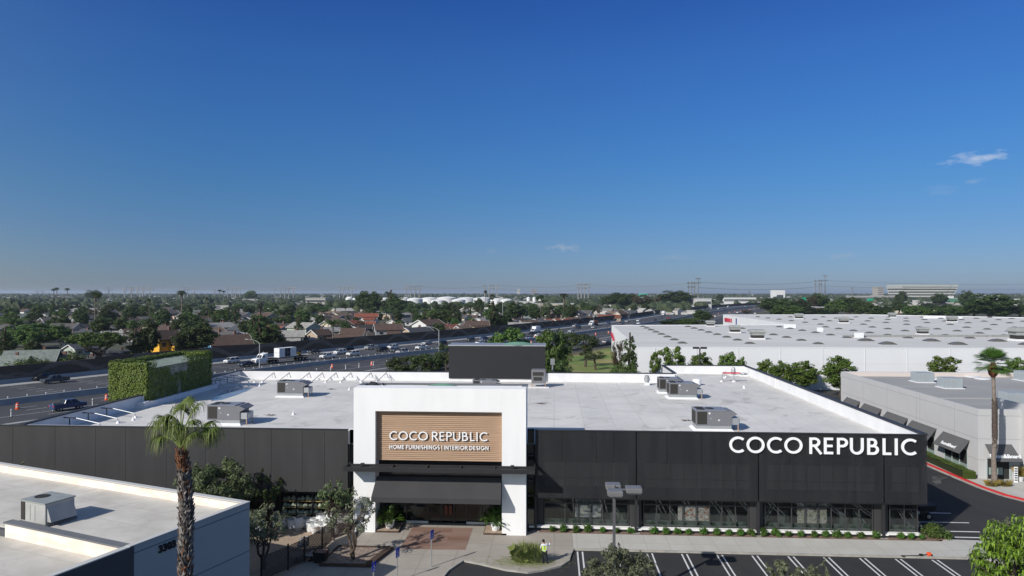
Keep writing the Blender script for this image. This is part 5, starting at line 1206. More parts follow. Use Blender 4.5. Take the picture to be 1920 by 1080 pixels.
M_blue = mat('sign_blue', (.015,.035,.36), .45); M_sw = mat('sign_white', (.8,.8,.82), .5)
for i, (x, y, zt_, lb) in enumerate(((809,1063,2.8,'blue accessible parking sign on a grey post, rightmost of the three'),(745,1080,2.75,'blue accessible parking sign on a grey post, middle of the three'),(697,1095,2.4,'blue accessible parking sign on a grey post, leftmost of the three'))):
    p = P(x,y,.12); 
    if i: D2 = (49.6,48.0)[i-1]; p = PD((745,701)[i-1] if i == 1 else 701, D2); p.z = .12; zt_ = ztop((1026,1052)[i-1], D2)-.12; zt_ = min(zt_, 3.0)
    t = thing('parking_sign', lb, 'parking sign', p, YAW+radians(58)); b = MB(); b.tube([(0,0,0),(0,0,zt_)], .045, 8); b.build('post', M_steel, t)
    b = MB(); b.box(-.19,-.075,zt_-.66,.19,-.05,zt_+.02); bd = b.build('sign_panel', M_blue, t)
    b = MB(); zc = zt_-.28
    for q in (MB(),): pass
    def rib(pts, w): 
        for a, c in zip(pts[:-1], pts[1:]): b.beam((a[0],-.079,a[1]), (c[0],-.079,c[1]), .006, w, up=(1,0,0) if abs(c[1]-a[1]) > abs(c[0]-a[0]) else (0,0,1))
    rib([(-.02,zc+.05),(0,zc-.06),(.07,zc-.06),(.10,zc-.15)], .035); rib([(-.01,zc),(.05,zc)], .03); b.lathe([(.0,0),(.032,0)], n=8)
    b.box(-.045,-.082,zc+.07,.01,-.077,zc+.13)
    for k in range(12):
        a0 = radians(80+k*22); a1 = radians(80+(k+1)*22); b.beam((-.01+.09*cos(a0),-.0795,zc-.10+.09*sin(a0)),(-.01+.09*cos(a1),-.0795,zc-.10+.09*sin(a1)),.006,.022,up=(0,1,0))
    b.box(-.14,-.081,zt_-.53,.14,-.077,zt_-.50); b.box(-.12,-.081,zt_-.60,.12,-.077,zt_-.575)
    b.build('symbol', M_sw, bd)
p = P(1742,1042,.12); t = thing('string_trimmer', 'orange and black string trimmer lying on the sidewalk near the kerb', 'string trimmer', p, .12)
b = MB(); b.box(-.16,-.12,.0,.16,.14,.26); b.build('engine', M_orange, t, bevel=.05); b = MB(); b.tube([(-.1,0,.12),(-1.0,-.05,.06),(-2.1,0,.05)], .03, 6); b.build('shaft', M_black, t); b = MB(); b.box(-.8,-.12,.05,-.55,.06,.16); b.box(.1,-.1,.0,.24,.1,.12); b.build('handle', M_black, t); MB().lathe([(.1,.0),(.16,.03),(.05,.08)], c=(-2.15,0,0), n=10).build('cutter_head', M_black, t)

# ------------------------------------------------------------------ worker
def person():
    p = P(1021,1059,.0); t = thing('person', 'worker in yellow high visibility vest and dark trousers by the grass, right arm raised', 'person', p, YAW+.15)
    J = dict(pel=(0,0,.95), sp1=(0,.0,1.12), sp2=(.0,.02,1.32), nk=(-.02,.03,1.50), hd=(-.07,.05,1.63), hdt=(-.08,.05,1.74), ls=(-.19,.02,1.43), le=(-.27,.06,1.17), lw=(-.17,.26,1.02), rs=(.19,.02,1.43), re=(.36,.06,1.28), rw=(.44,.14,1.52), lh=(-.10,0,.9), lk=(-.10,.05,.5), la=(-.13,-.02,.09), lt=(-.14,.16,.04), rh=(.10,0,.9), rk=(.14,-.02,.5), ra=(.19,-.12,.09), rt=(.22,.05,.04))
    def skin(name, m, E_, Rr, root, sub=2):
        ks = []; [ks.append(k) for e in E_ for k in e if k not in ks]; ks.sort(key=lambda k: 0 if k == root else 1)
        me = bpy.data.meshes.new(name); me.from_pydata([JJ[k] for k in ks], [(ks.index(a), ks.index(c)) for a, c in E_], []); me.materials.append(m)
        o = bpy.data.objects.new(name, me); COL.objects.link(o); o.parent = t; md = o.modifiers.new('skin', 'SKIN'); 
        for i, k in enumerate(ks): r = Rr[k] if isinstance(Rr[k], tuple) else (Rr[k], Rr[k]); me.skin_vertices[0].data[i].radius = r
        me.skin_vertices[0].data[0].use_root = True; s = o.modifiers.new('sub', 'SUBSURF'); s.levels = sub; s.render_levels = sub; md.use_smooth_shade = True; return o
    JJ = dict(J)
    def hand(w, d, spread, s_):
        w = Vector(J[w]); d = Vector(d).normalized(); sd = Vector(spread).normalized(); n_ = []; E_ = []
        JJ['pm'+s_] = tuple(w+d*.07); E_.append((('lw' if s_ == 'l' else 'rw'), 'pm'+s_))
        for i, (off, L) in enumerate(((-.033,.065),(-.011,.080),(.011,.074),(.033,.058))):
            a = w+d*.085+sd*off; JJ['f%d%s' % (i,s_)] = tuple(a); JJ['g%d%s' % (i,s_)] = tuple(a+d*L*.55+Vector((0,-.008,0))); JJ['h%d%s' % (i,s_)] = tuple(a+d*L+Vector((0,.012,0)))
            E_ += [('pm'+s_,'f%d%s' % (i,s_)), ('f%d%s' % (i,s_),'g%d%s' % (i,s_)), ('g%d%s' % (i,s_),'h%d%s' % (i,s_))]
        JJ['t'+s_] = tuple(w+d*.045-sd*.045); JJ['u'+s_] = tuple(w+d*.08-sd*.075); E_ += [('pm'+s_,'t'+s_), ('t'+s_,'u'+s_)]
        return E_
    EH = hand('rw', (.2,.1,1), (1,0,-.2), 'r')+hand('lw', (.2,.8,-.3), (.3,-.2,1), 'l')
    body = [('pel','sp1'),('sp1','sp2'),('sp2','nk'),('nk','hd'),('hd','hdt'),('sp2','ls'),('ls','le'),('le','lw'),('sp2','rs'),('rs','re'),('re','rw'),('pel','lh'),('lh','lk'),('lk','la'),('la','lt'),('pel','rh'),('rh','rk'),('rk','ra'),('ra','rt')]
    Rb = dict(pel=(.13,.10), sp1=(.13,.10), sp2=(.15,.11), nk=.055, hd=(.085,.1), hdt=.06, ls=.06, le=.042, lw=.03, rs=.06, re=.042, rw=.03, lh=.09, lk=.06, la=.045, lt=.035, rh=.09, rk=.06, ra=.045, rt=.035)
    for s_ in 'lr':
        Rb['pm'+s_] = (.035,.018); Rb['t'+s_] = .011; Rb['u'+s_] = .009
        for i in range(4): Rb['f%d%s' % (i,s_)] = .0095; Rb['g%d%s' % (i,s_)] = .0085; Rb['h%d%s' % (i,s_)] = .007
    skin('body', mat('skin', (.36,.20,.13), .6), body+EH, Rb, 'pel')
    skin('trousers', mat('dark_trousers', (.012,.014,.022), .8), [('pel','lh'),('lh','lk'),('lk','la'),('pel','rh'),('rh','rk'),('rk','ra')], dict(pel=(.16,.13), lh=.115, lk=.085, la=.07, rh=.115, rk=.085, ra=.07), 'pel')
    skin('shirt', mat('white_shirt', (.62,.63,.66), .8), [('sp2','ls'),('ls','le'),('sp2','rs'),('rs','re'),('le','lw2'),('re','rw2')] if not JJ.update(lw2=tuple(Vector(J['le']).lerp(Vector(J['lw']),.85)), rw2=tuple(Vector(J['re']).lerp(Vector(J['rw']),.85))) else [], dict(sp2=(.15,.12), ls=.085, le=.065, rs=.085, re=.065, lw2=.05, rw2=.05), 'sp2')
    JJ['nb'] = (-.01,.02,1.44); JJ['wb'] = (0,0,.90)
    skin('vest', mat('hi_vis_vest', (.62,.85,.03), .6), [('wb','sp1'),('sp1','sp2'),('sp2','nb'),('sp2','vl'),('sp2','vr')] if not JJ.update(vl=(-.13,.02,1.43), vr=(.13,.02,1.43)) else [], dict(wb=(.18,.15), sp1=(.18,.15), sp2=(.19,.15), nb=(.1,.09), vl=.1, vr=.1), 'sp1')
    b = MB(); b.tube([(0,0,1.03),(0,0,1.08)], [.205,.205], 20, cap=False); b.build('reflective_band', M_sw, t).scale = (1,.86,1)
    b = MB(); 
    for s_ in (-.1,.1): b.box(s_-.022,-.155,1.08,s_+.022,-.145,1.42)
    b.build('reflective_strip', M_sw, t)
    b = MB(); b.lathe([(.098,0),(.105,.06),(.085,.12),(.03,.15)], c=(-.075,.035,1.63), n=14); b.build('hair', mat('black_hair', (.01,.009,.008), .7), t, smooth=True)
    b = MB(); b.lathe([(.012,0),(.014,.02),(.004,.03)], c=(-.09,.15,1.62), n=6); [b.lathe([(.01,0),(.008,.012)], c=(xx,.14,1.665), n=6) for xx in (-.11,-.05)]; b.box(-.10,.135,1.585,-.06,.145,1.592); b.build('face', mat('face_shade', (.12,.05,.04), .6), t)
    t.scale = (1.07,1.07,1.1)
    for sx, k in ((-1,'la'),(1,'ra')):
        a = Vector(J[k]); b = MB(); b.box(a.x-.055, a.y-.09, 0, a.x+.055, a.y+.22, .10); b.build('shoe', M_black, t, bevel=.03)
person()

# ------------------------------------------------------------------ white warehouse on the right
M_wst = mat('warehouse_white', (.70,.71,.73), .85, var=.04, scale=.15)
M_wrf = brick_mat('warehouse_roof', (.64,.625,.595), (.60,.59,.56), (.48,.47,.45), 60, 4.0, ms=.10, nscale=.05, ncol=(.52,.51,.485), namt=.9, stretch=(.25,1,1), rot=.03, stain=(.06,.60,.35,(.34,.33,.315)))
WH = [(18.2,150.8),(21.0,252),(89.5,262),(91.8,378),(172,384),(232,338),(260,157)]
wh = thing('warehouse', 'huge low white warehouse with flat grey roof dotted with dome skylights', 'warehouse', (18.2,150.8,0))
b = MB(); n = len(WH)
ring = [Vector((*p,0)) for p in WH]
for i in range(n):
    a, c = ring[i], ring[(i+1)%n]; b.add([(a.x,a.y,-.05),(c.x,c.y,-.05),(c.x,c.y,9.16),(a.x,a.y,9.16)], [(0,1,2,3)])
b.build('wall', M_wst, wh, rel=True)
b = MB(); b.poly([(p[0],p[1],8.95) for p in WH][::-1]); b.build('roof', M_wrf, wh, rel=True)
b = MB(); cen = Vector((120,240,0))
for i in range(n):
    a, c = ring[i], ring[(i+1)%n]; d = (c-a).normalized(); nn = Vector((d.y,-d.x,0)); 
    b.beam(a+nn*.1+Vector((0,0,9.06)), c+nn*.1+Vector((0,0,9.06)), .25, .22)
b.build('parapet', M_wst, wh, rel=True)
for (xa,ya,xb,yb,h) in ((78,190,150,196,.75),):
    MB().beam((xa,ya,9.2),(xb,yb,9.2),.3,h).build('step_wall', mat('corrugated_grey', (.33,.33,.32), .7, var=.3, scale=2, stretch=(3,.1,.1)), wh, rel=True)
for (x, y, w) in ((1481,615,22),(1538,622,11),(1611,633,17),(1768,597,70)):
    q = P(x,y,8.95); D2 = depth(q); hw = w/2*D2/FPX; MB().box(q.x-hw, q.y, 8.95, q.x+hw, q.y+.3, 8.95+(1.3 if w < 60 else 1.0)).build('end_wall', M_wst, wh, rel=True)
b = MB()
for x in range(22, 120, 9): b.box(x, 150.72+(x-18.2)*.0257-.012, 0, x+.05, 150.75+(x-18.2)*.0257+.05, 9.0)
b.poly([(18.2,150.79,5.6),(120,153.4,5.6),(120,153.4,5.66),(18.2,150.79,5.66)])
b.build('panel_joint', mat('joint_grey', (.60,.61,.63), .9), wh, rel=True)
sk = MB(); sk.add([(-1.25,-1.0,0),(1.25,-1.0,0),(1.25,1.0,0),(-1.25,1.0,0),(-1.1,-.85,.22),(1.1,-.85,.22),(1.1,.85,.22),(-1.1,.85,.22),(-.6,-.45,.62),(.6,-.45,.62),(.6,.45,.62),(-.6,.45,.62),(0,0,.78)],
    [(0,1,5,4),(1,2,6,5),(2,3,7,6),(3,0,4,7),(4,5,9,8),(5,6,10,9),(6,7,11,10),(7,4,8,11),(8,9,12),(9,10,12),(10,11,12),(11,8,12)])
sk0 = sk.build('skylight', mat('bronze_skylight', (.13,.125,.11), .3, var=.3, scale=1), wh); base = sk0; first = True; cnt = 0
def putsk(x, y, s=1):
    global first, cnt
    o = sk0 if first else sk0.copy()
    if not first: COL.objects.link(o); o.parent = wh
    first = False; o.location = (x-18.2, y-150.8, 8.96); o.scale = (s*.9,s*.9,s*.6); cnt += 1
for j in range(8):
    Y = 165+j*11.4
    for i in range(14):
        X = 30.5+15.8*i+(Y-165)*.012; q = pxx((X,Y))
        if 1100 < q < 1935 and not (X < 90 and Y > 250) and cnt < 98: putsk(X, Y, 1.0 if X < 75 or Y > 182 else 1.5)
for j in range(7):
    Y = 266+j*16
    for i in range(12):
        X = 101+15.8*i; q = pxx((X,Y))
        if q < 1935 and cnt < 98 and Y < 378-(X-172)*.72: putsk(X, Y)
M_mark = mat('sign_red', (.50,.02,.05), .6)
b = MB()
for k,(y0,y1,z0,z1) in enumerate(((240,243,6.0,7.0),(235,238.5,5.4,6.4),(231,233.5,4.8,5.8))): b.box(20.4-(252-y0)*.0277+.3, y0, z0, 20.1-(252-y0)*.0277+.2, y1, z1)
b.build('red_emblem', M_mark, wh, rel=True)
b = MB()
for k in range(5): b.box(91.35, 371-k*3.2, 5.6, 91.5, 373.2-k*3.2, 7.6)
b.build('red_lettering', M_mark, wh, rel=True); MB().box(91.2,342,4.2,91.4,350,8.2).build('blue_emblem', mat('emblem_blue', (.05,.08,.25), .6), wh, rel=True)
def mk_bigunit():
    t = thing('warehouse_unit', 'x', 'air conditioner'); b = MB(); b.add([(-1.7,-1.2,1.5),(1.7,-1.2,1.5),(1.7,1.2,1.5),(-1.7,1.2,1.5),(-1.3,-1.0,2.1),(1.3,-1.0,2.1),(1.3,1.0,2.1),(-1.3,1.0,2.1)], [(0,3,2,1),(4,5,6,7),(0,1,5,4),(1,2,6,5),(2,3,7,6),(3,0,4,7)]); b.box(-1.35,-1,.9,1.35,1,1.5); b.build('hood', mat('dull_steel', (.30,.31,.30), .6, var=.15, scale=1), t)
    b = MB(); b.box(-1.2,-.9,.3,1.2,.9,.9); b.build('body', M_hvdark, t); MB().box(-1.4,-1.1,0,1.4,1.1,.3).build('curb', M_wst, t); return Proto(t)
pw = mk_bigunit()
BU = [(1332,612,1.0),(1378,624,1.1),(1420,636,1.2),(1498,598,1.2),(1582,606,1.2),(1730,627,1.0),(1785,604,1.2),(1915,639,1.6),(1673,595,1.1)]
for i,(x,y,s_) in enumerate(BU): pw.put(P(x,y,8.96), 0, 'grey hooded ventilation unit on the warehouse roof, %s from the left' % ordinal(sorted(q[0] for q in BU).index(x)+1), 'units on the warehouse roof', sc=(s_,s_,s_))

# ------------------------------------------------------------------ grey retail building at the right edge
GX, GY, GZ = 47.6, 80.0, 7.9
gb = thing('retail_building', 'light grey panelled retail building with dark slanted awnings at the right edge', 'building', (GX, GY, 0))
M_gw = mat('light_grey_panel', (.50,.50,.505), .85, var=.04, scale=.5); M_gl = mat('panel_reveal', (.33,.33,.335), .9)
b = MB(); b.box(GX, GY, -.05, GX+.3, 116.8, GZ); b.box(GX+.3, GY, -.05, 52.2, GY+.3, GZ); b.box(52.2, GY-.4, -.05, 52.5, 84.5, 8.55); b.box(52.5, GY-.4, -.05, 90, GY-.1, 8.5); b.box(GX+.3,116.5,-.05,100,116.8,GZ+.02); b.build('wall', M_gw, gb, rel=True)
b = MB(); b.poly([(GX+.3,GY+.3,7.2),(100,GY+.3,7.2),(100,116.5,7.2),(GX+.3,116.5,7.2)]); b.build('roof', brick_mat('grey_roof', (.36,.355,.345), (.34,.335,.325), (.22,.22,.215), 30, 3.2, ms=.05, nscale=.2, ncol=(.28,.275,.27), namt=.9, stretch=(.3,1,1), stain=(.25,.62,.4,(.22,.21,.20))), gb, rel=True)
b = MB(); b.box(GX+.31,116.3,7.2,100,116.49,GZ-.02); b.build('parapet_lining', mat('pinkish_parapet', (.60,.53,.49), .8), gb, rel=True)
b = MB(); b.box(GX+.4,92.4,7.2,100,92.7,7.32); b.build('roof_curb', M_gl, gb, rel=True)
b = MB()
for z in (7.15, 4.55, 2.2): b.box(GX-.012, GY+.02, z, GX, 116.5, z+.05); b.box(GX, GY-.012, z, 52.19, GY, z+.05)
for y in (84.5, 92.2, 93.0, 101, 108.6): b.box(GX-.011, y, 0, GX-.001, y+.06, GZ-.02)
b.box(GX-.013, GY-.013, 0, GX+.05, GY+.05, GZ-.01) if False else None
b.build('reveal_line', M_gl, gb, rel=True)
M_awn = mat('grey_awning_cloth', (.105,.105,.108), .9, var=.08, scale=1)
awl = [(81.5,86.9,'nearest the corner'),(88.3,94.2,''),(95.2,101.0,''),(102.6,108.2,''),(109.6,114.5,'')]
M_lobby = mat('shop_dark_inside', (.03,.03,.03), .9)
for (ya, yb, _) in awl:
    a = MB(); a.add([(GX-.01,ya,4.05),(GX-.01,yb,4.05),(GX-1.25,yb-.0,2.55),(GX-1.25,ya,2.55),(GX-1.2,yb,2.5),(GX-1.2,ya,2.5)], [(0,1,2,3),(0,4+1,4,1) if False else (0,3,5),(1,4,2),(0,5,4,1)])
    o = a.build('awning', M_awn, gb, rel=True)
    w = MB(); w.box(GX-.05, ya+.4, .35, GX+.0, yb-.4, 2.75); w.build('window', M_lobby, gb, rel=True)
    w = MB()
    for k in range(4): yy = ya+.4+(yb-ya-.8)*k/3; w.box(GX-.09, yy-.06, .3, GX-.04, yy+.06, 2.8)
    w.box(GX-.085, ya+.4, .3, GX-.04, yb-.4, .4); w.build('window_frame', mat('pale_blue_frame', (.42,.48,.48), .5), gb, rel=True)
    w = MB(); w.box(GX-.065, ya+.5, .4, GX-.055, yb-.5, 1.2); w.build('lower_pane', mat('pale_green_pane', (.25,.32,.30), .3), gb, rel=True)
a = MB(); a.add([(48.3,GY-.01,4.0),(51.2,GY-.01,4.0),(51.6,GY-1.3,2.35),(48.5,GY-1.3,2.35),(48.5,GY-1.25,2.3),(51.6,GY-1.25,2.3)], [(0,3,2,1),(0,4,3),(1,2,5),(0,1,5,4)]); a.build('awning', M_awn, gb, rel=True)
a = MB(); a.add([(53.0,GY-.41,4.0),(56.2,GY-.41,4.0),(56.6,GY-1.7,2.35),(53.0,GY-1.7,2.35),(53.0,GY-1.65,2.3),(56.6,GY-1.65,2.3)], [(0,3,2,1),(0,4,3),(1,2,5),(0,1,5,4)]); a.build('awning', M_awn, gb, rel=True)
w = MB(); w.box(48.5, GY-.05, .1, 51.0, GY+.0, 2.5); w.build('entrance', M_lobby, gb, rel=True)
w = MB(); w.box(48.44,GY-.09,.1,48.54,GY-.02,2.5); w.box(50.9,GY-.09,.1,51.1,GY-.02,2.5); w.box(48.54,GY-.085,2.4,50.9,GY-.02,2.5); w.build('entrance_frame', MATS['pale_blue_frame'], gb, rel=True)
w = MB(); w.box(48.7,GY-.08,.6,50.2,GY-.06,1.4); w.build('pale_sofa_panel', MATS['pale_green_pane'], gb, rel=True)
def awntext(loc, rx, rz, size):
    me = bfont('Room&Board', size, .008, .012, .95); me.materials.append(M_lett); o = bpy.data.objects.new('awning_lettering', me); COL.objects.link(o); o.parent = gb; o.location = Vector(loc)-gb.location; o.rotation_euler = (rx, 0, rz)
slope = atan2(1.5, 1.24)
awntext((49.95, GY-1.06, 2.70), atan2(1.65,1.3), 0, .62)
for (ya, yb, lab) in awl[:3]:
    o_ = (GX-1.03, (ya+yb)/2, 2.86); awntext(o_, slope, -pi/2, .55)
un = thing('retail_roof_unit', 'x', 'air conditioner'); b = MB(); b.box(0,-1.1,.1,2.4,1.1,1.5); b.build('cabinet', mat('pale_blue_cabinet', (.33,.37,.39), .5, var=.1, scale=1), un); MB().box(2.4,-1.05,.15,2.46,1.05,1.45).build('coil_grille', mat('brown_grille', (.10,.095,.085), .8), un); MB().box(-.2,-1.3,0,2.6,1.3,.1).build('base', M_wst, un)
b = MB(); [b.box(x,-1.13,.2,x+.06,-1.1,1.4) for x in (.3,.9,1.1)]; b.build('door_seam', M_gl, un)
pg = Proto(un)
for i,(x,y,lb) in enumerate(((1714,716,'pale unit with brown grille on the grey roof, leftmost'),(1765,727,'pale unit with brown grille on the grey roof, second from the left'),(1882,757,'pale unit with brown grille on the grey roof beside the street palm crown shaft'),(1909,713,'pale unit at the right picture edge on the grey roof'))): pg.put(P(x,y,7.2), 0, lb, 'units on the grey retail roof')
for i,(x,y) in enumerate(((1822,707),(1842,711),(1750,711))):
    t = thing('round_skylight', 'flat round white skylight on the grey retail roof, %s' % ['left of the pair','right of the pair','beside the leftmost unit'][i], 'skylight', P(x,y,7.2)); MB().lathe([(1.2,0),(1.2,.15),(.9,.25),(0,.3)], n=18).build('dome', M_postw, t); MB().lathe([(1.3,0),(1.3,.06)], n=18).build('ring', M_steel, t)
b = MB(); rg = random.Random(77)
for _ in range(7000):
    y = rg.uniform(79.8,101); x = rg.uniform(45.95,47.15); top_ = rg.random() < .6; p = Vector((x, y, .95+noise.noise(Vector((x,y*.7,0)))*.12 if top_ else rg.uniform(.1,.95)))
    if not top_: p.x = 45.9 if rg.random() < .7 else p.x; p.y = p.y if p.x == 45.9 else 79.7
    leafquad(b, p, (Vector((0,0,1)) if top_ else Vector((-1,-.3,.3)))+Vector((rg.uniform(-.5,.5),)*3)*.6, rg.uniform(.12,.22), rg, 1.1)
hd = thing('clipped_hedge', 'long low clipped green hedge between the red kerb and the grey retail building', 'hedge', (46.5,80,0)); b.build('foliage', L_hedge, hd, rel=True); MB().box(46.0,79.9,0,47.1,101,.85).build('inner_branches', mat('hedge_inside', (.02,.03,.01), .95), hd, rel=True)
# street palm
def street_palm():
    p = Vector((47.75,77.4,.12)); t = thing('street_palm', 'tall slim fan palm on the pavement before the grey retail building', 'palm tree', p); rg = random.Random(9); H = 13.7
    tb = MB(); tb.tube([(0,0,0),(0,0,.5),(-.1,0,3),(.1,0,6),(.0,0,9),(-.1,0,H-.9)], [.45,.3,.22,.2,.17,.17], 10); tb.build('trunk', mat('grey_palm_bark', (.24,.20,.17), .9, var=.3, scale=3, bump=.4), t)
    b = MB()
    for k in range(900):
        z = rg.uniform(5.2,8.6) if rg.random() < .65 else rg.uniform(4.0,9.5); a = rg.random()*6.28; r = .24; leafquad(b, Vector((cos(a)*r+.05, sin(a)*r, z)), Vector((cos(a),sin(a),.5)).normalized(), .24, rg, 1.3)
    b.build('boots', mat('dark_boot', (.11,.085,.07), .95, var=.4, scale=4), t)
    b = MB(); b.lathe([(.2,H-2.0),(.42,H-1.7),(.5,H-1.2),(.35,H-.8),(.22,H-.5)], c=(-.1,0,0), n=12); b.build('crown_shaft', mat('red_brown_boot', (.22,.075,.045), .9, var=.6, scale=5), t)
    fr = MB(); top = Vector((-.1,0,H-.6))
    for i in range(26):
        a = i*2.4; el = radians(-38+124*((i+.5)/26)); L = 2.1*rg.uniform(.85,1.05); d = Vector((cos(a)*cos(el), sin(a)*cos(el), sin(el))); base = top+d*L*.4; side = d.cross(Vector((0,0,1))).normalized(); fr.tube([top,base],[.03,.02],4)
        for k in range(20):
            th = radians(-65+130*k/19); dd = (d*cos(th)+side*sin(th)).normalized(); mid = base+dd*L*.45; tip = base+dd*L*.68+Vector((0,0,-.08*L-.1*rg.random())); w = (side*cos(th)-d*sin(th))*.045; fr.add([base, mid-w, tip, mid+w], [(0,1,2,3)])
    fr.build('crown', leafmat('street_palm_leaf', (.04,.10,.015), (.08,.16,.03), rnd=0, scale=3), t)
street_palm()
def grass_tuft(p, name, label, c1, r, h, n, seed):
    rg = random.Random(seed); t = thing(name, label, 'ornamental grass', p); b = MB()
    for k in range(n):
        a = rg.random()*6.28; q = rg.random()**.5*r; o = Vector((cos(a)*q, sin(a)*q*.7, 0)); out = Vector((cos(a),sin(a),0))*rg.uniform(.05,.35)*h; s = Vector((.02,.01,0)); b.add([o-s,o+s,o+out*.5+Vector((0,0,h*.6)),o+out*1.2+Vector((0,0,h*rg.uniform(.7,1.0)))],[(0,1,2,3)])
    b.build('blades', c1, t); MB().lathe([(r*.5,0),(r*.3,.12)], n=8).build('base', M_mulch, t)
L_str = leafmat('straw_grass', (.38,.27,.09), (.22,.22,.06), rnd=0, scale=2)
grass_tuft(Vector((47.2,77.0,.12)), 'straw_grass', 'straw coloured grass tuft left of the street palm foot', L_str, .6, .7, 260, 1)
grass_tuft(Vector((48.6,77.1,.12)), 'straw_grass', 'straw coloured grass tuft right of the street palm foot', L_str, .6, .7, 260, 2)
grass_tuft(Vector((51.6,79.2,.6)), 'potted_grass', 'tall straw grass in a pot beside the retail entrance', L_str, .4, 1.3, 260, 3)
t = thing('grass_pot', 'pale round pot holding the tall straw grass', 'plant pot', (51.6,79.2,.12)); MB().lathe([(.25,0),(.35,.5),(.3,.5)], n=14).build('pot', M_postw, t); MB().lathe([(.36,.46),(.37,.52)], n=14).build('rim', M_postw, t)
t = thing('striped_totem', 'narrow upright black and white patterned banner stand by the outdoor tables', 'banner stand', (50.75,78.6,.12)); MB().box(-.2,-.03,0,.2,.03,1.7).build('panel', M_sw, t)
b = MB()
for k in range(6): b.lathe([(.02,0),(.13,0)], n=10) if False else b.box(-.15,-.045,.2+.25*k,.15,-.031,.32+.25*k)
b.build('black_pattern', M_black, t)
t = thing('dining_table', 'long dark outdoor dining table with wooden top at the right edge', 'table', (50.1,75.4,.12)); b = MB(); b.box(-.1,-.5,.72,3.2,.5,.78); b.build('tabletop', mat('weathered_wood', (.30,.24,.18), .8, var=.3, scale=3), t)
for x in (0,3.0):
    for y in (-.42,.36): MB().box(x,y,0,x+.07,y+.07,.72).build('leg', M_black, t)
MB().lathe([(.15,.79),(.22,.95),(.05,.95)], c=(1.8,0,0), n=12).build('bowl', M_hvac, t)
t = thing('dining_chair', 'x', 'chair'); MB().box(-.24,-.24,.42,.24,.24,.46).build('seat', M_black, t); b = MB(); b.box(-.24,.22,.46,.24,.26,.85); b.build('backrest', M_black, t)
for sx in (-.22,.19):
    for sy in (-.22,.2): MB().box(sx,sy,0,sx+.03,sy+.03,.43).build('leg', M_black, t)
pch = Proto(t)
k = 0
for x in (50.5,51.4,52.3): 
    for y, r in ((74.6,pi),(76.2,0)): k += 1; pch.put((x,y,.12), r, 'black outdoor dining chair on the %s side of the long table, %s from the left' % ('near' if y < 75 else 'far', ordinal(int((x-50.5)/.9+1.01))), 'black chairs round the dining table')
# utility cart
t = thing('utility_cart', 'dark utility cart with black dump bed and green front parked behind the store corner', 'utility vehicle', (33.6,66.2,0))
b = MB(); b.box(-1.6,-.7,.35,1.2,.7,.55); b.build('chassis', M_black, t); b = MB(); b.add([(.2,-.75,.8),(1.5,-.75,.85),(1.5,.75,.85),(.2,.75,.8),(.1,-.8,1.25),(1.65,-.8,1.35),(1.65,.8,1.35),(.1,.8,1.25)], [(0,3,2,1),(0,1,5,4),(1,2,6,5),(2,3,7,6),(3,0,4,7),(4,5,6,7)]); b.build('dump_bed', M_black, t)
MB().box(-.6,-.72,.55,.15,.72,.78).build('seat_box', mat('grey_plastic', (.35,.38,.42), .6), t); MB().box(-1.7,-.65,.5,-.95,.65,1.05).build('hood', mat('bright_green_paint', (.12,.45,.03), .4), t, bevel=.05)
b = MB(); [b.tube([(x,y,.6),(x,y,1.75)],.03,6) for x in (-.85,.1) for y in (-.65,.65)]; b.build('roll_cage', M_black, t); MB().box(-.9,-.72,1.75,.15,.72,1.8).build('canopy', M_black, t)
for x in (-1.1,.95):
    for y in (-.78,.62):
        w = MB(); w.tube([(x,y,.33),(x,y+.2,.33)],.33,16); wo = w.build('wheel', M_rubber, t); w = MB(); w.tube([(x,y-.01,.33),(x,y,.33)],.18,12); w.build('rim', M_rim, wo)

# ------------------------------------------------------------------ vehicles
def prof_extrude(mb, pr, hw, inset, m=0):
    n = len(pr); st_ = [(-hw,inset),(-hw+.12,0),(hw-.12,0),(hw,inset)]; vs = []; cx = sum(p[0] for p in pr)/n; cz = sum(p[1] for p in pr)/n
    for y, s in st_:
        for x, z in pr: vs.append((x+(cx-x)*s*.35, y, z+(cz-z)*s))
    fs = [tuple(range(n)), tuple(range(3*n,4*n))[::-1]]
    for i in range(3):
        for k in range(n): fs.append((i*n+(k+1)%n, i*n+k, (i+1)*n+k, (i+1)*n+(k+1)%n))
    mb.add(vs, fs, m)
def greenhouse(mb, x0, x1, x2, x3, z0, z1, hw, hwt, m=0):     # bottom x0..x3, top x1..x2
    mb.add([(x0,-hw,z0),(x3,-hw,z0),(x3,hw,z0),(x0,hw,z0),(x1,-hwt,z1),(x2,-hwt,z1),(x2,hwt,z1),(x1,hwt,z1)], [(0,1,5,4),(1,2,6,5),(2,3,7,6),(3,0,4,7),(4,5,6,7)], m)
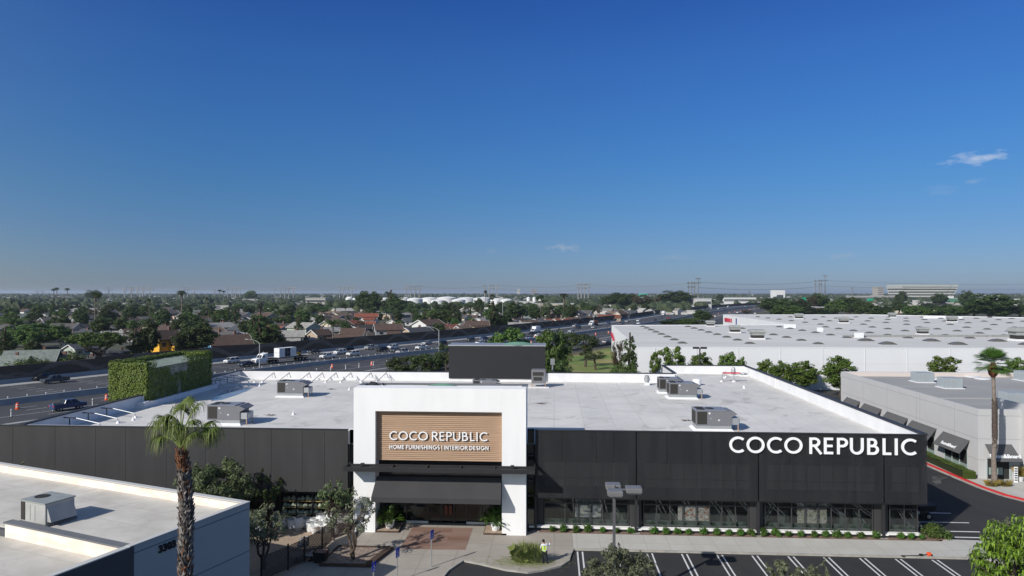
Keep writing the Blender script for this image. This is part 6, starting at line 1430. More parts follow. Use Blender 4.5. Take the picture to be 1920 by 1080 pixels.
def mk_car(kind):
    t = thing('car', 'x', 'car'); b = MB()
    P_ = {'sedan': ([(-2.35,.35),(-2.4,.7),(-2.2,.95),(-1.0,1.0),(1.3,1.0),(2.15,.95),(2.35,.75),(2.35,.35)], (-1.35,-.5,1.0,1.75,1.0,1.42), -2.35, 2.35),
          'suv': ([(-2.35,.4),(-2.4,.85),(-2.2,1.05),(-1.2,1.12),(2.2,1.12),(2.35,.95),(2.35,.4)], (-1.5,-.8,1.85,2.25,1.1,1.72), -2.35, 2.35),
          'pickup': ([(-2.8,.45),(-2.85,.95),(-2.6,1.12),(-1.4,1.18),(2.75,1.18),(2.8,1.0),(2.8,.45)], (-1.6,-.9,.7,1.0,1.16,1.82), -2.8, 2.8),
          'van': ([(-2.5,.4),(-2.6,.9),(-2.3,1.2),(-1.9,1.3),(2.5,1.35),(2.55,.4)], (-2.0,-1.4,2.35,2.5,1.3,2.3), -2.5, 2.5)}[kind]
    prof_extrude(b, P_[0], .93, .12)
    x0,x1,x2,x3,z0,z1 = P_[1]
    b.add([(x1,-.66,z1+.005),(x2,-.66,z1+.005),(x2,.66,z1+.005),(x1,.66,z1+.005),(x1+.05,-.6,z1+.04),(x2-.05,-.6,z1+.04),(x2-.05,.6,z1+.04),(x1+.05,.6,z1+.04)], [(4,5,6,7),(0,1,5,4),(1,2,6,5),(2,3,7,6),(3,0,4,7)])
    for (xa, xb) in ((x0,x1),(x3,x2),((x0+x3)/2,(x1+x2)/2)):
        for s in (-1,1): b.beam((xa,s*.84,z0),(xb,s*.68,z1),.07,.07)
    if kind == 'pickup':
        b.box(1.05,-.9,1.12,2.78,-.8,1.28); b.box(1.05,.8,1.12,2.78,.9,1.28); b.box(2.68,-.8,1.12,2.78,.8,1.28)
    b.build('body', M_body, t)
    g = MB(); greenhouse(g, x0,x1,x2,x3,z0-.02,z1,.83,.66); g.build('windows', M_cglass, t)
    if kind == 'pickup': MB().box(1.1,-.8,1.17,2.68,.8,1.2).build('cargo_bed', M_hvdark, t)
    for wx in (-1.45 if kind != 'pickup' else -1.75, 1.4 if kind != 'pickup' else 1.65):
        for s in (-1,1):
            w = MB(); w.tube([(wx,s*.72,.34),(wx,s*.95,.34)], .35, 14); wo = w.build('wheel', M_rubber, t); w = MB(); w.tube([(wx,s*.95,.34),(wx,s*.965,.34)], .21, 10); w.build('rim', M_rim, wo)
    for s in (-1,1):
        f_ = P_[2]; r_ = P_[3]; zz = .78 if kind == 'sedan' else .9
        MB().box(f_-.02, s*.5, zz-.1, f_+.25, s*.86, zz+.06).build('headlight', M_lightlamp, t); MB().box(r_-.12, s*.6, zz-.08, r_+.02, s*.88, zz+.14).build('tail_light', M_red, t)
    MB().box(P_[2]-.03,-.45,.5,P_[2]+.06,.45,.72).build('grille', M_hvdark, t)
    return Proto(t)
CARS = {k: mk_car(k) for k in ('sedan','suv','pickup','van')}
WHT=(.72,.73,.74); BLK=(.012,.013,.016); SIL=(.38,.39,.40); GRY=(.07,.075,.085); BLU=(.035,.06,.14); CHB=(.05,.06,.07); RED_=(.30,.02,.02)
def car(kind, x, y, col, label, away=False, dz=0):
    p = P(x, y, .0); s_, d, a = rnear(p.x, p.y); h = a+(pi if away else 0)
    CARS[kind].put((p.x,p.y,.03), h, label, 'vehicles on the freeway', cols={'body':col}, cat={'sedan':'car','suv':'car','pickup':'pickup truck','van':'van'}[kind])
car('suv',84,713,BLK,'black suv just behind a dark grey pickup at the far left')
car('pickup',104,718,CHB,'dark grey pickup beside the black suv at the far left')
car('pickup',128,768,BLU,'blue grey pickup on the lower roadway beside the white left parapet',away=True)
car('suv',435,681,WHT,'white suv right of the ivy tower')
car('sedan',463,687,(.02,.03,.05),'black sedan in front of the white semi truck cab')
car('sedan',589,663,CHB,'dark sedan following the flatbed trailer')
car('pickup',615,672,WHT,'white pickup truck behind the flatbed trailer in the nearest lane')
car('suv',638,664,WHT,'white suv second behind the flatbed trailer')
car('suv',652,659,BLK,'black suv half hidden behind two white cars')
car('suv',662,667,WHT,'low white car in the nearest lane right of the white suv')
car('pickup',696,655,SIL,'silver pickup by the sound wall, leftmost of its cluster')
car('suv',716,659,BLK,'black suv in the middle of the six car cluster')
car('suv',737,654,WHT,'white suv at the top of the six car cluster')
car('sedan',744,660,CHB,'dark sedan tucked behind the silver suv')
car('suv',754,663,SIL,'silver suv in the nearest lane behind the posts')
car('pickup',791,655,WHT,'white crew cab pickup left of the freeway lamp post')
car('sedan',801,646,SIL,'silver sedan beyond the white crew cab pickup')
car('suv',829,647,BLK,'black suv right beside the freeway lamp post')
car('sedan',865,649,BLK,'black sedan above the left end of the black enclosure')
car('suv',882,640,GRY,'dark grey suv by the sound wall above the black enclosure')
car('suv',900,646,WHT,'white suv above the black enclosure')
car('sedan',907,637,BLU,'blue sedan between the white suv and the wall')
car('sedan',917,641,BLK,'black sedan just left of the big round tree')
car('pickup',998,628,BLK,'black pickup in front of the white box truck right of the round tree')
car('sedan',1009,631,WHT,'white sedan beside the black pickup right of the round tree')
car('sedan',993,636,BLU,'dark blue sedan nearest the median right of the round tree')
car('sedan',1031,625,WHT,'white sedan half hidden behind the lawn pines')
car('sedan',1071,623,SIL,'silver sedan above the lawn pines')
car('suv',1078,613,SIL,'silver suv by the wall ahead of a black suv')
car('suv',1084,616,BLK,'black suv ahead of the orange dump truck')
car('pickup',1114,616,SIL,'silver pickup in front of the orange dump truck')
car('sedan',1141,608,BLU,'dark blue sedan behind the orange dump truck')
car('suv',1165,609,GRY,'dark grey suv above the warehouse roof corner')
car('sedan',1176,604,SIL,'silver sedan by the wall above the warehouse roof corner')
car('suv',1197,603,WHT,'white suv alone in the middle of the upper freeway')
car('sedan',1198,608,WHT,'white sedan just in front of the lone white suv')
car('sedan',1229,602,BLK,'black sedan at the near lane left of the white box truck')
car('sedan',1240,597,BLU,'dark blue sedan under the white box truck')
car('sedan',1254,598,RED_,'dark red sedan right of the white box truck')
car('van',1262,590,WHT,'white van behind the white box truck')
car('suv',1292,584,WHT,'white suv by the wall left of the power poles')
car('sedan',1328,580,CHB,'dark sedan below the power poles')
car('suv',1347,580,WHT,'white suv right of the power poles')
car('sedan',1359,580,BLK,'black sedan right of the power poles')
car('van',1365,576,WHT,'white van in the far bend of the freeway')
car('sedan',1336,597,BLK,'black sedan near the brownish tree beside the far roof',away=True)
car('sedan',1341,594,WHT,'white sedan near the brownish tree beside the far roof',away=True)
car('suv',1383,587,WHT,'white suv right of the row of barrels in the far bend',away=True)
car('suv',1416,589,WHT,'white suv beside the dark trees at the far bend',away=True)
car('suv',1113,642,SIL,'silver suv on the lower road above the lawn',away=True)
car('sedan',1136,643,SIL,'silver sedan on the lower road left of the warehouse wall',away=True)
car('suv',1082,648,WHT,'white suv on the lower road behind the pine trunks',away=True)
car('sedan',1398,575,SIL,'silver sedan in the far bend of the freeway')
car('suv',1372,573,GRY,'grey suv in the far bend of the freeway')
def truck_base(name, label, cat, x, y, away=False):
    p = P(x,y,0); s_, d, a = rnear(p.x,p.y); return thing(name, label, cat, (p.x,p.y,.03), a+(pi if away else 0))
def wheels(t, xs, hw=1.15, r=.5):
    for x in xs:
        for s in (-1,1):
            w = MB(); w.tube([(x,s*(hw-.45),r),(x,s*hw,r)], r, 14); wo = w.build('wheel', M_rubber, t); w = MB(); w.tube([(x,s*hw,r),(x,s*(hw+.02),r)], r*.5, 10); w.build('rim', M_rim, wo)
def semi_cab(t, m, x=0):
    b = MB(); prof_extrude(b, [(x-3.2,.6),(x-3.25,1.3),(x-2.9,1.75),(x-1.4,1.95),(x+.6,1.95),(x+.6,.6)], 1.1, .1); prof_extrude(b, [(x-1.3,1.9),(x-.8,2.75),(x-.6,3.0),(x+.9,3.3),(x+1.0,1.0),(x-1.2,1.0)], 1.15, .06); b.build('cab', m, t)
    b = MB(); b.add([(x-1.36,-.95,2.0),(x-1.36,.95,2.0),(x-.88,.85,2.72),(x-.88,-.85,2.72)], [(0,1,2,3)]); b.box(x-.75,-1.17,2.0,x-.1,1.17,2.6); b.build('windows', M_cglass, t)
    MB().box(x-3.3,-.7,.9,x-3.2,.7,1.55).build('grille', M_rim, t); b = MB(); b.box(x-3.35,-1.1,.45,x-3.05,1.1,.75); b.build('bumper', M_rim, t)
    for s in (-1,1): MB().tube([(x+1.1,s*.95,1.0),(x+1.1,s*.95,3.6)], .09, 8).build('exhaust', M_rim, t)
M_wp = mat('white_truck_paint', (.72,.73,.74), .35)
t = truck_base('semi_truck', 'white semi truck pulling a flatbed trailer beside the freeway lamp post', 'semi truck', 492, 683)
semi_cab(t, M_wp); MB().box(.9,-.5,.6,5.2,.5,.95).build('frame_rail', M_black, t); wheels(t, (-2.2, 3.2, 4.5))
b = MB(); b.box(2.8,-1.25,1.3,16.5,1.25,1.5); b.box(2.5,-1.2,1.3,4.5,1.2,1.6); b.build('flatbed', M_hvdark, t); wheels(t, (13.2,14.5,15.8))
base = t.location; ang = t.rotation_euler.z
def ontruck(x, y, z): return (base.x+cos(ang)*x-sin(ang)*y, base.y+sin(ang)*x+cos(ang)*y, base.z+z)
t2 = thing('cargo_units', 'stack of white and dark boxed chiller units strapped on the flatbed trailer', 'cargo', ontruck(5.2,0,1.55), ang)
b = MB()
for k in range(3): b.box(k*2.2,-1.15,0,k*2.2+2.12,1.15,1.35); b.box(k*2.2,-1.15,1.4,k*2.2+2.12,1.15,2.75)
b.build('casing', M_wp, t2)
b = MB(); b.box(2.15,-1.18,.1,4.2,-1.14,2.7); b.box(2.15,1.14,.1,4.2,1.18,2.7); b.build('dark_panel', mat('dark_blue_panel', (.05,.06,.085), .5), t2); b = MB()
for k in (2.6,3.6):
    for z in (.7,2.1):
        for s in (-1,1): b.tube([(k,s*1.19,z),(k,s*1.22,z)], .38, 12)
b.build('fan', M_black, t2)
t2 = thing('forklift', 'yellow and black forklift loaded at the tail of the flatbed trailer', 'forklift', ontruck(13.0,0,1.55), ang); MB().box(-.8,-.6,.3,1.0,.6,1.0).build('body', mat('machine_yellow', (.65,.36,.03), .5), t2); b = MB(); [b.box(x,y,1.0,x+.07,y+.07,1.9) for x in (-.6,.4) for y in (-.5,.43)]; b.box(-.65,-.55,1.88,.5,.55,1.95); b.build('cage', M_black, t2); b = MB(); b.box(1.1,-.5,0,1.2,.5,2.0); b.box(1.2,-.4,.02,2.0,-.25,.08); b.box(1.2,.25,.02,2.0,.4,.08); b.build('mast', M_black, t2)
t = truck_base('dump_truck', 'orange bodied dump truck with white cab on the freeway', 'dump truck', 1110, 611)
semi_cab(t, M_wp); b = MB(); b.add([(1.4,-1.1,1.2),(8.6,-1.1,1.2),(8.6,1.1,1.2),(1.4,1.1,1.2),(1.2,-1.25,3.3),(8.9,-1.25,3.1),(8.9,1.25,3.1),(1.2,1.25,3.3)], [(0,3,2,1),(0,1,5,4),(1,2,6,5),(2,3,7,6),(3,0,4,7),(4,5,6,7)]); b.build('dump_body', mat('dump_orange', (.50,.16,.045), .5, var=.3, scale=1), t); MB().box(1,-.5,.6,8.6,.5,1.1).build('frame_rail', M_black, t); wheels(t, (-2.2,5.6,7.0,8.2))
for (x, y, lb) in ((1003,625,'tall white box truck beyond the round tree'),(1244,591,'tall white box truck by the sound wall above the warehouse'),(1394,572,'long white box truck in the far bend of the freeway')):
    t = truck_base('box_truck', lb, 'box truck', x, y); b = MB(); prof_extrude(b, [(-3.2,.5),(-3.3,1.4),(-2.7,1.6),(-2.2,2.4),(-1.2,2.5),(-1.2,.5)], 1.05, .08); b.build('cab', M_wp, t)
    L = 4.5 if x != 1394 else 9; b = MB(); b.box(-1.1,-1.2,.9,L,1.2,3.6); b.build('cargo_box', M_wp, t, bevel=.04); MB().box(-1.1,-.6,.5,L,.6,.85).build('frame_rail', M_black, t); b = MB(); b.add([(-2.72,-.9,1.62),(-2.72,.9,1.62),(-2.24,.85,2.34),(-2.24,-.85,2.34)],[(0,1,2,3)]); b.build('windscreen', M_cglass, t); wheels(t, (-2.3,L-1.2))

# ------------------------------------------------------------------ street lamps of the freeway
M_lp = mat('lamp_post_steel', (.42,.43,.44), .5, metal=.3)
def streetlamp(x, yb, yt, arm, label, D=None):
    D = D or ydep(yb); p = PD(x, D); H = max(7.0, ztop(yt, D)); t = thing('street_lamp', label, 'street lamp', p, YAW)
    MB().tube([(0,0,0),(0,0,1),(0,0,H-1.2)], [.2,.15,.11], 8).build('pole', M_lp, t); s = -1 if arm < 0 else 1; L = abs(arm)
    b = MB(); b.tube([(0,0,H-1.2),(s*L*.25,0,H-.55),(s*L*.6,0,H-.1),(s*L,0,H)], [.09,.07,.06,.05], 6); b.build('arm', M_lp, t); b = MB(); b.box(s*L-.45,-.18,H-.08,s*L+.45,.18,H+.1); b.build('lamp_head', M_lp, t)
streetlamp(487,690,636,-3.6,'tall grey street lamp with curved arm rising before the semi truck cab')
streetlamp(823,660,613,-4.0,'grey street lamp with curved arm beside a black suv on the freeway')
streetlamp(942.5,621,564,0.6,'straight grey pole behind the sound wall end, left of the round tree')
streetlamp(1223,581,559,5.5,'street lamp against the brown tree beyond the sound wall')
streetlamp(1264,577,556,5.5,'street lamp against the darkest tree beyond the sound wall')
streetlamp(1387,571,531,.4,'very tall pale mast beyond the far freeway bend', D=1150)
t = thing('parking_lamp', 'dark twin head parking lamp before the white warehouse wall', 'lamp post', PD(1312,132)); MB().tube([(0,0,0),(0,0,ztop(653,132))],.13,6).build('pole', M_char, t)
for s in (-1,1): MB().box(s*.15,-.3,ztop(653,132)-.1,s*1.3,.3,ztop(653,132)+.25).build('lamp_head', M_char, t)
t = thing('hazard_sign', 'small yellow sign on a post at the left end of the lawn', 'road sign', P(1028,690,0)); MB().tube([(0,0,0),(0,0,4.2)],.08,6).build('post', M_steel, t); MB().box(-.3,-.05,3.2,.3,.05,4.6).build('panel', mat('sign_yellow', (.8,.5,.02), .5), t)
t = thing('utility_cabinet', 'slim pale grey utility post with box behind the rear parapet', 'utility post', PD(1036,112)); MB().tube([(0,0,0),(0,0,9.4)],.14,6).build('post', M_steel, t); MB().box(-.35,-.2,9.2,.35,.2,10.2).build('box', M_steel, t)

# ------------------------------------------------------------------ houses
M_hwall = mat('house_wall', (.5,.5,.5), .9, objcol=True, var=.10, scale=.5)
M_hroof = mat('house_roof', (.2,.2,.2), .9, objcol=True, var=.30, scale=.9, bump=.2, bscale=3)
M_trim = mat('white_trim', (.66,.66,.65), .7)
M_win = mat('house_window', (.03,.035,.04), .2, spec=.5)
def mk_house(seed, L, Wd, hw, hr, two=False, wing=False):
    """ridge along local x; front gable faces +x and -x, eaves face y"""
    t = thing('house', 'x', 'house'); b = MB(); hl, h2 = L/2, Wd/2
    b.box(-hl,-h2,-.1,hl,h2,hw)
    for s in (-1,1): b.add([(s*hl,-h2,hw),(s*hl,h2,hw),(s*hl,0,hr)], [(0,1,2)])
    if wing: b.box(-hl*.2,-h2-3.5,-.1,hl*.75,-h2,hw*.52+.9)
    b.build('wall', M_hwall, t)
    r = MB(); o = .55; th = .22; sl = (hr-hw)/h2
    for s in (-1,1):
        r.add([(-hl-o,0,hr+th),(hl+o,0,hr+th),(hl+o,s*(h2+o),hw-sl*o+th),(-hl-o,s*(h2+o),hw-sl*o+th),(-hl-o,0,hr),(hl+o,0,hr),(hl+o,s*(h2+o),hw-sl*o),(-hl-o,s*(h2+o),hw-sl*o)],
              [(0,1,2,3),(7,6,5,4),(2,6,7,3),(0,3,7,4),(1,5,6,2)])
    if wing:
        z0 = hw*.52+.9; r.add([(-hl*.2-.4,-h2-4,z0-.1),(hl*.75+.4,-h2-4,z0-.1),(hl*.75+.4,-h2,z0+1.2),(-hl*.2-.4,-h2,z0+1.2),(-hl*.2-.4,-h2-4,z0-.3),(hl*.75+.4,-h2-4,z0-.3)], [(0,1,2,3),(0,4,5,1)])
    ro = r.build('roof', M_hroof, t)
    MB().box(hl*.35,.8,hw,hl*.35+.8,1.6,hr+.9).build('chimney', mat('chimney_brick', (.20,.105,.08), .9, var=.3, scale=2), ro)
    for s in (-1,1):
        tr = MB(); [tr.beam((s*(hl+o+.03),0,hr+.12),(s*(hl+o+.03),q*(h2+o),hw-sl*o+.12),.06,.26) for q in (-1,1)]; tr.build('fascia', M_trim, t)
    lv = [hw*.5] if not two else [hw*.25, hw*.75]
    wn = MB().box(0,0,0,.01,.01,.01)
    for z in lv:
        for x in (-hl*.6, 0.0, hl*.55):
            w = MB(); w.box(x-.8,-h2-.04,z-.5,x+.8,-h2,z+.6); o_ = w.build('window', M_win, t); w = MB(); w.box(x-.9,-h2-.06,z-.6,x+.9,-h2-.04,z-.5); w.box(x-.9,-h2-.06,z+.6,x+.9,-h2-.04,z+.7); w.build('frame', M_trim, o_)
        w = MB(); w.box(hl,-.8,z-.5,hl+.04,.8,z+.6); w.build('window', M_win, t); w = MB(); w.box(-hl-.04,-.8,z-.5,-hl,.8,z+.6); w.build('window', M_win, t)
    return Proto(t)
HP = {'one': (mk_house(1,15,9.5,2.8,4.9), 15, 4.9), 'low': (mk_house(2,18,11,2.7,4.4), 18, 4.4), 'two': (mk_house(3,12,8.5,5.3,7.3,True,True), 12, 7.3), 'garage': (mk_house(4,9,7,2.6,4.2), 9, 4.2)}
HOUSES = []
RFN = {'brown':(.105,.070,.056),'grey':(.105,.100,.098),'red':(.24,.080,.05),'tan':(.20,.145,.105),'greenish':(.20,.23,.205),'pale':(.33,.32,.30),'slate':(.075,.08,.09),'dark':(.06,.053,.048)}
WLN = {'white':(.62,.62,.60),'cream':(.62,.55,.42),'peach':(.60,.44,.33),'grey':(.30,.31,.32),'taupe':(.17,.145,.125),'yellow':(.75,.42,.05),'blue':(.10,.30,.48),'green':(.38,.42,.37),'tan':(.42,.33,.25)}
def house(kind, x, yb, w, wall, roof, rot, h=1.0, D=None, desc=None):
    """w: width in photo pixels of the side turned to us (0 = natural), rot: degrees of the ridge from the picture plane"""
    pr, L, H = HP[kind]; D = D or behind(x, yb, 16); p = PD(x, D); s = 1.0
    if w: s = (w*D/FPX)/(L*abs(cos(radians(rot)))+9*abs(sin(radians(rot)))); s = max(.7, min(1.6, s)); h *= 1.18 if D < Dw(x)+20 and x < 1250 else 1.0
    lab = desc
    o = pr.put((p.x,p.y,-.05), YAW+radians(rot), 'x', 'houses beyond the sound wall', sc=(s,s,min(1.25,(s+1)/2)*h), cols={'wall':WLN[wall],'roof':RFN[roof]})
    PLACED.append((p.x,p.y,L*s*.55)); HOUSES.append([o, x, D, roof, wall, kind, desc]); return o
for a in [('one',62,672,95,'taupe','greenish',20,1.1,None,'taupe gabled house with pale green roof and red chimney near the left edge'),
 ('one',12,692,60,'tan','greenish',10,1,None,'low pale green roofed house at the left edge above the sound wall'),
 ('garage',104,685,0,'white','pale',10,1,None,'small pale flat shed roofed house right of the taupe gable'),
 ('two',124,634,46,'peach','grey',0,.95,None,'peach two storey house with plain side wall left of the spreading tree'),
 ('one',165,628,50,'grey','dark',80,1,None,'grey gabled house right behind the peach house'),
 ('garage',133,651,26,'white','grey',50,1,None,'small light grey gable below the peach house'),
 ('one',222,640,60,'white','pale',20,1,None,'white walled house with pale roof left of the cypress'),
 ('one',215,664,60,'white','slate',40,.9,None,'slate roofed house behind the trunk of the spreading tree'),
 ('garage',155,692,0,'blue','slate',10,.8,None,'tiny blue gabled roof just over the sound wall at left'),
 ('two',311,660,30,'yellow','brown',62,1.25,214,'bright yellow house between the two big round trees'),
 ('one',428,655,84,'blue','brown',42,1.25,None,'blue gabled house with long brown roof right behind the sound wall'),
 ('low',440,642,60,'grey','slate',5,.95,None,'slate roofed house directly behind the blue gabled house'),
 ('one',405,620,42,'white','grey',5,1,None,'white walled house with grey roof above the round tree'),
 ('garage',446,620,24,'white','pale',78,1.1,None,'small white gabled house right of the grey roofed one'),
 ('one',470,617,40,'grey','slate',0,1,None,'dark slate roofed house left of the tall green trees'),
 ('two',545,633,54,'green','pale',15,.95,None,'pale green two storey house with light roof'),
 ('one',548,648,45,'tan','brown',40,1,None,'brown gable directly over the wall below the green two storey house'),
 ('garage',574,645,30,'grey','pale',30,1,None,'grey garage like house with pale roof above the wall'),
 ('two',600,632,38,'tan','brown',60,.95,None,'tan two storey house with brown roof left of the feather palm'),
 ('garage',590,648,26,'tan','brown',50,1,None,'brown low gable at the wall under the tan two storey house'),
 ('two',662,628,46,'white','brown',8,.9,None,'white two storey house with brown roof beyond the semi truck'),
 ('one',655,636,40,'white','brown',5,.95,None,'white low house with brown roof in front of the two storey white one'),
 ('two',688,608,44,'white','red',8,.9,None,'red roofed two storey house'),
 ('one',682,614,44,'white','red',5,.8,None,'low red roofed wing before the red two storey house'),
 ('two',728,623,58,'grey','brown',18,.95,None,'grey gabled two storey house with brown roof and white chimney'),
 ('one',720,632,60,'grey','dark',5,.8,None,'dark low roof at the foot of the grey two storey house'),
 ('low',755,628,50,'cream','tan',15,.85,None,'tan low roof right above the sound wall'),
 ('one',782,620,64,'tan','slate',55,1,None,'tan gabled house with slate solar panel roof'),
 ('one',777,610,44,'white','slate',8,1,None,'white house with slate roof behind the tan gable'),
 ('one',820,611,52,'white','brown',28,1,None,'white gabled house with brown roof'),
 ('low',838,619,50,'white','tan',10,.95,None,'long tan roofed house above the freeway lamp post'),
 ('one',868,612,36,'grey','tan',60,1,None,'grey gable with tan roof right of the long tan roof'),
 ('two',894,608,46,'peach','brown',6,.8,None,'peach two storey house with dusky brown roof near the cypress row'),
 ('one',912,612,30,'white','brown',0,.8,None,'brown low roof beside the peach two storey house'),
 ('one',992,602,34,'white','brown',25,1,None,'white house with dark brown roof right of the round tree'),
 ('low',975,608,30,'white','pale',0,1,None,'pale low roof close to the round tree crown'),
 ('one',1012,609,40,'grey','slate',0,.9,None,'slate low roof above the freeway box truck'),
 ('one',1036,606,26,'peach','red',30,1,None,'low peach house with red chimney roof'),
 ('one',1032,592,24,'white','red',40,1.1,None,'white gabled house with red trim'),
 ('one',1043,598,24,'cream','tan',70,1,None,'cream gabled house in front of the red trimmed gable'),
 ('garage',1063,590,22,'white','red',30,1,None,'small red roofed house behind the tall palms'),
 ('one',1090,592,30,'white','slate',50,1.1,None,'bright white gabled house with slate roof'),
 ('one',1073,599,26,'tan','brown',20,1,None,'low brown roofed house beside the bright white gable'),
 ('one',1124,584,36,'white','grey',55,1.15,None,'white gabled house with long grey roof'),
 ('low',1140,592,44,'tan','red',5,.9,None,'low dull red roofed house near the wall'),
 ('one',1165,587,32,'cream','brown',50,1.1,None,'cream gabled house with brown roof'),
 ('garage',1098,597,24,'tan','brown',0,1,None,'low brown roof close to the wall above the dump truck'),
 ('garage',710,585,0,'white','pale',0,1.4,560,'white raised roof between the two dark conifers'),
 ]: house(*a)

# ------------------------------------------------------------------ hand placed trees
G_T = 'trees beyond the sound wall'
def T(kind, x, yb, yt, w, lab, g=None, D=None):
    if kind == 'dense': w *= .88
    put_tree(kind, x, D or (behind(x, yb, 9) if yb < 690 and (x < 950) else ydep(yb)), yt, w, lab, g, cat={'fan':'palm tree','feather':'palm tree','shrub':'shrub'}.get(kind,'tree'))
T('round',72,653,607,82,'big rounded green tree behind the taupe gabled house')
T('round2',6,660,634,42,'dark rounded tree at the left picture edge')
T('feather',27,651,595,46,'feather palm near the left edge behind the rounded trees')
T('umbrella',184,673,622,100,'wide spreading flat topped tree behind the sound wall')
T('cypress',252,662,602,26,'tall dark cypress standing alone at left')
T('round2',281,657,600,34,'dark tree between the cypress and the yellow house')
T('round2',366,659,606,66,'large dense dark green tree right of the yellow house')
T('round2',122,651,620,20,'small dark tree before the peach house')
T('shrub',50,683,668,60,'dark green shrubs over the wall before the taupe house')
T('shrub',82,684,671,34,'green shrub over the wall right of the taupe house shrubs')
T('shrub',140,675,655,40,'broad shrub at the left foot of the spreading tree')
T('round2',205,620,596,44,'dark tree left of the paired skinny palms')
T('round',170,600,582,30,'dark tree behind the paired skinny palms')
T('fan',178,617,548,15,'skinny tall fan palm, left one of the close pair')
T('fan',185,619,549,13,'skinny tall fan palm, right one of the close pair')
T('fan',341,602,545,19,'tall fan palm standing alone above the houses')
T('fan',101,571,541,9,'distant fan palm on the skyline, left of the trio at left')
T('fan',107,571,539,9,'distant fan palm on the skyline, middle of the trio at left')
T('fan',126,572,540,9,'distant fan palm on the skyline, right of the trio at left')
T('fan',412,568,543,9,'distant fan palm on the skyline, left of the close pair')
T('fan',420,568,545,8,'distant fan palm on the skyline, right of the close pair')
T('round2',175,566,544,26,'tall tree breaking the skyline behind the skinny palms')
T('round',470,566,545,22,'tree breaking the skyline near the power poles left')
T('conifer',488,648,604,34,'dark green conifer like tree right of the blue house',None)
T('round2',505,648,610,46,'dark green tree crowding over the wall left of the green house')
T('shrub',528,645,632,34,'bright shrub on the wall below the green house')
T('round2',538,602,577,24,'round dark tree beyond the green two storey house')
T('round2',562,600,586,34,'dark round tree beyond the tan two storey house')
T('feather',625,640,598,34,'feather palm before the tan two storey house')
T('feather',603,600,574,26,'feather palm beyond the tan two storey house')
T('round2',685,592,546,34,'tall dark conifer shaped tree, left of the two big skyline pairs')
T('round2',700,592,547,32,'tall dark tree touching the left skyline tree')
T('conifer',733,592,547,36,'tall dark pointed tree, right of the two big skyline pairs')
T('round2',744,594,556,34,'brownish dark tree leaning on the pointed skyline tree')
for i,(x,yb,yt,w) in enumerate(((725,608,582,30),(735,606,580,28),(752,604,582,28),(771,602,578,30),(690,597,585,26),(710,600,588,26),(815,600,583,28),(830,596,580,26))): T('feather',x,yb,yt,w,'feather palm in the grove beyond the brown roofed houses, %s from the left' % ordinal(sorted((725,735,752,771,690,710,815,830)).index(x)+1),'feather palms in the grove')
T('shrub',768,607,598,28,'bright lime green shrub tree among the brown roofs')
T('round2',821,618,606,24,'dark tree between the white gable and the long tan roof')
for i,x in enumerate((849,860,871,882,892,902)): T('cypress',x,598,566+(i%3)*2,9,'dark cypress in the row beyond the peach house, %s from the left' % ordinal(i+1),'row of cypresses')
T('round2',840,594,567,26,'dark round tree at the left end of the cypress row')
T('round2',897,592,559,22,'dark tree over the right end of the cypress row')
T('cypress',924,604,552,24,'tall ragged dark column tree left of the round tree')
T('round2',936,606,585,24,'dark tree leaning against the ragged column tree')
T('fan',910,588,544,7,'very thin fan palm among the power poles')
for i,(x,yb,yt,w) in enumerate(((1008,600,556,12),(1014,602,553,12),(1056,602,550,18),(1018,598,562,10))): T('fan',x,yb,yt,w,'slender fan palm among the houses right of the round tree, %s from the left' % ordinal(sorted((1008,1014,1056,1018)).index(x)+1),'slender palms')
T('round2',967,607,566,36,'dark tree just behind the round tree')
T('round2',1155,582,549,48,'large dark tree, left of the big tree wall beyond the houses')
T('round2',1178,580,550,34,'dark tree left of the brown tree')
T('dry',1202,581,552,34,'big brownish tree beyond the sound wall')
T('round',1216,581,560,20,'green tree between the two brownish trees')
T('dry',1231,580,557,22,'smaller brownish tree left of the darkest tree')
T('round2',1264,578,545,56,'largest darkest tree beyond the sound wall on the right')
T('round2',1295,575,554,24,'dark tree under the power poles')
T('shrub',1185,586,577,26,'low green shrub between the cream gable and the brown tree')
T('shrub',1100,596,588,30,'low green shrub tree by the bright white gable')
T('round2',1110,590,572,30,'dark tree behind the white gabled house')
T('round2',1085,585,568,30,'tree behind the slender palms')
T('round2',1328,572,560,22,'dark tree by the white hall beyond the poles')
T('round2',1350,570,551,12,'narrow dark tree by the white hall beyond the poles')
# right of the freeway
D1 = 150
T('round',955,0,615,66,'big rounded green tree just behind the black enclosure',D=165)
T('round',1034,0,618,62,'large pine like tree at the left of the lawn',D=150)
T('pine',1070,678,624,36,'dark pine on the lawn, between two larger trees')
T('pine',1097,688,627,42,'tall pine on the lawn with a bare trunk')
T('pine2',1117,694,659,38,'small open crowned pine at the near side of the lawn')
T('round2',1048,697,676,52,'dense dark bush behind the parapet left of the lawn',D=122)
T('shrub',1165,692,679,56,'wide dark bush at the corner of the warehouse',D=150)
T('conifer',1180,700,632,34,'dense conifer by the white warehouse corner',D=142)
T('shrub',1183,700,678,40,'dark bush at the foot of the warehouse conifer',D=140)
T('dry',1158,690,640,20,'thin leafless pale tree against the warehouse side wall',D=158)
T('airy',1228,700,660,20,'small narrow street tree left of its taller neighbour at the warehouse',D=138)
T('airy',1258,705,650,42,'open crowned dark street tree at the warehouse wall',D=138)
T('dense',1318,705,662,48,'rounded street tree behind the dark twin lamp',D=138)
T('dense',1368,705,661,46,'rounded street tree fourth from the warehouse corner',D=138)
T('dense',1392,705,670,24,'small rounded tree top right of the fourth street tree',D=138)
T('dense',1436,718,674,40,'rounded green tree left one of the pair over the right parapet',D=135)
T('dense',1462,722,678,46,'rounded green tree leaning over the right parapet',D=133)
T('dense',1509,735,677,54,'rounded green tree right of the parapet corner')
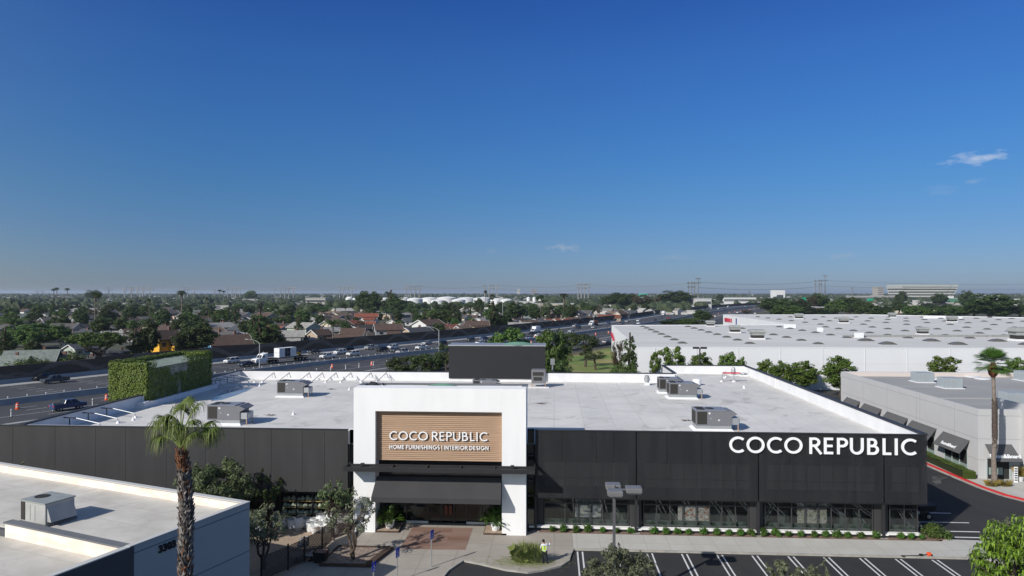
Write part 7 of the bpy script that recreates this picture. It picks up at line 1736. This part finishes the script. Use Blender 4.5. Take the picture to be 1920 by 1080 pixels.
T('dense',1575,744,668,56,'tall egg shaped street tree beside the grey retail building')
T('airy',1772,728,668,48,'open crowned tree behind the grey retail roof',D=138)
T('dense',1904,728,671,48,'dense dark tree behind the retail roof at the right edge',D=138)
T('pine',768,0,667,70,'green pine mass behind the rear parapet, left of the enclosure',D=150)
T('pine',802,0,664,56,'green pine next to the black enclosure behind the parapet',D=146)
T('pine2',836,0,643,40,'tall thin pine against the left side of the black enclosure',D=142)
T('shrub',752,0,676,44,'low pine shrub farthest left behind the rear parapet',D=150)
T('round2',1317,608,580,30,'brownish round tree by the freeway beside the far roof')
T('round2',1270,611,598,60,'low green tree band behind the warehouse roof, left',D=420)
T('round',1295,611,596,50,'low green tree band behind the warehouse roof, right',D=400)
T('dry',1400,590,581,20,'yellowish shrub tree by the far bend',D=650)
# big trees behind the right roofs
for i,(x,yt,w,k,D) in enumerate(((1447,559,48,'round2',620),(1472,560,44,'round2',560),(1500,562,38,'round2',640),(1515,556,34,'dry',700),(1534,550,34,'round2',720),(1570,562,34,'round',600),(1590,557,44,'round2',620),(1610,564,40,'round2',560),(1637,567,30,'round2',520),(1686,563,26,'round2',640),(1700,566,18,'cypress',600),(1715,573,40,'round',520),(1755,576,46,'round',560),(1780,570,40,'round2',640),(1800,574,48,'round',580),(1855,551,72,'round2',560),(1826,572,44,'round',600),(1885,573,44,'round2',600),(1912,570,40,'round2',560),(1740,568,32,'round2',760),(1690,546,20,'round2',1000),(1762,550,26,'round2',980),(1812,545,22,'round2',900),(1660,572,30,'round2',520),(1556,571,26,'round',560),(1870,577,50,'round',560),(1480,573,60,'round',520),(1525,577,60,'round2',520))):
    T(k,x,0,yt,w,{'round':'green rounded tree','round2':'dark rounded tree','dry':'brownish tree','cypress':'narrow dark tree'}[k]+' beyond the warehouse roofs, %s from the left' % ordinal(i+1),'trees beyond the warehouse',D=D)
TB = [o for o in bpy.data.objects if o.parent is None and o.get('group') == 'trees beyond the warehouse']
for i, o in enumerate(sorted(TB, key=lambda o: pxx(o.location))): o['label'] = o['label'].rsplit(', ',1)[0]+', %s from the left' % ordinal(i+1)

# ------------------------------------------------------------------ fill of the neighbourhood: houses and trees on street rows
rg = random.Random(2024); TREES = []
def free(x, y, r): return all((x-a)**2+(y-b_)**2 > (r+c*.7)**2 for a, b_, c in PLACED)
cells = []
for row in range(0, 34):
    for s in range(70, 1300, 17):
        d = -22-row*19-(6 if row % 2 else 0); p, a = rpt(s, 0); n = Vector((sin(a), -cos(a), 0)); q = p+n*d; q = Vector((q.x, q.y, 0))
        D = depth(q); X = pxx(q)
        if 190 < D < 900 and -30 < X < 1320: cells.append((D, X, q, a, row))
cells.sort(key=lambda c: c[0])
nh = 0; nt_ = 0
GR = {'far': []}
for D, X, q, a, row in cells:
    j = Vector((rg.uniform(-3,3), rg.uniform(-3,3), 0)); p = q+j
    if row % 2 == 0 and rg.random() < .86 and nh < 235:
        if free(p.x, p.y, 6):
            k = rg.choices(['one','low','two','garage'], [5,4,1.2,1.5])[0]; wl = rg.choices(['white','cream','peach','grey','taupe','tan','green'], [5,2.5,1,3.5,2,2,1])[0]; rf = rg.choices(['brown','grey','slate','dark','tan','pale','greenish','red'], [4,5,4.5,4,2.4,2.2,1,.3 if X < 640 else 1.3])[0]
            pr, L, H = HP[k]; s = rg.uniform(.85,1.1); o = pr.put((p.x,p.y,-.05), a+rg.choice([0,pi/2,0])+rg.uniform(-.1,.1), 'x', 'houses beyond the sound wall', sc=(s,s,s*rg.uniform(.9,1.05)), cols={'wall':WLN[wl],'roof':RFN[rf]})
            PLACED.append((p.x,p.y,L*s*.5)); HOUSES.append([o, X, D, rf, wl, k, None]); nh += 1
    if rg.random() < (.70 if row % 2 else .50) and nt_ < 300:
        p = q+Vector((rg.uniform(-7,7), rg.uniform(-7,7), 0))
        if free(p.x, p.y, 2.5):
            k = rg.choices(['round','round2','dry','cypress','conifer','pine','shrub','feather','fan','umbrella'], [7,9,2.2,1,1.4,2,2,1.8,.9,.8])[0]
            pr, h, w = PT[k]; H = {'round':rg.uniform(5.5,11),'round2':rg.uniform(6,12.5),'dry':rg.uniform(5,9),'cypress':rg.uniform(7,12),'conifer':rg.uniform(8,14),'pine':rg.uniform(8,13),'shrub':rg.uniform(2.5,4.5),'feather':rg.uniform(6,10),'fan':rg.uniform(11,19),'umbrella':rg.uniform(6,9)}[k]
            H = min(H, 17.5 if k == 'fan' else 13); sx = H/h*rg.uniform(.85,1.2) if k != 'fan' else .9
            o = pr.put((p.x,p.y,0), rg.random()*6.28, 'x', 'trees of the neighbourhood', sc=(sx,sx,H/h)); TREES.append([o, X, D, k]); PLACED.append((p.x,p.y,w*sx*.4)); nt_ += 1
print('houses', len(HOUSES), max(h[2] for h in HOUSES), 'fill trees', len(TREES), max(h[2] for h in TREES))
SEEN = {}
def uniq(lab):
    SEEN[lab] = SEEN.get(lab, 0)+1; return lab
bands = [(0,230,'nearest the sound wall'),(230,290,'in the first rows'),(290,350,'in the second rows'),(350,420,'in the third rows'),(420,500,'in the fourth rows'),(500,590,'in the fifth rows'),(590,700,'in the sixth rows'),(700,2000,'in the farthest rows')]
kn = {'one':'single storey house','low':'long low house','two':'two storey house','garage':'small house'}
for lo, hi, bn in bands:
    for rf in RFN:
        L_ = sorted([h for h in HOUSES if lo <= h[2] < hi and h[3] == rf and not h[6]], key=lambda h: h[1])
        for i, h in enumerate(L_): h[0]['label'] = '%s %s, %s from the left among %s roofs %s' % ({'white':'white','cream':'cream','peach':'peach','grey':'grey','taupe':'taupe','tan':'tan','green':'green'}[h[4]], kn[h[5]], ordinal(i+1), rf, bn)
tn = {'round':'rounded green tree','round2':'dark rounded tree','dry':'brownish tree','cypress':'dark cypress','conifer':'dark conifer','pine':'open crowned pine','shrub':'low broad shrub','feather':'feather palm','fan':'tall fan palm','umbrella':'flat spreading tree'}
for lo, hi, bn in bands:
    for k in tn:
        L_ = sorted([h for h in TREES if lo <= h[2] < hi and h[3] == k], key=lambda h: h[1])
        for i, h in enumerate(L_): h[0]['label'] = '%s, %s from the left of its kind %s of houses' % (tn[k], ordinal(i+1), bn.replace('nearest the sound wall','before the first rows')); h[0]['category'] = {'fan':'palm tree','feather':'palm tree','shrub':'shrub'}.get(k,'tree')
for h in HOUSES:
    if h[6]: h[0]['label'] = h[6]

# ------------------------------------------------------------------ far woodland and far suburb (no one could count them)
L_far = leafmat('far_foliage', (.034,.052,.024), (.062,.076,.034), rnd=0, trans=.1, scale=.03)
def blob(mb, x, y, w, h, rg, m=0):
    n = 7; vs = [(x, y, h)]; 
    for k in range(n): a = 2*pi*k/n; r = w*.33*rg.uniform(.8,1.2); vs.append((x+cos(a)*r, y+sin(a)*r, h*rg.uniform(.78,.92)))
    for k in range(n): a = 2*pi*k/n+.3; r = w*.5*rg.uniform(.8,1.2); vs.append((x+cos(a)*r, y+sin(a)*r, h*rg.uniform(.4,.6)))
    for k in range(n): a = 2*pi*k/n; r = w*.4; vs.append((x+cos(a)*r, y+sin(a)*r, 0))
    fs = [(0,1+k,1+(k+1)%n) for k in range(n)]
    for q in range(2):
        for k in range(n): fs.append((1+q*n+k, 1+(q+1)*n+k, 1+(q+1)*n+(k+1)%n, 1+q*n+(k+1)%n))
    mb.add(vs, fs, m)
rg = random.Random(55); b = MB(); hb = MB(); f3 = Vector((-sin(YAW), cos(YAW), 0)); r3 = Vector((cos(YAW), sin(YAW), 0))
def onroad(p, X, D):
    if 1290 < X < 1450 and D < 1700:
        s_, d, a = rnear(p.x, p.y); return -6 < d < 85
    return False
for _ in range(9500):
    u = rg.random(); D = 640*(9000/640)**(u**.9); X = rg.uniform(-60, 1980)
    if X > 1290 and D < 900: continue
    if 1430 > X > 1270 and D < 1600: 
        pass
    p = f3*D+r3*((X-960)/FPX*D)
    if onroad(p, X, D): continue
    if 560 < X < 960 and 950 < D < 1350: continue
    if X > 1500 and 640 < D < 1250 and rg.random() < .7: continue
    cl = noise.noise(Vector((X*.012, D*.002, 0)))
    if cl < -.05 and rg.random() < .55: continue
    h = rg.uniform(5,11)+(3.0 if D > 2500 else 0)+max(0,cl)*9; h = min(h, 15+D*.0012); w = rg.uniform(7,14)*(1+D/3500)
    blob(b, p.x, p.y, w, h, rg)
    if D < 1400:
        for k in range(12):
            a = rg.random()*6.28; z = h*rg.uniform(.4,1.02); r = w*.5*rg.uniform(.6,1.05)*(1.2-.6*z/h); leafquad(b, Vector((p.x+cos(a)*r, p.y+sin(a)*r, z)), Vector((cos(a),sin(a),.6)).normalized(), 1.3, rg)
tag(b.build('far_woodland', L_far), 'distant mass of trees filling the plain up to the horizon', 'woodland', kind='stuff')
M_fw = mat('far_buildings', (.55,.54,.51), .9, col2=(.30,.28,.26), scale=.02)
for _ in range(3400):
    u = rg.random(); D = 640*(7500/640)**u; X = rg.uniform(-60, 1980)
    if (X > 1300 and D < 900) or (560 < X < 960 and 950 < D < 1350): continue
    p = f3*D+r3*((X-960)/FPX*D)
    if onroad(p, X, D): continue
    L = rg.uniform(9,18)*(1+D/4000); h = rg.uniform(3,6)*(1+D/7000); a = rg.random()*3.14; w = L*.6
    c, s = cos(a), sin(a); q = [(p.x+c*i*L/2-s*j*w/2, p.y+s*i*L/2+c*j*w/2) for i,j in ((-1,-1),(1,-1),(1,1),(-1,1))]
    hb.prism(q, 0, h*.6, 0); e0 = ((q[0][0]+q[3][0])/2,(q[0][1]+q[3][1])/2,h); e1 = ((q[1][0]+q[2][0])/2,(q[1][1]+q[2][1])/2,h)
    Q4 = [(x,y,h*.6) for x,y in q]; mi = 1+rg.randrange(2); hb.add(Q4+[e0,e1], [(0,1,5,4),(2,3,4,5)], mi); hb.add(Q4+[e0,e1], [(0,4,3),(1,2,5)], 0)
tag(hb.build('far_suburb', [M_fw, mat('far_roof_grey', (.20,.19,.18), .9), mat('far_roof_pale', (.42,.40,.37), .9)]), 'distant low buildings scattered between the trees of the plain', 'suburb', kind='stuff')

# ------------------------------------------------------------------ distant landmarks
M_tank = mat('tank_white', (.74,.74,.73), .7, var=.08, scale=.05); M_pole = mat('pylon_steel', (.17,.165,.16), .6); M_polew = mat('pale_pylon', (.26,.26,.26), .6)
TK = [(655,14,556,573),(672,26,557,573),(742,0,0,0),(757,24,557,570),(778,30,558,574),(806,34,557,571),(838,40,556,571),(875,38,557,570),(905,36,557,571),(932,26,559,572),(950,24,560,573),(721,18,558,569),(860,26,560,575),(822,28,561,576)]
TK = [t_ for t_ in TK if t_[1]]
for i,(x,w,yt,yb) in enumerate(sorted(TK)):
    D = ydep(yb)+60; r = w/2*D/FPX; h = max(9, ztop(yt, D)); p = PD(x, D+r); t = thing('storage_tank', 'white round storage tank beyond the houses, %s from the left' % ordinal(i+1), 'storage tank', p, group='white storage tanks')
    MB().lathe([(r,0),(r,h*.78)], n=36).build('shell', M_tank, t); MB().lathe([(r,h*.78),(r*.6,h*.93),(0,h)], n=36).build('dome', M_tank, t)
    b = MB(); b.lathe([(r+.15,h*.76),(r+.15,h*.8)], n=36); b.build('rim', MATS['joint_grey'], t)
def blk(name, label, x0, x1, yt, yb, D, col, cat='building', dep=40, bands_=0, group=None, z0=0):
    p = PD((x0+x1)/2, D); w = (x1-x0)*D/FPX; h = ztop(yt, D); t = thing(name, label, cat, p, YAW, group=group)
    MB().box(-w/2,0,0,w/2,dep,h).build('wall', mat('far_wall_%d_%d_%d' % tuple(int(c*100) for c in col), col, .85, var=.1, scale=.05), t); MB().box(-w/2-.5,-.5,h,w/2+.5,dep+.5,h+.6).build('roof', mat('far_flat_roof', (.45,.45,.44), .8), t)
    for k in range(bands_):
        z = h*(k+.6)/(bands_+.3); MB().box(-w/2+.8,-.12,z,w/2-.8,-.02,z+h*.35/(bands_+.3)).build('window_band', mat('far_window', (.06,.07,.08), .3), t)
    return t
blk('concrete_hall','tall windowless beige concrete hall beyond the houses',573,610,559,573,1150,(.42,.40,.36),dep=30,bands_=1)
blk('white_hall','low white hall left of the slim white towers',965,1000,566,577,900,(.62,.62,.60),bands_=1)
blk('cream_hall','long cream low hall under the slim white towers',1000,1080,570,577,860,(.60,.55,.45),bands_=1)
for i,x in enumerate((991,1002,1013)): 
    D=960; p=PD(x,D); t=thing('silo','tall slim white silo beyond the houses, %s from the left' % ordinal(i+1),'silo',p,group='white silos'); r=2.6; h=ztop(558,D); MB().lathe([(r,0),(r,h)],n=16).build('shell',M_tank,t); MB().lathe([(r,h),(0,h+1)],n=16).build('cap',M_tank,t)
blk('tower_block','slim pale tower block on the skyline, left of its neighbour',970,975,542,553,4300,(.60,.58,.54),bands_=4)
blk('tower_block','brown grey tower block on the skyline right of the slim one',997,1007,542,553,4300,(.32,.30,.30),bands_=4)
blk('teal_building','bright teal building on the skyline beyond the brown tree',1204,1214,550,557,1500,(.05,.50,.42),bands_=1)
blk('teal_annex','low teal and white annex before the teal building',1200,1221,555,560,1450,(.30,.55,.48),bands_=1)
blk('white_hall','pale hall left of the freeway bend behind the power poles',1306,1334,560,572,900,(.55,.55,.54),bands_=1)
blk('white_hall','long white hall beyond the freeway bend',1357,1418,558,564,1300,(.66,.66,.64),bands_=1)
blk('white_hall','white low warehouse right next to the freeway bend',1358,1400,565,571,1150,(.68,.68,.67),bands_=0)
t = blk('arch_building','white angular building with a dark opening on the skyline',1453,1472,544,552,2300,(.72,.72,.71),bands_=0); MB().box(-11,-.6,2,11,-.1,14).build('dark_opening', mat('far_window',(.06,.07,.08)), t)
blk('tower_block','brown boxy tower on the skyline left of the terraced building',1646,1657,538,552,2600,(.38,.35,.31),bands_=5)
blk('cream_building','cream flat building behind the trees left of the far parapet',1522,1552,577,592,640,(.58,.53,.43),bands_=1)
blk('cream_building','long cream flat building behind the far parapet',1640,1704,576,588,700,(.62,.55,.45),bands_=1)
blk('white_hall','pale flat building between the trees near the right edge',1792,1830,576,586,760,(.60,.57,.52),bands_=0)
blk('shopping_hall','long low tan hall before the parking structure',1650,1800,568,575,1000,(.46,.42,.34),bands_=1)
blk('overpass','long pale concrete overpass before the terraced building',1590,1690,555,561,1700,(.36,.35,.33),cat='bridge',dep=12,bands_=1)
# terraced building
D = 1700; t = thing('terraced_building', 'huge pale terraced office building on the skyline, wider at the top', 'office building', PD(1739, D), YAW); h = ztop(534, D); m_ = mat('terrace_concrete', (.42,.43,.40), .85); m2_ = mat('terrace_glass', (.13,.15,.15), .4)
for k in range(5):
    z0 = h*(.08+.17*k); w = (92+k*3.2)*D/FPX/2*1.0; MB().box(-w,-k*2.5,z0,w,60,z0+h*.10).build('terrace', m_, t); MB().box(-w+3,-k*2.5+4,z0-h*.07,w-3,58,z0).build('window_band', m2_, t)
w = 104*D/FPX/2; MB().box(-w,-12,h*.88,w,60,h).build('roof_storey', m_, t)
# parking structure
D = 1150; t = thing('parking_structure', 'white multi level parking structure with dark openings near the right edge', 'parking structure', PD(1846, D), YAW); 
for k in range(3):
    w = 66*D/FPX; b = MB(); z = 3.2*k+3; b.box(-w,0,z,w,30,z+1.3); b.build('deck', M_tank, t)
b = MB(); [b.box(x-.5,-.3,0,x+.5,.3,9.5) for x in range(-58,59,6)]; b.build('column_row', M_tank, t); MB().box(-58,6,0,58,28,12).build('dark_inside', mat('far_window',(.06,.07,.08)), t)
MB().box(-60,-.5,12.2,-52,6,15).build('stair_tower', M_tank, t); MB().box(14,-.5,10,26,8,16.5).build('stair_tower', M_tank, t)
blk('green_roof_hall','long low building with dark green band before the parking structure',1778,1838,560,566,1050,(.08,.22,.14),bands_=0)
# power poles
def pylon(x, yb_D, yt, arms, wpx, label, m=None, group='power poles on the skyline', thick=.75):
    D = yb_D; p = PD(x, D); H = ztop(yt, D); t = thing('power_pole', label, 'power pole', p, YAW+rg.uniform(-.2,.2), group=group); MB().tube([(0,0,0),(0,0,H)], [thick*1.2, thick*.55], 8).build('pole', m or M_pole, t); w = wpx*D/FPX/2
    for z in arms:
        MB().beam((-w,0,H*z),(w,0,H*z),1.3,1.2).build('cross_arm', m or M_pole, t)
    b = MB()
    for z in arms:
        for sx in (-.95,-.5,.5,.95): b.tube([(sx*w,0,H*z-.2),(sx*w,0,H*z-2.4)], .18, 4)
    b.build('insulator', M_hvdark, t)
def lattice(x, D, yt, wpx, label, group='lattice pylons on the skyline'):
    p = PD(x, D); H = ztop(yt, D); t = thing('lattice_pylon', label, 'pylon', p, YAW+.3, group=group); b = MB(); w = 4.0
    for sx in (-1,1):
        for sy in (-1,1): b.beam((sx*w,sy*w,0),(sx*.9,sy*.9,H*.7),.35,.35); b.beam((sx*.9,sy*.9,H*.7),(0,0,H),.3,.3)
    for k in range(6):
        z0, z1 = H*.7*k/6, H*.7*(k+1)/6; a0 = w-(w-.9)*k/6; a1 = w-(w-.9)*(k+1)/6
        for s in (-1,1): b.beam((-a0,s*a0,z0),(a1,s*a1,z1),.2,.2); b.beam((a0,s*a0,z0),(-a1,s*a1,z1),.2,.2)
    b.build('tower', M_pole, t); b = MB()
    for z in (.72,.83,.94): b.beam((-wpx*D/FPX/2,0,H*z),(wpx*D/FPX/2,0,H*z),.4,.5)
    b.build('cross_arm', M_pole, t)
npole = 0
groups = [((1291,1297,1302),1309,522+6,520,1130,9),((1529,1536,1540),1547,524,515,1500,9),((1084,1090,1096),1103,531,531,1350,11),((762,770,778),786,535,535,1500,12),((909,917,924),931,533,533,1450,12),((637,644,652),660,537,537,1600,12),((526,534,541),550,538,538,1700,12),((427,435,442),450,538,538,1750,13),((337,345,352),364,537,537,1850,12)]
allx = []
for xs_, xb, yt, ytb, D, w in groups:
    for x in xs_: allx.append((x, D, yt, (.80,.96), w*.42))
    allx.append((xb, D, ytb, (.80,.96), w))
for x in (234,247,258,268): allx.append((x, 1500, 537, (.72,.84,.96), 7))
allx.append((281, 1450, 535, (.72,.84,.96), 13)); allx.append((402, 1900, 541, (.8,.95), 6)); allx.append((515, 2400, 540, (.8,.95), 6)); allx.append((1598,1500,538,(.95,),4)); allx.append((1405,1800,545,(.95,),4))
allx.sort()
for i, (x, D, yt, arms, w) in enumerate(allx): pylon(x, D, yt, arms, w, 'slim steel power pole on the skyline, %s from the left' % ordinal(i+1), M_polew if x < 1280 else None, thick=1.15 if x < 1280 else .95)
for i,(x,D,yt,w) in enumerate(((22,3200,548,8),(70,2600,544,12),(80,2600,544,12),(163,2400,541,10),(178,2400,541,10),(204,1900,538,16),(246,1800,538,12))): lattice(x, D, yt, w, 'grey lattice pylon on the skyline, %s from the left' % ordinal(i+1))
# power lines between the pole groups
def wire(x0, D0, y0, x1, D1, y1, label, sag=6):
    a = PD(x0, D0, ztop(y0, D0)); c = PD(x1, D1, ztop(y1, D1)); pts = []
    for k in range(17):
        u = k/16; q = a.lerp(c, u); q.z -= sag*4*u*(1-u); pts.append(q)
    b = MB(); b.tube(pts, .22, 4); return b
t = thing('power_lines', 'thin sagging power lines strung between the steel poles along the skyline', 'power lines', (0,1400,0))
for (x0,D0,y0,x1,D1,y1) in ((1309,1130,529,1547,1500,526),(1309,1130,539,1547,1500,536),(1547,1500,526,2000,1900,531),(1547,1500,536,2000,1900,540),(1103,1350,533,1309,1130,529),(931,1450,534,1103,1350,533),(931,1450,541,1103,1350,541),(786,1500,537,931,1450,534),(660,1600,539,786,1500,537),(550,1700,540,660,1600,539),(450,1750,540,550,1700,540),(364,1850,540,450,1750,540),(281,1450,544,364,1850,540)):
    wire(x0,D0,y0,x1,D1,y1,'').build('wire', M_pole, t, rel=True)
for i,(x,y,w,h) in enumerate(((1507,561,9,7),(1632,562,12,4),(1517,559,4,3))):
    D = 900+i*150; t = thing('highway_sign', ['large green overhead highway sign beyond the dark trees','wide green overhead highway sign left of the terraced building','small green highway sign behind the large one'][i], 'highway sign', PD(x,D), YAW); H = ztop(y-h/2,D); ww = w*D/FPX/2
    MB().box(-ww,-.2,H-h*D/FPX,ww,0,H).build('panel', mat('highway_green', (.0,.36,.20), .5), t); MB().tube([(ww*.8,.2,0),(ww*.8,.2,H)],.3,6).build('post', M_steel, t)
# far traffic and parking stripes of cars below the terraced building
b = MB(); rg = random.Random(3)
for _ in range(420):
    X = rg.uniform(1600,1915); D = rg.uniform(880,1040) if rg.random() < .6 else rg.uniform(1250,1420); p = PD(X, D); b.box(p.x-2, p.y-1, 0, p.x+2, p.y+1, 1.5, rg.randrange(3))
tag(b.build('far_parked_cars', [M_wp, mat('far_dark_car', (.06,.06,.07), .4), mat('far_silver_car', (.35,.36,.37), .4)]), 'distant crowd of parked cars glinting below the terraced building', 'parked cars', kind='stuff')

# ------------------------------------------------------------------ haze
HAZE = 7.5e-5
def haze():
    b = MB(); b.box(-24000,-120,-1.2, 24000,24000,60); o = b.build('haze', [])
    m = bpy.data.materials.new('haze_air'); m.use_nodes = True; nt = m.node_tree; n = nt.nodes; n.remove(n['Principled BSDF'])
    v = n.new('ShaderNodeVolumePrincipled'); v.inputs['Density'].default_value = HAZE; v.inputs['Color'].default_value = (.75,.85,1.0,1); v.inputs['Anisotropy'].default_value = .2
    nt.links.new(v.outputs[0], n['Material Output'].inputs['Volume']); o.data.materials.append(m); o['kind'] = 'stuff'; o['label'] = 'thin bluish haze over the whole plain'; o['category'] = 'haze'
haze()
# prototypes never placed are removed
for o in list(bpy.data.objects):
    if o.parent is None and o.get('label') == 'x':
        for k in list(KIDS.get(o.name, [])):
            for q in KIDS.get(k.name, []): bpy.data.objects.remove(q)
            bpy.data.objects.remove(k)
        bpy.data.objects.remove(o)
